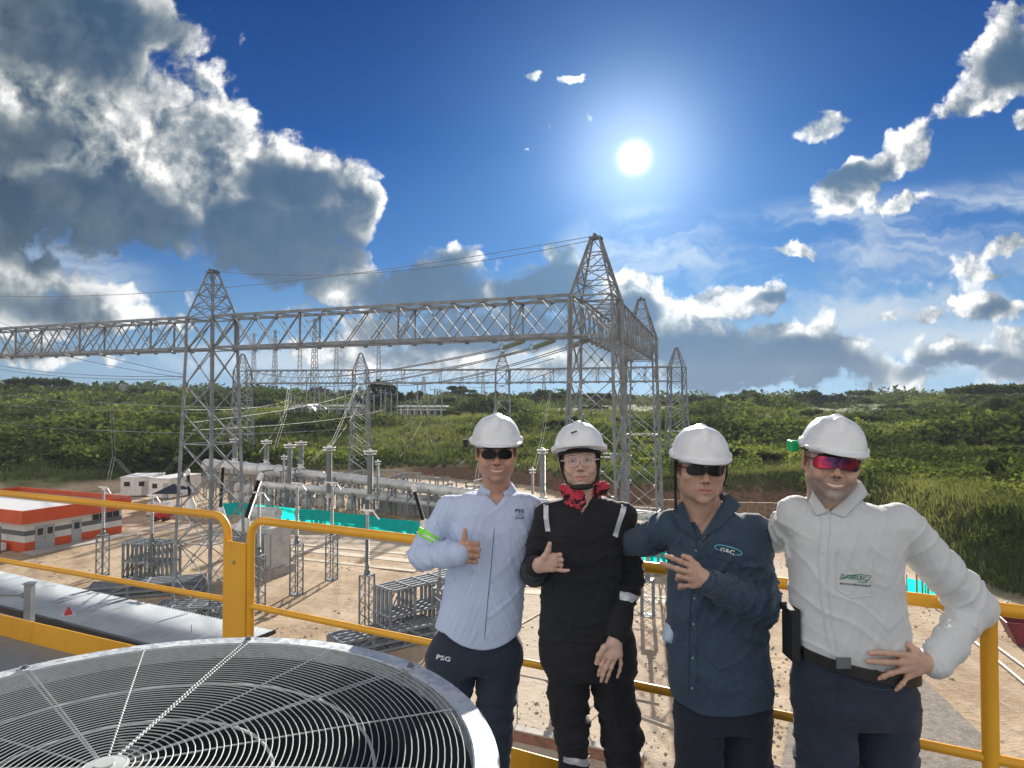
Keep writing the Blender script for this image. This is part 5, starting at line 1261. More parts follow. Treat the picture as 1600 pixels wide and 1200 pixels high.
LENSR = bpy.data.materials.new('red mirror lens'); LENSR.use_nodes = True; N.nt = LENSR.node_tree; b = LENSR.node_tree.nodes['Principled BSDF']
setp(b, 'Base Color', mixc(sstep(noise(objco(), 22, 2), .38, .62), (.07, .03, .10), (.50, .03, .06))); b.inputs['Metallic'].default_value = .75; b.inputs['Roughness'].default_value = .18
FRAMEB = mat('black spectacle frame', (.012, .012, .014), .35, 0, .1, 6)
FRAMEP = mat('pale pink spectacle frame', (.70, .56, .54), .3, 0, .05, 6)
CLEARG = bpy.data.materials.new('clear spectacle lens'); CLEARG.use_nodes = True; b = CLEARG.node_tree.nodes['Principled BSDF']
b.inputs['Base Color'].default_value = (.85, .86, .88, 1); b.inputs['Roughness'].default_value = .05; b.inputs['Alpha'].default_value = .06
HAIRB = mat('black hair', (.014, .011, .010), .5, 0, .3, 30, bs=.5, bd=.003, bsc=220)
HAIRG = mat('greying hair', (.10, .095, .09), .6, 0, .4, 40, bs=.5, bd=.003, bsc=220)
REFL = mat('silver reflective tape', (.60, .62, .63), .35, .25, .06, 30)
LIME = mat('lime reflective tape', (.22, .78, .03), .5, 0, .08, 30)
THREADW = mat('white thread', (.75, .78, .80), .7, 0, .05, 30)
THREADK = mat('near-black thread', (.018, .022, .035), .7, 0, .05, 30)
THREADG = mat('green thread', (.02, .20, .09), .7, 0, .05, 30)
THREADC = mat('light blue thread', (.13, .42, .55), .7, 0, .05, 30)
STRAPK = mat('black webbing', (.012, .012, .013), .7, 0, .2, 30)

def head_sdf(smile=0.0, fat=1.0, female=False):
    s = SDF((-.105, -.135, -.215), (.105, .125, .125), .0024)
    s.ell((0, .018, .035), (.076, .094, .080), .01); s.ell((0, -.030, -.028), (.062 * fat, .062, .078), .03)
    s.ell((0, -.034, -.076), (.047 * fat, .048, .036), .03)
    for sx in (-1, 1):
        s.ell((sx * .045 * fat, .002, -.062), (.020, .034, .030), .03); s.ell((sx * .042 * fat, -.062, -.024), (.022, .020, .018), .02)
        if smile: s.ell((sx * .037 * fat, -.075, -.043), (.018, .017, .015), .016)
    s.ell((0, -.078, -.101), (.021, .018, .016), .02)
    if not female: s.cone((-.034, -.080, .020), (.034, -.080, .020), .011, .011, .012)
    s.cone((0, -.085, .020), (0, -.082, .008), .010, .008, .012)
    for sx in (-1, 1): s.ell((sx * .031, -.104, .001), (.018, .020, .012), .012, 'sub')
    for sx in (-1, 1): s.ell((sx * .031, -.074, .001), (.0145, .0135, .0135), .003)
    for sx in (-1, 1): s.cone((sx * .018, -.0865, .0105), (sx * .044, -.081, .0095), .0042, .0042, .004); s.cone((sx * .020, -.0855, -.0095), (sx * .042, -.081, -.0085), .0032, .0032, .004)
    nw = .88 if female else 1.0
    s.cone((0, -.086, .006), (0, -.109, -.031), .0065, .0105 * nw, .010)
    for sx in (-1, 1): s.ell((sx * .0125 * nw, -.100, -.036), (.0085, .011, .0075), .006); s.ell((sx * .0065, -.106, -.0425), (.0032, .005, .003), .002, 'sub')
    s.ell((0, -.082, -.065), (.030, .018, .021), .015)
    up = smile * .006; w = .022 + smile * .005
    s.chain([(-w, -.089, -.066 + up), (-.008, -.0985, -.0615), (0, -.0985, -.0628), (.008, -.0985, -.0615), (w, -.089, -.066 + up)], [.003, .0048, .0046, .0048, .003], .004)
    s.chain([(-w * .85, -.0895, -.0715 + up * .6), (0, -.0975, -.0755), (w * .85, -.0895, -.0715 + up * .6)], [.003, .0060, .003], .004)
    s.chain([(-w * 1.08, -.092, -.0675 + up * 1.2), (0, -.1045, -.0680 - smile * .001), (w * 1.08, -.092, -.0675 + up * 1.2)], [.001, .0016 + smile * .0012, .001], .002, 'sub')
    s.ell((0, -.100, -.052), (.0028, .006, .008), .004, 'sub')
    for sx in (-1, 1):
        s.ell((sx * .0805 , .010, -.006), (.0085, .019, .032), .006, rot=(10, 0, sx * 22)); s.ell((sx * .089, .004, -.003), (.006, .010, .019), .004, 'sub', rot=(10, 0, sx * 22))
        s.ell((sx * .078, .004, -.030), (.007, .009, .010), .006)
    s.chain([(0, .022, -.05), (0, .030, -.12), (0, .040, -.21)], [.047 * (.88 if female else 1), .050 * (.86 if female else 1), .060], .035)
    return s
def head_tint(p, skin, brow=.35, stubble=0.0, grey=False, lip=(1.05, .62, .60), smile=0.0):
    t = np.ones((len(p), 4)); x, y, z = p[:, 0], p[:, 1], p[:, 2]; ax = np.abs(x)
    def blend(mask, c): t[:, :3] = t[:, :3] * (1 - mask[:, None]) + np.array(c) * mask[:, None]
    front = y < -.045
    ch = np.exp(-((ax - .040) / .02) ** 2 - ((z + .03) / .02) ** 2) * front; blend(ch * .5, (1.05, .86, .82)); blend(np.exp(-(ax / .012) ** 2 - ((z + .034) / .012) ** 2) * front * .5, (1.08, .84, .80))
    if stubble:
        jaw = sm(-z, .046, .062) * sm(-y, -.03, .0) * (z > -.135) * (1 - np.exp(-(ax / .022) ** 4 - ((z + .068) / .010) ** 4)); mst = np.exp(-(ax / .028) ** 4 - ((z + .0515) / .006) ** 4) * front
        k = np.clip(np.maximum(jaw * .85, mst) * stubble, 0, 1) * (.75 + .5 * vnoise(p * 300, 3)); k = np.clip(k, 0, 1)
        if grey: sd_ = np.clip(np.exp(-(ax / .030) ** 2) * sm(-z, .078, .090) + .25 * (vnoise(p * 60, 9) > .5), 0, 1)[:, None]; c = np.array([.78, 1.12, 1.40]) * sd_ + np.array([.36, .48, .56]) * (1 - sd_); t[:, :3] = t[:, :3] * (1 - k[:, None] * .85) + c * k[:, None] * .85
        else: blend(k * .5, (.42, .40, .42))
    fo = np.exp(-((ax - .030 - .25 * (-.045 - z).clip(0)) / .0028) ** 2) * front * (z < -.040) * (z > -.074); blend(fo * (.25 + .35 * smile), (.62, .52, .50))
    t[:, :3] *= 1 + .16 * (fbm(p * 55, 3, 12) - .5)[:, None]; sb = np.exp(-((ax - .072) / .012) ** 2 - ((y + .022) / .012) ** 2) * (z > -.028); blend(np.clip(sb * 1.5, 0, 1) * .8, (.10, .09, .10) if not grey else (.5, .6, .7)); un = np.exp(-((ax - .031) / .014) ** 2 - ((z + .016) / .005) ** 2) * front; blend(un * .3, (.78, .66, .66))
    w = .024 + smile * .005; lz = -.0685 + smile * .006 * (ax / w) ** 2
    blend(np.clip(np.exp(-(ax / w) ** 6 - ((z - lz) / (.0085 - .003 * (ax / w) ** 2).clip(.003)) ** 4), 0, 1) * front, lip)
    if smile > .8: blend(np.exp(-(ax / (w * .80)) ** 6 - ((z - lz + .0004) / .0034) ** 4) * (y < -.08), (1.5, 2.2, 2.8))
    else: blend(np.exp(-(ax / w) ** 6 - ((z - lz) / .0012) ** 2) * front, (.35, .22, .20))
    br = np.exp(-((ax - .033) / .017) ** 4 - ((z - .0215 + 12 * (ax - .033) ** 2 - .05 * (ax - .033)) / .0036) ** 2) * front; blend(np.clip(br * 1.4, 0, 1) * .85, (brow * .45, brow * .4, brow * .4))
    eye = (np.abs(z - .0008) < .0050 - 14 * (ax - .031) ** 2) & (np.abs(ax - .031) < .0145) & (y < -.066); t[eye, :3] = (.85, 1.05, 1.2)
    iris = eye & ((ax - .031) ** 2 + (z - .0008) ** 2 < .0052 ** 2); t[iris, :3] = (.12, .10, .10)
    lid = front & (np.abs(np.abs(z - .0008) - (.0056 - 14 * (ax - .031) ** 2).clip(0)) < .0012) & (np.abs(ax - .031) < .0150); t[lid, :3] = (.25, .20, .2)
    hair = sm(z, .030, .050) * sm(y, -.055, -.03) + sm(y, .012, .03) * sm(z, -.045, -.02); hair = np.clip(hair, 0, 1) * (z > -.06); blend(hair * (ax < .083), (.30, .30, .32) if grey else (.06, .05, .05))
    nost = (np.abs(ax - .0065) < .0035) & (z < -.0395) & (z > -.047) & (y < -.095); t[nost, :3] = (.3, .2, .2)
    return t
def helmet_sdf():
    s = SDF((-.14, -.20, -.02), (.14, .17, .19), .0026)
    s.op((-.11, -.13, -.1), (.11, .15, .18), lambda p: ((np.abs(p[..., 0] / .1065) ** 2.3 + np.abs((p[..., 1] - .012) / .129) ** 2.3 + np.abs((p[..., 2] - .030) / .128) ** 2.3) ** (1 / 2.3) - 1) * .10, .01)
    s.chain([(0, -.088, .108), (0, -.050, .136), (0, .012, .144), (0, .072, .137), (0, .112, .108)], [.012, .019, .020, .019, .012], .012)
    for sx in (-1, 1): s.chain([(sx * .044, -.075, .100), (sx * .048, -.02, .126), (sx * .048, .05, .126), (sx * .044, .095, .100)], [.010, .013, .013, .010], .010)
    s.op((-.14, -.2, .02), (.14, .17, .06), lambda p: np.maximum((np.sqrt((p[..., 0] / .112) ** 2 + ((p[..., 1] - .002) / np.where(p[..., 1] < 0, .166, .138)) ** 2) - 1) * .111, np.abs(p[..., 2] - .043 + .05 * np.clip((-p[..., 1] - .08) * 1.4, 0, .2) + .25 * np.clip(np.abs(p[..., 0]) - .06, 0, .1) ** 1.0 * .12) - .0042), .010)
    for sx in (-1, 1): s.ell((sx * .107, .01, .052), (.011, .024, .014), .008)
    s.cut(lambda p: -(np.minimum((np.sqrt((p[..., 0] / .098) ** 2 + ((p[..., 1] - .012) / .121) ** 2 + ((p[..., 2] - .030) / .116) ** 2) - 1) * .098, 9)))
    s.cut(lambda p: np.where(p[..., 2] < .044, np.sqrt((p[..., 0] / .110) ** 2 + ((p[..., 1] - .012) / .132) ** 2) * -.1 + .1, -1) * 1.0 + 0 * p[..., 0])
    s.cut(lambda p: .026 - p[..., 2])
    return s
HEAD_CACHE = {}
def tsf(M, p): return (np.array(M.to_3x3()) @ p.T).T + np.array(M.translation)
def lens_mesh(shape, c_u, A, B, z0, th=.0022, n=36, rings=6, tilt=0.0):
    """lens: closed outline in (arc length, height) wrapped round an ellipse A x B in front of the face"""
    vs = []; pts = shape
    for side in (0, 1):
        for k in range(rings + 1):
            f = k / rings
            for (u_, w_) in pts:
                U = c_u + (u_ - 0) * f; W = w_ * f; an = U / A; yy_ = -B * math.cos(an) - side * th; xx = (A + side * th) * math.sin(an)
                vs.append((xx, yy_ + tilt * W, z0 + W))
    n = len(pts); fs = []; off = (rings + 1) * n
    for side in (0, 1):
        for k in range(rings):
            for i in range(n):
                a = side * off + k * n + i; b_ = side * off + k * n + (i + 1) % n; c = side * off + (k + 1) * n + (i + 1) % n; d_ = side * off + (k + 1) * n + i
                fs.append((a, b_, c, d_) if side else (d_, c, b_, a))
    for i in range(n):
        a = rings * n + i; b_ = rings * n + (i + 1) % n; fs.append((a, b_, off + b_, off + a))
    return vs, fs, [vs[off + rings * n + i] for i in range(n)]
def superell(a, b, pw, n=36, droop=0.0, sk=0.0):
    o = []
    for k in range(n):
        t = 2 * math.pi * k / n; c, s_ = math.cos(t), math.sin(t); x = a * abs(c) ** (2 / pw) * (1 if c > 0 else -1); z = b * abs(s_) ** (2 / pw) * (1 if s_ > 0 else -1)
        o.append((x, z - droop * (x / a) ** 2 + sk * x))
    return o

# ------------------------------------------------------------------ people
from mathutils.bvhtree import BVHTree
SKIN_A = skinmat('skin warm', (.52, .305, .215)); SKIN_B = skinmat('skin fair', (.60, .40, .31)); SKIN_C = skinmat('skin tan', (.52, .325, .24))
def join_arrays(parts):
    V_, Q_, T_ = [], [], []; o = 0
    for v, q, t in parts: V_.append(v); Q_.append(q + o); T_.append(t); o += len(v)
    return np.concatenate(V_), np.concatenate(Q_), np.concatenate(T_)
class Person:
    def __init__(s, uc, Y, label, skin):
        s.Y = Y; p = P(uc, 700, Y); s.O = Vector((p.x, Y, DECK)); s.label = label; s.skin = skin; s.parts = []
        s.s = F / Y
    def l(s, u, v, dy=0.0):
        p = P(u, v, s.Y + dy) - s.O; return np.array((p.x, p.y, p.z))
    def add_body(s, v, q, t=None):
        if t is None: t = np.ones((len(v), 4))
        s.parts.append((v, q, t))
    def head(s, u, v, sc, rot, dy=-.03, smile=0.0, fat=1.0, female=False, tint={}):
        c = s.l(u, v, dy); s.HM = Matrix.Translation(Vector(c)) @ Euler([R(x) for x in rot]).to_matrix().to_4x4() @ Matrix.Scale(sc, 4)
        pv, q = head_sdf(smile, fat, female).mesh(1); t = head_tint(pv, None, smile=smile, **tint); s.add_body(tsf(s.HM, pv), q, t); s.hsc = sc
    def hand(s, wrist, elbow, mcp, fingers, thumb, r=.0082, sc=1.0, palm=.0125):
        """all points local; fingers: list of four point lists that start after the knuckle"""
        al = [wrist, *mcp, *thumb] + [p for f in fingers for p in f]; al = np.array(al); g_ = SDF(al.min(0) - .045, al.max(0) + .045, .0018)
        w = np.array(wrist); e = np.array(elbow); dn = (e - w) / np.linalg.norm(e - w)
        acr = np.array(mcp[3]) - np.array(mcp[0]); acr /= np.linalg.norm(acr)
        g_.cone(w + dn * .05, w, .027, .0245, .01)
        for i, m_ in enumerate(mcp): g_.cone(w + acr * (i - 1.5) * .010, m_, .0150, palm * .92, .016)
        for i, f in enumerate(fingers):
            ks = (1.0, 1.06, 1.0, .86)[i]; pts = [mcp[i]] + list(f); rs = [r * ks * 1.12] + [r * ks * (1.02 - .09 * j) for j in range(len(f))]
            g_.chain(pts, rs, .0045)
            for j in range(1, len(pts) - 1): g_.ell(pts[j], (rs[j] * 1.10,) * 3, .004)
        g_.chain([w + (np.array(thumb[0]) - w) * .25] + list(thumb), [.014, .0125, .0105, .0092][:len(thumb) + 1], .010)
        pv, q = g_.mesh(1); t = np.ones((len(pv), 4))
        for i, f in enumerate(list(fingers) + [thumb]):      # nails
            tip = np.array(f[-1]); pr = np.array(f[-2]); dd = tip - pr; dd /= np.linalg.norm(dd) + 1e-9; rel = pv - tip
            al_ = rel @ dd; k = (al_ > -.004) & (al_ < .006) & (np.linalg.norm(rel, axis=1) < .012) & (rel[:, 1] < -.003); t[k, :3] = (1.12, .98, .95)
        kn = np.zeros(len(pv))
        for m_ in mcp: kn = np.maximum(kn, np.exp(-(np.linalg.norm(pv - np.array(m_), axis=1) / .013) ** 2))
        t[:, :3] *= 1 - kn[:, None] * np.array([.02, .10, .12]); s.add_body(pv, q, t)
    def core(s, neck, chest, sh, arms):
        """trunk and arms of the body under the clothes"""
        al = [neck, *sh] + [p for a in arms for p in a]; al = np.array(al); lo, hi = al.min(0) - .12, al.max(0) + .12; lo[2] = min(lo[2], .10)
        g_ = SDF(lo, hi, .008); g_.loft(chest, .03)
        g_.cone((neck[0], neck[1], neck[2] + .02), (neck[0], neck[1], neck[2] - .06), .052, .08, .03)
        for a in sh: g_.cone(neck - np.array((0, 0, .06)), a, .055, .050, .04)
        for a in arms: g_.chain(a, [.048, .040, .026][:len(a)], .02)
        for lg in s.legs: g_.chain(lg, [.075, .052, .040], .03)
        pv, q = g_.mesh(1); s.add_body(pv, q)
    def finish(s):
        v, q, t = join_arrays(s.parts); o = fast_mesh('person', v, q, s.skin, attrs={'tint': ('FLOAT_COLOR', t)}); o.location = s.O; s.obj = o
        tag(o, s.label, 'person', 'people at the rail'); return o
    def cloth(s, name, g_, m_, amp=.005, seed=1, tilt=.3, fr=(4, 4, 13), limbs=(), mask=None, hem=None, sm_=1, parent=None):
        pv, q = g_.mesh(sm_); n = vnormals(pv, q); amp *= 1.5; d_ = amp * folds(pv, seed, fr, tilt) + amp * .6 * folds(pv, seed + 20, tuple(x * 1.7 for x in fr), -tilt * 1.6)
        d_ = d_ + amp * .9 * (fbm(pv * 4, 2, seed + 40) - .5)
        if mask is not None: d_ = d_ * mask(pv)
        if hem is not None: d_ = d_ * sm(pv[:, 2] - hem(pv), .0, .035)
        for (a, b_, am, fq, lo, hi) in limbs:       # ring folds along a limb
            a, b_ = np.array(a), np.array(b_); L = np.linalg.norm(b_ - a); ax = (b_ - a) / L; rel = pv - a; t_ = rel @ ax; rad = np.linalg.norm(rel - t_[:, None] * ax, axis=1)
            mk = sm(t_ / L, lo - .08, lo) * (1 - sm(t_ / L, hi, hi + .08)) * (rad < .14); w = vnoise(pv * 7, seed + 3) * .035
            qq = np.stack([pv[:, 0] * 5, pv[:, 1] * 5, (t_ + w + (rel @ np.array((.35, .3, .2))) * .5) * fq], -1); rr_ = 1 - np.abs(2 * vnoise(qq, seed + 12) - 1); d_ = d_ + mk * am * 1.5 * (rr_ ** 3 - .3)
        pv = pv + n * d_[:, None]; o = fast_mesh(name, pv, q, m_, parent or s.obj); s.bvh = BVHTree.FromPolygons(pv.tolist(), q.tolist()); s.last = o; return o
    def hit(s, x, z, bvh=None):
        h_ = (bvh or s.bvh).ray_cast(Vector((x, -2, z)), Vector((0, 1, 0)))
        return h_[0].y if h_[0] is not None else None
    def surf(s, u, v, bvh=None):
        """surface point of the garment seen at pixel (u, v)"""
        y = 0.0
        for _ in range(4):
            p = s.l(u, v, y); h_ = s.hit(p[0], p[2], bvh)
            if h_ is None: break
            y = h_
        return s.l(u, v, y)
    def tape(s, px, w, m_, name='tape', off=.0025, parent=None, ww=None, n=10, th=.0015, horiz=False):
        q = [s.surf(*p) for p in px]; cur = []
        for i in range(len(q) - 1):
            for k in range(n): cur.append(q[i] + (q[i + 1] - q[i]) * k / n)
        cur.append(q[-1]); vs = []; fs = []; m = len(cur); nw = max(2, int(w / .006) + 1)
        for i, c in enumerate(cur):
            t_ = cur[min(i + 1, m - 1)] - cur[max(i - 1, 0)]; sd = np.array((t_[2], 0, -t_[0])); sd /= np.linalg.norm(sd) + 1e-9
            for j in range(nw):
                f = j / (nw - 1) - .5; p = c + sd * w * f; y = s.hit(p[0], p[2]); y = c[1] if y is None or abs(y - c[1]) > .04 else y; vs.append((p[0], y - off, p[2]))
        for i in range(m - 1):
            for j in range(nw - 1): a = i * nw + j; fs.append((a, a + 1, a + nw + 1, a + nw))
        k = len(vs); vs += [(x, y + off + .002, z) for x, y, z in vs]; fs2 = [tuple(reversed([i_ + k for i_ in f])) for f in fs]
        ed = [(j, j + 1) for j in range(nw - 1)] ; rim = []
        for i in range(m - 1): rim += [(i * nw, (i + 1) * nw, (i + 1) * nw + k, i * nw + k), ((i + 1) * nw + nw - 1, i * nw + nw - 1, i * nw + nw - 1 + k, (i + 1) * nw + nw - 1 + k)]
        for j in range(nw - 1): rim += [(j + 1, j, j + k, j + 1 + k), ((m - 1) * nw + j, (m - 1) * nw + j + 1, (m - 1) * nw + j + 1 + k, (m - 1) * nw + j + k)]
        mb = MB(); mb.add(vs, fs + fs2 + rim); return mb.build(name, m_, parent or s.last, smooth=50)
    def stitch(s, px, m_, name='seam', r=.0014, parent=None, n=8, off=.0008):
        q = [s.surf(*p) for p in px]; cur = []
        for i in range(len(q) - 1):
            for k in range(n):
                c = q[i] + (q[i + 1] - q[i]) * k / n; y = s.hit(c[0], c[2]); cur.append((c[0], (c[1] if y is None or abs(y - c[1]) > .03 else y) - off, c[2]))
        cur.append(tuple(q[-1])); mb = MB(); mb.tube(cur, r, 5); return mb.build(name, m_, parent or s.last, smooth=True)
    def button(s, u, v, m_, r=.0055):
        c = s.surf(u, v); mb = MB(); mb.lathe((c[0], c[1], c[2]), [(r * .6, 0), (r, .0015), (r, .003), (r * .75, .0036)], 12, (0, -1, 0)); return mb.build('button', m_, s.last, smooth=40)
    def text(s, txt, u, v, hpx, m_, rot=0.0, name='lettering', bold=.0, wpx=None, parent=None, sp=1.0, shear=0.0):
        cu = bpy.data.curves.new(name, 'FONT'); cu.body = txt; cu.align_x = 'CENTER'; cu.align_y = 'CENTER'; cu.size = 1.0; cu.offset = bold; cu.extrude = 0.0; cu.resolution_u = 2; cu.space_character = sp; cu.shear = shear
        tmp = bpy.data.objects.new(name, cu); COL.objects.link(tmp); bpy.context.view_layer.update(); me = bpy.data.meshes.new_from_object(tmp.evaluated_get(bpy.context.evaluated_depsgraph_get())); bpy.data.objects.remove(tmp)
        co = np.zeros(len(me.vertices) * 3); me.vertices.foreach_get('co', co); co = co.reshape(-1, 3); h_ = co[:, 1].max() - co[:, 1].min(); w_ = co[:, 0].max() - co[:, 0].min()
        ky = hpx / h_; kx = (wpx / w_) if wpx else ky; cs, sn = math.cos(R(rot)), math.sin(R(rot)); cxm = (co[:, 0].max() + co[:, 0].min()) / 2; cym = (co[:, 1].max() + co[:, 1].min()) / 2
        out = []
        for x, y, z in co:
            a, b_ = (x - cxm) * kx, (y - cym) * ky; p = s.surf(u + a * cs + b_ * sn, v - b_ * cs + a * sn); p[1] -= .0022; out.append(p)
        me.vertices.foreach_set('co', np.array(out).ravel()); me.materials.append(m_); me.update(); o = bpy.data.objects.new(name, me); COL.objects.link(o); o.parent = parent or s.last; return o
    def helmet(s, dz=0.0, rot=(0, 0, 0)):
        pv, q = HELM; M = s.HM @ Matrix.Translation((0, 0, dz)) @ Euler([R(x) for x in rot]).to_matrix().to_4x4(); k = 1.0 / s.hsc * 1.03
        o = fast_mesh('hard_hat', tsf(M @ Matrix.Scale(k * s.hsc / s.hsc, 4), pv), q, HATW, s.obj); s.helM = M; s.hat = o
        m = MB(); m.tube([tuple(M @ Vector((math.sin(a) * .088, .010 - math.cos(a) * .108, .028))) for a in np.linspace(0, 6.28, 33)[:-1]], .008, 6, closed=True); m.build('sweat_band', STRAPK, o, smooth=True); return o
    def glasses(s, lensm, framem, hw=.027, hh=.0165, cxs=.031, pw=2.6, droop=.002, sk=-.10, z0=.001, shield=False, fr=.0012, clear=False):
        M = s.HM; g = None; mats = []
        t = None
        m = MB(); fm = MB(); A, B = .084, .108
        for sx in (-1, 1):
            v, f, rim = lens_mesh(superell(hw, hh, pw, droop=droop, sk=sk * sx), sx * cxs, A, B, z0, tilt=.04); mm = MB(); mm.add([tuple(M @ Vector(a)) for a in v], f)
            mats.append(mm); fm.tube([tuple(M @ Vector(a)) for a in rim], fr, 5, closed=True)
            an = cxs / A + hw / A; e = Vector((sx * A * math.sin(an), -B * math.cos(an), z0 + .004)); fm.tube([tuple(M @ e), tuple(M @ Vector((sx * .080, -.045, z0 + .006))), tuple(M @ Vector((sx * .080, .0, .006))), tuple(M @ Vector((sx * .079, .022, -.004)))], [fr * 1.5, .0024, .002, .002], 6)
        fm.tube([tuple(M @ Vector((x, -B - .001 + abs(x) * .1, z0 + .005 - abs(x) * .1))) for x in (-.009, -.004, 0, .004, .009)], fr * 1.5, 6)
        if shield: fm.tube([tuple(M @ Vector((A * math.sin(a), -B * math.cos(a) - .002, z0 + hh * .92))) for a in np.linspace(-.72, .72, 15)], .0022, 6)
        o = fm.build('spectacles', framem, s.obj, smooth=True)
        for mm in mats: mm.build('lens', lensm, o, smooth=60)
        return o
    def collar(s, c, rx, ry, gap, m_, stand=.030, leaf=.045, rise=.020, drop=.02, tip=.03, flare=.022, twist=0.0, name='collar'):
        th = np.linspace(R(gap), 2 * math.pi - R(gap), 56); vs = []; S = 9
        for t_ in th:
            fr_ = math.exp(-(min(t_, 2 * math.pi - t_) / R(48)) ** 2); zb = c[2] + rise * (1 - math.cos(t_)) / 2 - drop * fr_; ex = 1 + .0 * fr_
            for k in range(S):
                f = k / (S - 1)
                if f < .4: g_ = f / .4; ro = -.004 * g_; z = zb + stand * g_
                elif f < .55: g_ = (f - .4) / .15; ro = -.004 + .010 * g_; z = zb + stand + .003 * math.sin(g_ * math.pi)
                else: g_ = (f - .55) / .45; L = leaf + tip * fr_; ro = .006 + flare * g_ ** 1.2 * (1 + .6 * fr_); z = zb + stand - L * g_
                w = .0015 * math.sin(t_ * 5 + k); vs.append((c[0] + math.sin(t_) * (rx + ro) * ex + w, c[1] - math.cos(t_) * (ry + ro) + w, z))
        n = len(th); fs = [(i * S + k, i * S + k + 1, (i + 1) * S + k + 1, (i + 1) * S + k) for i in range(n - 1) for k in range(S - 1)]
        mb = MB(); mb.add(vs, fs); o = mb.build(name, m_, s.last, smooth=True); md = o.modifiers.new('thickness', 'SOLIDIFY'); md.thickness = .0026; md.offset = 0; return o
    def leaf(s, quad, m_, name='collar', bulge=.004, n=10, m=6):
        """one collar leaf: four corners (u, v, depth or None for the cloth surface)"""
        c = [s.l(u, v, y) if y is not None else s.surf(u, v) + np.array((0, -.006, 0)) for u, v, y in quad]; vs = []
        for i in range(n + 1):
            for j in range(m + 1):
                a, b_ = i / n, j / m; p = (c[0] * (1 - a) + c[3] * a) * (1 - b_) + (c[1] * (1 - a) + c[2] * a) * b_
                vs.append(tuple(p + np.array((0, -bulge * 4 * b_ * (1 - b_) - .5 * bulge * math.sin(a * 3.1), 0))))
        fs = [(i * (m + 1) + j, i * (m + 1) + j + 1, (i + 1) * (m + 1) + j + 1, (i + 1) * (m + 1) + j) for i in range(n) for j in range(m)]
        mb = MB(); mb.add(vs, fs); o = mb.build(name, m_, s.last, smooth=True); md = o.modifiers.new('thickness', 'SOLIDIFY'); md.thickness = .0035; md.offset = 0; return o
    def boots(s, feet):
        for (x, y, yaw) in feet:
            g_ = SDF((-.08, -.24, -.01), (.08, .12, .2), .006); g_.cone((0, .03, .17), (0, .03, .08), .050, .046, .02); g_.cone((0, .03, .05), (0, -.13, .04), .046, .042, .03); g_.ell((0, -.14, .04), (.050, .075, .038), .02); g_.cone((0, .05, .03), (0, -.16, .022), .047, .047, .01)
            g_.cut(lambda p: .0 - p[..., 2]); pv, q = g_.mesh(1); c, sn = math.cos(yaw), math.sin(yaw); pv = np.stack([pv[:, 0] * c - pv[:, 1] * sn + x, pv[:, 0] * sn + pv[:, 1] * c + y, pv[:, 2]], -1); fast_mesh('boot', pv, q, BOOT, s.obj)
BOOT = mat('dark boot leather', (.030, .024, .02), .55, 0, .2, 8)
HELM = helmet_sdf().mesh(2)

def rings(P_, rows, b):
    """rows of (v, u_left, u_right[, depth, cy]) in photo pixels -> loft rings"""
    o = []
    for r_ in rows:
        v, ul, ur = r_[:3]; bb = r_[3] if len(r_) > 3 else b; cy = r_[4] if len(r_) > 4 else 0.0
        a, c = P_.l(ul, v), P_.l(ur, v); o.append((a[2], (a[0] + c[0]) / 2, cy, (c[0] - a[0]) / 2, bb))
    return o
def bounds(pts, pad): a = np.array(pts); return a.min(0) - pad, a.max(0) + pad
def vneck(P_, g_, cx, zN, zV, wN, depth=.2, pw=1.0, cy=0.0):
    def fn(p):
        z = p[..., 2]; hw = wN * np.clip((z - zV) / (zN - zV), 0, 1.6) ** pw; dx_ = np.abs(p[..., 0] - np.interp(z, [zV, zN], [cx[0], cx[1]])) - hw
        return np.maximum(np.maximum(dx_, p[..., 1] - cy), zV - z)
    g_.op((cx[1] - .1, -.3, zV), (cx[1] + .1, cy, zN + .06), fn, .004, 'sub')
def shrink(rg_, k): return [(z, cx, cy, max(.03, a - k), max(.03, b - k)) for z, cx, cy, a, b in rg_]

# ---------------------------------------------------------------- man giving a thumbs up, light blue shirt
SHIRT_B = clothmat('light blue shirt cotton', (.46, .54, .72), wb=.25, var=.04, sheen=.1)
DENIM = clothmat('dark blue denim', (.012, .020, .042), wb=.35, var=.25, big=9, wear=(.022, .034, .062))
A = Person(775, 3.03, 'man in a light blue shirt giving a thumbs up, leftmost of the four', SKIN_A)
l = A.l
A.legs = [[l(708, 1020), l(698, 1165, .0), l(700, 1318, .02)], [l(782, 1020), l(770, 1150, -.02), l(772, 1318, .02)]]
RA = [l(703, 797, .01), l(660, 868, -.01), l(716, 866, -.21)]; LA = [l(826, 797, .02), l(868, 835, .16), l(930, 850, .24)]
tor = rings(A, [(1010, 680, 814, .122), (980, 679, 815, .124), (940, 689, 818, .122), (900, 697, 824, .118), (860, 700, 830, .116), (825, 699, 835, .112), (800, 706, 832, .100), (785, 718, 824, .085), (772, 732, 812, .070)], .115)
neck = l(776, 768, .03)
A.core(neck, shrink(tor, .021), [RA[0], LA[0]], [RA, LA])
A.head(775.5, 706, 1.04, (2, 0, 3), smile=1.0, fat=1.17, tint=dict(stubble=.25, brow=.3), dy=-.02)
d = -.215
A.hand(l(712, 865, d + .01), RA[1], [l(732, 849, d), l(734, 858, d - .004), l(733.5, 868, d - .002), l(731, 877, d + .003)],
       [[l(745, 850, d + .016), l(742, 852, d + .040), l(733, 853, d + .040)], [l(746.5, 859, d + .014), l(743, 861, d + .040), l(734, 861, d + .042)], [l(745.5, 868.5, d + .016), l(742, 869.5, d + .040), l(733, 869.5, d + .040)], [l(742.5, 877.5, d + .018), l(739, 878, d + .038), l(731, 878, d + .038)]],
       [l(722, 851, d + .006), l(726, 840, d + .004), l(726.5, 829, d + .000)], r=.0112)
A.finish()
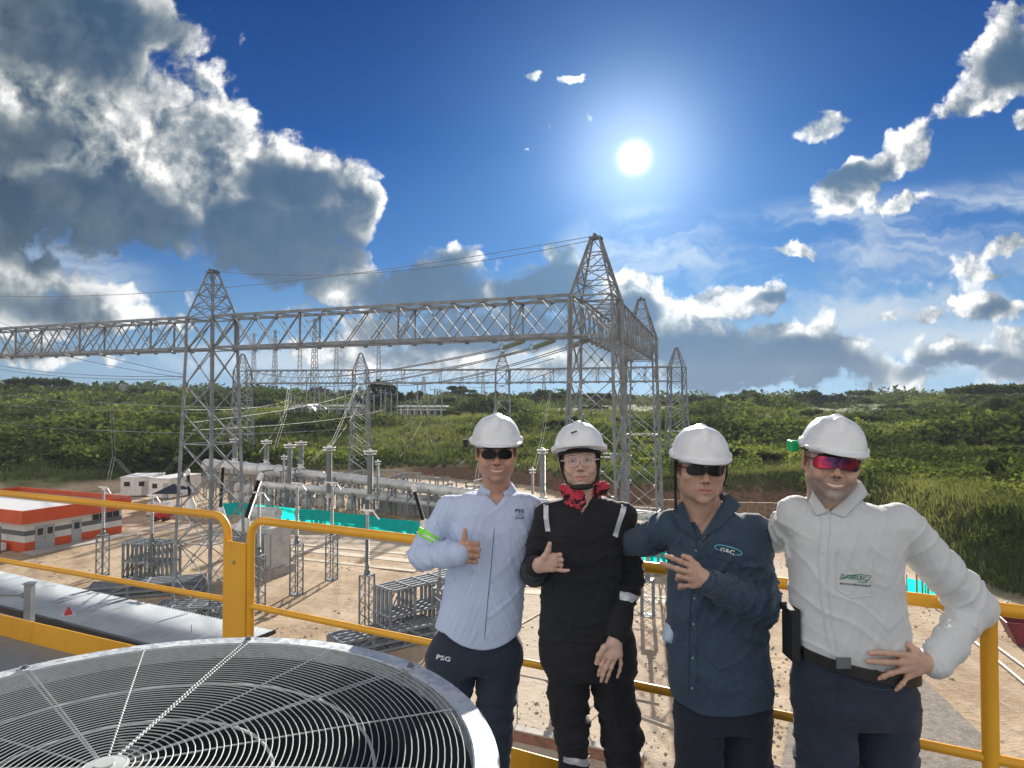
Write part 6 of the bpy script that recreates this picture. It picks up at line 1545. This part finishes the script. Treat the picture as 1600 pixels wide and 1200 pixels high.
lo, hi = bounds([tor[0][1:4] and (t[1] - t[3], -t[4], t[0]) for t in tor] + [(t[1] + t[3], t[4], t[0]) for t in tor] + RA + LA, .10)
g_ = SDF(lo, hi, .0055); g_.loft(tor, .03)
for a in (RA, LA): g_.cone(l(776, 788, .01), a[0], .060, .062, .035); g_.chain(a, [.066, .058, .041], .020)
g_.cone(RA[1], RA[2], .057, .042, .02)
g_.cone(RA[2], RA[2] + (l(712, 865, d) - RA[2]), .041, .040, .01)
hz_ = lambda p: None
vneck(A, g_, (l(777, 786)[0], l(777, 760)[0]), l(777, 762)[2], l(777, 788)[2], .062)
g_.cone(neck, neck + np.array((0, -.02, .2)), .062, .075, .008, 'sub')
zc, zs, xc = l(757, 1001)[2], l(757, 978)[2], l(757, 1000)[0]
hemA = lambda p: zc + (zs - zc) * np.clip(np.abs(p[..., 0] - xc) / .17, 0, 1) ** 2
g_.cut(lambda p: hemA(p) - p[..., 2])
A.cloth('shirt', g_, SHIRT_B, .0046, 3, .75, hem=hemA, limbs=[(RA[0], RA[1], .010, 26, .45, 1.1), (RA[1], RA[2], .010, 30, -.1, .85), (LA[0], LA[1], .009, 24, .2, 1.0)])
A.shirt = A.last
A.collar(l(777, 772, .026), .064, .066, 24, SHIRT_B, stand=.032, leaf=.048, rise=.024, drop=.022, tip=.022, flare=.030)
A.stitch([(777, 789), (772, 830), (768, 880), (763, 930), (759, 975), (757, 999)], THREADK, 'placket_seam', .0012)
for v, u in ((812, 779), (850, 776), (888, 773), (926, 769), (962, 765)): A.button(u, v, HATW, .0045)
A.stitch([(796, 826), (797, 868), (815, 876), (833, 868), (834, 824)], SHIRT_B, 'pocket_edge', .0016); A.stitch([(796, 827), (834, 825)], SHIRT_B, 'pocket_edge', .0016)
A.tape([(654, 828), (668, 836), (685, 846)], .030, LIME, 'reflective_band', .003); A.tape([(657, 831), (669, 838), (682, 845)], .009, REFL, 'reflective_band', .0045)
A.text('PSG', 812, 798, 6.0, THREADK, bold=.03, wpx=14); A.text('GROUP', 812, 809.5, 3.4, THREADK, bold=.01, wpx=14)
A.stitch([(805.5, 803.3), (818.5, 803.3)], THREADK, 'lettering', .0009); A.stitch([(805.5, 806), (818.5, 806)], THREADK, 'lettering', .0007)
# cuff
mb = MB(); a_, b_ = Vector(RA[2]), Vector(l(712, 865, d)); dd = (Vector(RA[2]) - Vector(RA[1])).normalized(); mb.lathe(Vector(RA[2]) - dd * .030, [(.0405, 0), (.0425, .002), (.0425, .052), (.038, .054), (.034, .050)], 28, dd); mb.build('cuff', SHIRT_B, A.shirt, smooth=40)
g_ = SDF(*bounds([l(655, 975), l(830, 1322)] + [p for q in A.legs for p in q], .16), .007)
g_.loft(rings(A, [(1042, 676, 806, .110), (1030, 669, 812, .122), (1006, 676, 808, .112), (975, 688, 802, .098)], .12), .03)
g_.chain(A.legs[0], [.106, .080, .066], .03); g_.chain(A.legs[1], [.100, .076, .066], .03)
A.cloth('trousers', g_, DENIM, .006, 9, .2, limbs=[(q[0], q[1], .008, 22, .5, 1.2) for q in A.legs])
A.text('PSG', 693, 1028, 7.5, THREADW, rot=12, bold=.02, wpx=22, parent=A.last)
A.helmet(); A.glasses(LENSB, FRAMEB, hw=.033, hh=.0185, cxs=.0355, pw=2.5, sk=-.06)
A.boots([(A.legs[0][2][0], .02, -.15), (A.legs[1][2][0], .02, .12)])
m = MB(); m.box(tuple(A.HM @ Vector((-.13, .02, .035))), (.020, .03, .036)); m.tube([tuple(A.HM @ Vector((-.12, .02, .04))), tuple(A.HM @ Vector((-.105, .02, .05)))], .004, 6); m.build('helmet_lamp', FRAMEB, A.hat)

# ---------------------------------------------------------------- woman in black
BLACKC = clothmat('black work fabric', (.0075, .008, .0115), wb=.3, var=.25, sheen=.08)
BLACKT = clothmat('black cargo fabric', (.0085, .0085, .014), wb=.3, var=.25, sheen=.08)
B = Person(912, 2.94, 'woman in black jacket, pink neck scarf and white helmet making a hang-loose sign', SKIN_B); l = B.l
B.legs = [[l(885, 1020), l(893, 1140, -.01), l(905, 1315, .02)], [l(950, 1020), l(972, 1150, .0), l(978, 1315, .02)]]
RA = [l(856, 806, .01), l(834, 896, .03), l(837, 888, -.12)]; LA = [l(975, 806, .01), l(986, 905, -.01), l(965, 988, -.115)]
tor = rings(B, [(1000, 842, 988, .120), (975, 843, 980, .120), (940, 845, 972, .115), (900, 848, 970, .115), (860, 850, 976, .118), (830, 852, 982, .112), (808, 860, 974, .098), (790, 872, 958, .080), (778, 886, 944, .066)], .115)
neck = l(912, 772, .03); B.core(neck, shrink(tor, .021), [RA[0], LA[0]], [RA, LA])
B.head(906, 721, 1.0, (-7, -3, -5), smile=.25, fat=1.03, female=True, tint=dict(brow=.5, lip=(1.0, .60, .58)), dy=-.03)
d = -.185
B.hand(l(842, 883, d + .015), l(834, 893, -.02), [l(864, 868, d), l(867, 875, d - .003), l(868, 882, d - .002), l(864, 889.5, d + .002)],
       [[l(875, 867, d + .010), l(875, 868, d + .032), l(867, 868, d + .036)], [l(877, 875, d + .010), l(877, 876, d + .032), l(868, 876, d + .036)], [l(876.5, 883, d + .010), l(876, 884, d + .030), l(868, 884, d + .034)], [l(876, 891, d + .000), l(882.5, 891.8, d - .003), l(888.5, 891, d - .005)]],
       [l(851, 870, d - .002), l(856.5, 859.5, d - .006), l(859, 849.5, d - .010)], r=.0082)
d = -.150
B.hand(l(960, 1002, d + .015), LA[1], [l(946, 1025, d - .012), l(954, 1028, d - .014), l(962, 1027, d - .012), l(969, 1023, d - .004)],
       [[l(940, 1039, d - .014), l(937, 1048, d - .010), l(935, 1055, d - .005)], [l(946, 1044, d - .018), l(942, 1055, d - .014), l(939.5, 1064, d - .008)], [l(955, 1043, d - .016), l(950.5, 1055, d - .012), l(947, 1065, d - .006)], [l(970, 1037, d - .006), l(968, 1048, d - .006), l(964.5, 1058, d - .004)]],
       [l(944, 1012, d - .01), l(936, 1024, d - .014), l(932, 1036, d - .014)], r=.0080)
B.finish()
lo, hi = bounds([(t[1] - t[3], -t[4], t[0]) for t in tor] + [(t[1] + t[3], t[4], t[0]) for t in tor] + RA + LA, .10)
g_ = SDF(lo, hi, .0055); g_.loft(tor, .03)
for a in (RA, LA): g_.cone(l(912, 794, .01), a[0], .058, .058, .035)
g_.chain(RA, [.060, .055, .042], .015); g_.chain(LA, [.060, .052, .042], .015)
g_.cone(neck, neck + np.array((0, -.02, .2)), .058, .07, .008, 'sub'); vneck(B, g_, (l(906, 800)[0], l(908, 770)[0]), l(908, 775)[2], l(908, 801)[2], .035)
zc = l(900, 992)[2]; g_.cut(lambda p: np.where(np.linalg.norm(p[..., :2] - np.array([LA[2][0], LA[2][1]]), axis=-1) < .065, -1.0, zc - p[..., 2]))
B.cloth('jacket', g_, BLACKC, .006, 31, .3, limbs=[(RA[0], RA[1], .009, 24, .4, 1.1), (LA[0], LA[1], .009, 24, .3, 1.1), (LA[1], LA[2], .008, 26, 0, .9)])
jk = B.last
B.tape([(853, 789), (853, 808), (856, 830)], .020, REFL, 'reflective_strip', .003); B.tape([(975, 790), (969, 812), (961, 838)], .022, REFL, 'reflective_strip', .003)
B.tape([(968, 929), (983, 932), (999, 934)], .030, REFL, 'reflective_band', .003); B.tape([(995, 815), (1001, 848), (1003, 862)], .004, REFL, 'piping', .002)
for a, b_, r_ in ((RA[1], RA[2], .043), (LA[1], LA[2], .0435)):
    dd = Vector(b_ - a).normalized(); mb = MB(); mb.lathe(Vector(b_) - dd * .028, [(r_ - .001, 0), (r_ + .001, .003), (r_ - .001, .040), (r_ - .005, .043), (r_ - .010, .038)], 26, dd); mb.build('cuff', BLACKC, jk, smooth=40)
g_ = SDF(*bounds([l(835, 975), l(1005, 1322)] + [p for q in B.legs for p in q], .16), .007)
g_.loft(rings(B, [(1052, 856, 992, .108), (1035, 843, 996, .128), (1000, 842, 992, .122), (975, 848, 985, .112)], .12), .03)
g_.chain(B.legs[0], [.098, .070, .055], .025); g_.chain(B.legs[1], [.100, .078, .064], .025)
for u0, v0 in ((868, 1100), (984, 1110)): c = l(u0, v0, -.01); g_.ell(c, (.030, .060, .085), .02)
B.cloth('trousers', g_, BLACKT, .006, 39, .25, limbs=[(q[0], q[1], .009, 22, .5, 1.2) for q in B.legs])
B.tape([(880, 1185), (899, 1190), (920, 1185)], .026, REFL, 'reflective_band', .003)
B.stitch([(960, 1065), (962, 1110), (968, 1145), (992, 1150)], BLACKC, 'pocket_edge', .0025); B.stitch([(850, 1062), (868, 1075), (882, 1068)], BLACKC, 'pocket_edge', .0025)
B.stitch([(897, 985), (898, 1010), (905, 1035)], BLACKC, 'fly_seam', .002)
# neck scarf: soft folded tube
SCARF, b = newmat('pink and black scarf'); co = objco(); w_ = noise(co, 14, 4, .6, 1.2); c = mixc(sstep(w_, .49, .53), (.016, .014, .018), (.62, .045, .085)); c = mixc(sstep(noise(co, 60, 3), .66, .7), c, (.70, .45, .48)); setp(b, 'Base Color', c); setp(b, 'Roughness', .85)
g_ = SDF(l(910, 770) - .14, l(910, 770) + .14, .0045)
g_.chain([l(909, 757, .01), l(909, 768, .008), l(911, 781, .012)], [.056, .064, .072], .02)
for k in range(5): g_.chain([l(878 + k * 2, 760 + k * 6, .0), l(905, 770 + k * 6, -.068), l(938 - k, 758 + k * 7, .0)], [.010, .012, .010], .010)
g_.ell(l(900, 785, -.058), (.045, .022, .022), .015); g_.ell(l(941, 762, -.01), (.030, .022, .030), .015); g_.cone(neck + np.array((0, -.01, -.1)), l(908, 735, -.01), .040, .046, .004, 'sub')
B.cloth('neck_scarf', g_, SCARF, .006, 51, .5, fr=(16, 16, 26))
g_ = SDF(l(906, 720) - .13, l(906, 720) + .13, .004); Mi = B.HM
c0 = Mi @ Vector((0, .028, .012)); g_.ell(c0, (.088, .088, .092), .01)
cf = Mi @ Vector((0, -.075, -.010)); g_.ell(cf, (.071, .080, .072), .012, 'sub'); g_.cone(Mi @ Vector((.05, .06, -.04)), Mi @ Vector((.062, .055, -.12)), .030, .018, .02)
zt_ = (Mi @ Vector((0, 0, .06))).z; g_.cut(lambda p: p[..., 2] - zt_); B.cloth('hair', g_, HAIRB, .003, 61, 1.4, fr=(40, 40, 8))
B.helmet(dz=.004, rot=(-6, 0, 0)); m = MB(); m.tube([tuple(B.helM @ Vector(a)) for a in ((-.030, -.112, .100), (-.018, -.118, .103), (-.006, -.121, .106))], .0035, 5); m.build('helmet_mark', THREADK, B.hat)
B.glasses(CLEARG, FRAMEP, hw=.0255, hh=.0195, cxs=.0315, pw=2.7, droop=0, sk=0, z0=-.001, fr=.0017)
m = MB(); M = B.HM
for sx in (-1, 1): m.tube([tuple(M @ Vector(a)) for a in ((sx * .086, -.01, .03), (sx * .080, -.03, -.03), (sx * .062, -.052, -.085), (sx * .03, -.085, -.112), (0, -.094, -.116))], .0045, 8)
m.tube([tuple(M @ Vector(a)) for a in ((-.045, -.075, -.106), (-.02, -.094, -.108), (0, -.099, -.108), (.02, -.094, -.108), (.045, -.075, -.106))], [.008, .012, .013, .012, .008], 10); m.build('chin_strap', STRAPK, B.hat, smooth=True)
B.boots([(B.legs[0][2][0], .02, -.1), (B.legs[1][2][0], .02, .15)])

# ---------------------------------------------------------------- man in denim shirt
DENS = clothmat('blue denim shirt', (.026, .050, .084), wb=.35, var=.18, big=10, wear=(.050, .085, .125))
NAVY = clothmat('navy work trousers', (.008, .012, .026), wb=.3, var=.2)
C = Person(1120, 2.70, 'man in a dark denim shirt and dark sunglasses holding out two fingers', SKIN_C); l = C.l
C.legs = [[l(1092, 1110), l(1090, 1230, .0), l(1092, 1380, .02)], [l(1166, 1110), l(1168, 1230, .0), l(1170, 1380, .02)]]
RA = [l(1052, 822, .03), l(1008, 845, .14), l(960, 850, .26)]; LA = [l(1178, 830, .01), l(1186, 945, -.05), l(1108, 910, -.25)]
tor = rings(C, [(1105, 1050, 1205, .130), (1060, 1046, 1205, .132), (1010, 1042, 1200, .130), (950, 1042, 1196, .126), (900, 1044, 1195, .124), (865, 1046, 1196, .120), (835, 1050, 1192, .112), (818, 1064, 1176, .096), (804, 1080, 1152, .078), (796, 1088, 1138, .062)], .12)
neck = l(1105, 792, .03); C.core(neck, shrink(tor, .021), [RA[0], LA[0]], [RA, LA])
C.head(1094, 731, 1.10, (0, 2, -4), smile=0.0, fat=1.16, tint=dict(stubble=.15, brow=.3), dy=-.04)
d = -.27
C.hand(l(1100, 903, d + .01), LA[1], [l(1080, 885, d - .004), l(1077, 894.5, d - .010), l(1078, 905, d - .008), l(1082, 915, d - .001)],
       [[l(1063, 877, d - .012), l(1051, 872, d - .014), l(1041, 868.5, d - .014)], [l(1058, 889, d - .022), l(1045, 884.5, d - .024), l(1033.5, 880, d - .022)], [l(1060, 900, d - .020), l(1059, 904, d + .004), l(1066, 906, d + .016)], [l(1063, 915, d - .012), l(1062, 918, d + .010), l(1069, 918, d + .018)]],
       [l(1088, 884, d + .012), l(1077, 873, d + .016), l(1068, 869, d + .014)], r=.0088)
C.finish()
lo, hi = bounds([(t[1] - t[3], -t[4], t[0]) for t in tor] + [(t[1] + t[3], t[4], t[0]) for t in tor] + RA + LA, .10)
g_ = SDF(lo, hi, .0055); g_.loft(tor, .03)
for a in (RA, LA): g_.cone(l(1112, 824, .01), a[0], .060, .064, .035)
g_.chain(RA, [.066, .060, .048], .015); g_.chain(LA, [.072, .072, .046], .02)
g_.cone(neck, neck + np.array((-.03, -.03, .2)), .066, .085, .008, 'sub'); vneck(C, g_, (l(1088, 838)[0], l(1100, 790)[0]), l(1100, 792)[2], l(1088, 840)[2], .062)
zc = l(1120, 1097)[2]; x0 = l(1076, 1090)[0]; hemC = lambda p: zc + .035 * np.clip((x0 - p[..., 0]) / .1 + .2, 0, 1) + .012 * np.clip((p[..., 0] - x0 - .15) / .1, 0, 1)
g_.cut(lambda p: hemC(p) - p[..., 2])
C.cloth('shirt', g_, DENS, .0060, 71, .7, hem=hemC, limbs=[(LA[0], LA[1], .011, 24, .4, 1.1), (LA[1], LA[2], .012, 26, -.1, .9), (RA[0], RA[1], .010, 24, .1, 1.1)])
C.shirt = C.last
C.collar(l(1106, 790, .026), .068, .072, 74, DENS, stand=.034, leaf=.046, rise=.026, drop=.012, tip=.020, flare=.026)
C.leaf([(1138, 770, -.035), (1158, 790, -.045), (1126, 822, None), (1092, 842, None)], DENS); C.leaf([(1066, 782, -.035), (1048, 800, -.040), (1066, 830, None), (1089, 843, None)], DENS)
C.stitch([(1088, 841), (1083, 880), (1079, 940), (1077, 1010), (1076, 1085)], THREADK, 'placket_seam', .0014); C.stitch([(1093, 845), (1091, 950), (1088, 1086)], DENS, 'placket_seam', .0014)
for v, u in ((860, 1087), (935, 1085), (975, 1083), (1028, 1082), (1075, 1081)): C.button(u, v, GALV, .0045)
C.tape([(1106, 862), (1132, 868), (1158, 876)], .030, DENS, 'pocket_flap', .0035); C.stitch([(1108, 868), (1109, 905), (1130, 915), (1155, 912), (1157, 882)], THREADK, 'pocket_edge', .0010)
C.tape([(1037 + 12, 846), (1062, 848)], .028, DENS, 'pocket_flap', .0035)
ell_ = lambda cx, cy, a, b_, rot, t0, t1, n=22: [(cx + a * math.cos(t) * math.cos(R(rot)) - b_ * math.sin(t) * math.sin(R(rot)), cy + a * math.cos(t) * math.sin(R(rot)) + b_ * math.sin(t) * math.cos(R(rot))) for t in np.linspace(t0, t1, n)]
C.stitch(ell_(1138, 859.5, 22, 5.6, 15, 0, 6.28), THREADC, 'emblem_ring', .0022, n=2)
C.text('G&C', 1136, 861, 7.5, THREADW, rot=13, bold=.03, wpx=23); C.stitch([(1134, 854.5), (1150, 858)], THREADC, 'lettering', .0012); C.stitch([(1151, 868), (1156, 869.5)], THREADW, 'lettering', .0011)
dd = Vector(LA[2] - LA[1]).normalized(); mb = MB(); mb.lathe(Vector(LA[2]) - dd * .040, [(.0475, 0), (.050, .003), (.0475, .055), (.043, .057), (.038, .052)], 28, dd); mb.build('cuff', DENS, C.shirt, smooth=40)
g_ = SDF(*bounds([l(1040, 1060), l(1215, 1385)] + [p for q in C.legs for p in q], .16), .007)
g_.loft(rings(C, [(1128, 1060, 1196, .112), (1100, 1056, 1199, .116), (1060, 1062, 1192, .104)], .12), .03)
for q in C.legs: g_.chain(q, [.100, .084, .068], .02)
C.cloth('trousers', g_, NAVY, .005, 79, .2, limbs=[(q[0], q[1], .007, 22, .5, 1.2) for q in C.legs])
C.helmet(rot=(3, 0, 0)); C.glasses(LENSB, FRAMEB, hw=.032, hh=.0175, cxs=.0345, pw=2.5, sk=-.06)
m = MB(); M = C.HM
m.tube([tuple(M @ Vector(a)) for a in ((-.092, -.02, .035), (-.094, -.030, -.03), (-.092, -.035, -.09), (-.090, -.045, -.15), (-.085, -.055, -.155), (-.088, -.03, -.09), (-.088, -.015, .02))], .0035, 7)
m.tube([tuple(M @ Vector(a)) for a in ((.094, .0, .035), (.092, -.005, -.02), (.086, .01, -.06), (.100, .015, -.062))], .0035, 7); m.build('chin_strap', STRAPK, C.hat, smooth=True)
# folded cloth hanging from the pocket
c_ = l(1042, 990, -.02); mb = MB(); mb.add([tuple(c_ + np.array(a)) for a in ((-.012, -.01, -.03), (.02, -.02, -.035), (.018, -.03, .01), (.016, -.01, .045), (-.006, .0, .015), (-.002, -.035, -.005), (-.012, .03, -.03), (.02, .03, -.035), (.016, .03, .045), (-.006, .03, .015))], [(0, 1, 5), (1, 2, 5), (2, 3, 5), (3, 4, 5), (4, 0, 5), (6, 9, 8, 7), (0, 6, 7, 1), (1, 7, 8, 3, 2), (3, 8, 9, 4), (4, 9, 6, 0)]); mb.build('cloth_rag', mat('pale blue cloth', (.42, .55, .68), .8), C.obj, smooth=60)
C.boots([(C.legs[0][2][0], .02, -.1), (C.legs[1][2][0], .02, .12)])

# ---------------------------------------------------------------- man in white shirt, hand on hip
SHIRT_W = clothmat('off-white shirt cotton', (.56, .575, .58), wb=.25, var=.03, sheen=.1)
D = Person(1325, 2.51, 'man in a white shirt and red mirrored glasses, one hand on his hip', SKIN_C); l = D.l
D.legs = [[l(1290, 1090), l(1288, 1260, .0), l(1290, 1440, .02)], [l(1382, 1090), l(1388, 1260, .0), l(1390, 1440, .02)]]
RA = [l(1244, 805, .03), l(1222, 838, .16), l(1150, 850, .26)]; LA = [l(1405, 822, .01), l(1524, 945, .03), l(1462, 1036, -.10)]
tor = rings(D, [(1052, 1243, 1418, .128), (1025, 1240, 1418, .130), (1000, 1238, 1416, .132), (960, 1236, 1410, .132), (920, 1237, 1406, .130), (880, 1236, 1405, .130), (845, 1234, 1408, .128), (820, 1238, 1410, .116), (804, 1252, 1392, .100), (792, 1268, 1362, .082), (782, 1280, 1344, .066)], .13)
neck = l(1314, 778, .035); D.core(neck, shrink(tor, .021), [RA[0], LA[0]], [RA, LA])
D.head(1299, 720, 1.12, (0, 5, -15), smile=.85, fat=1.14, tint=dict(stubble=.95, grey=True, brow=.5, smile=.8) if False else dict(stubble=.95, grey=True, brow=.5), dy=-.04)
d = -.135
D.hand(l(1450, 1036, d + .02), LA[1], [l(1410, 1023, d - .004), l(1406, 1035, d - .010), l(1409, 1047, d - .008), l(1418, 1057, d + .000)],
       [[l(1388, 1021, d - .016), l(1372, 1020, d - .012), l(1360, 1021, d - .004)], [l(1384, 1035, d - .022), l(1368, 1034, d - .016), l(1356, 1033.5, d - .006)], [l(1392, 1052, d - .020), l(1381, 1057, d - .014), l(1373, 1060, d - .006)], [l(1410, 1068, d - .008), l(1405, 1073, d - .006), l(1400, 1078, d - .002)]],
       [l(1432, 1018, d + .012), l(1420, 1008, d + .03), l(1412, 1006, d + .05)], r=.0090)
D.finish()
lo, hi = bounds([(t[1] - t[3], -t[4], t[0]) for t in tor] + [(t[1] + t[3], t[4], t[0]) for t in tor] + RA + LA, .11)
g_ = SDF(lo, hi, .0055); g_.loft(tor, .03)
for a in (RA, LA): g_.cone(l(1318, 813, .01), a[0], .064, .068, .035)
g_.chain(RA, [.066, .060, .048], .015); g_.chain(LA, [.080, .062, .052], .03); g_.cone(l(1485, 905, .02), l(1514, 948, .02), .064, .060, .03)
g_.cone(neck, neck + np.array((-.03, -.03, .2)), .066, .080, .008, 'sub'); vneck(D, g_, (l(1284, 790)[0], l(1296, 765)[0]), l(1296, 770)[2], l(1286, 800)[2], .034)
zb_, xl, xr_ = l(1240, 1004)[2], l(1240, 1004)[0], l(1420, 1046)[0]; zr_ = l(1420, 1046)[2]; wc = np.array([LA[2][0], LA[2][1], LA[2][2]])
g_.cut(lambda p: np.where(p[..., 0] > l(1424, 1000)[0], -1.0, zb_ + (zr_ - zb_) * np.clip((p[..., 0] - xl) / (xr_ - xl), 0, 1) ** .8 - p[..., 2]))
D.cloth('shirt', g_, SHIRT_W, .0042, 91, .75, limbs=[(LA[0], LA[1], .0075, 19, .45, 1.1), (LA[1], LA[2], .0080, 22, -.1, .9), (RA[0], RA[1], .010, 24, .1, 1.1)])
D.shirt = D.last
D.collar(l(1312, 774, .028), .070, .074, 66, SHIRT_W, stand=.040, leaf=.044, rise=.028, drop=.010, tip=.012, flare=.020)
D.leaf([(1345, 752, -.045), (1356, 772, -.050), (1318, 808, None), (1296, 800, None)], SHIRT_W); D.leaf([(1270, 766, -.050), (1262, 784, -.050), (1274, 806, None), (1292, 800, None)], SHIRT_W)
D.stitch([(1281, 800), (1278, 860), (1281, 920), (1288, 975), (1297, 1016)], SHIRT_W, 'placket_seam', .0022); D.stitch([(1295, 800), (1293, 860), (1294, 920), (1300, 975), (1308, 1018)], SHIRT_W, 'placket_seam', .0022)
for v, u in ((815, 1288), (862, 1285), (910, 1287), (958, 1292)): D.button(u, v, HATW, .0045)
D.stitch([(1307, 862), (1306, 920), (1330, 934), (1362, 930), (1364, 872)], SHIRT_W, 'pocket_edge', .0020)
D.text('DABELEC', 1334, 902, 7.0, THREADG, rot=6, bold=.012, wpx=42, shear=.1); D.text('SERVICIOS ESPECIALIZADOS', 1336, 913.5, 3.0, THREADK, rot=5, bold=.02, wpx=49)
D.stitch([(1326, 899), (1345, 897.5), (1361, 900), (1352, 910.5), (1341, 909)], THREADG, 'emblem_outline', .0014, n=4); D.stitch([(1326, 899), (1318, 904), (1312, 905)], THREADG, 'emblem_outline', .0012, n=4)
dd = Vector(LA[2] - LA[1]).normalized(); mb = MB(); mb.lathe(Vector(LA[2]) - dd * .035, [(.052, 0), (.055, .004), (.049, .055), (.045, .057), (.040, .050)], 28, dd); mb.build('cuff', SHIRT_W, D.shirt, smooth=40)
g_ = SDF(*bounds([l(1232, 985), l(1442, 1445)] + [p for q in D.legs for p in q], .16), .0075)
g_.loft(rings(D, [(1122, 1248, 1422, .118), (1100, 1238, 1430, .138), (1050, 1241, 1422, .132), (1015, 1243, 1416, .124)], .12), .03)
for q in D.legs: g_.chain(q, [.112, .098, .074], .02)
g_.cut(lambda p: p[..., 2] - (zb_ + .012 + (zr_ - zb_) * np.clip((p[..., 0] - xl) / (xr_ - xl), 0, 1) ** .8))
D.cloth('trousers', g_, DENIM, .006, 99, .2, limbs=[(q[0], q[1], .007, 22, .4, 1.2) for q in D.legs])
D.stitch([(1330, 1062), (1345, 1072), (1375, 1078), (1398, 1076)], mat('worn denim seam', (.05, .075, .11), .8), 'pocket_edge', .0018); D.stitch([(1312, 1045), (1308, 1090), (1316, 1120)], THREADK, 'fly_seam', .0018)
BELT = mat('black belt leather', (.012, .011, .011), .4, 0, .2, 20)
vs = []; nb_ = 72; fs = []
rgm = np.array(sorted(tor)); 
for k in range(nb_):
    a = 2 * math.pi * k / nb_
    for j, (dz_, dr) in enumerate(((-.020, .002), (-.019, .008), (.019, .008), (.020, .002))):
        t_ = max(-1, min(1, math.cos(a))); xx = (xl + xr_) / 2 + .01 + math.cos(a) * ((xr_ - xl) / 2 + .010 + dr); f = min(1, max(0, (xx - xl) / (xr_ - xl))); zz = zb_ + (zr_ - zb_) * f ** .8 - .008 + dz_
        vs.append((xx, (abs(math.sin(a)) ** .84) * (1 if math.sin(a) > 0 else -1) * (.137 + dr), zz))
for k in range(nb_):
    k2 = (k + 1) % nb_
    for j in range(3): fs.append((k * 4 + j, k2 * 4 + j, k2 * 4 + j + 1, k * 4 + j + 1))
mb = MB(); mb.add(vs, fs); mb.build('belt', BELT, D.obj, smooth=40)
mb = MB(); c_ = l(1318, 1036, -.150); mb.box(tuple(c_), (.050, .006, .036)); mb.build('belt_buckle', GALVD, D.obj)
c_ = l(1236, 990, -.02); mb = MB(); mb.box(tuple(c_), (.03, .09, .17)); mb.box(tuple(c_ + np.array((-.005, 0, .09))), (.036, .10, .02)); mb.build('radio_holster', STRAPK, D.obj)
D.helmet(rot=(2, 4, 0)); D.glasses(LENSR, FRAMEB, hw=.037, hh=.0205, cxs=.0365, pw=2.8, droop=.003, sk=-.10, shield=True)
m = MB(); c_ = D.HM @ Vector((-.116, .03, .035)); m.box(tuple(c_), (.028, .045, .040)); o = m.build('ear_plug_case', mat('green plastic', (.0, .42, .13), .4), D.hat); bv = o.modifiers.new('bevel', 'BEVEL'); bv.width = .004; bv.segments = 2
D.boots([(D.legs[0][2][0], .02, -.1), (D.legs[1][2][0], .02, .12)])

# ------------------------------------------------------------------ air
m = MB(); m.box((0, 0, 22), (1830, 1830, 70)); hm = bpy.data.materials.new('haze'); hm.use_nodes = True; t_ = hm.node_tree; t_.nodes.clear()
o_ = t_.nodes.new('ShaderNodeOutputMaterial'); v_ = t_.nodes.new('ShaderNodeVolumePrincipled'); v_.inputs['Density'].default_value = .00016
v_.inputs['Color'].default_value = (.78, .87, 1, 1); v_.inputs['Anisotropy'].default_value = .15; t_.links.new(v_.outputs[0], o_.inputs['Volume'])
tag(m.build('haze', hm), 'thin pale haze in the air over the yard and the hills', 'haze', None, 'stuff')
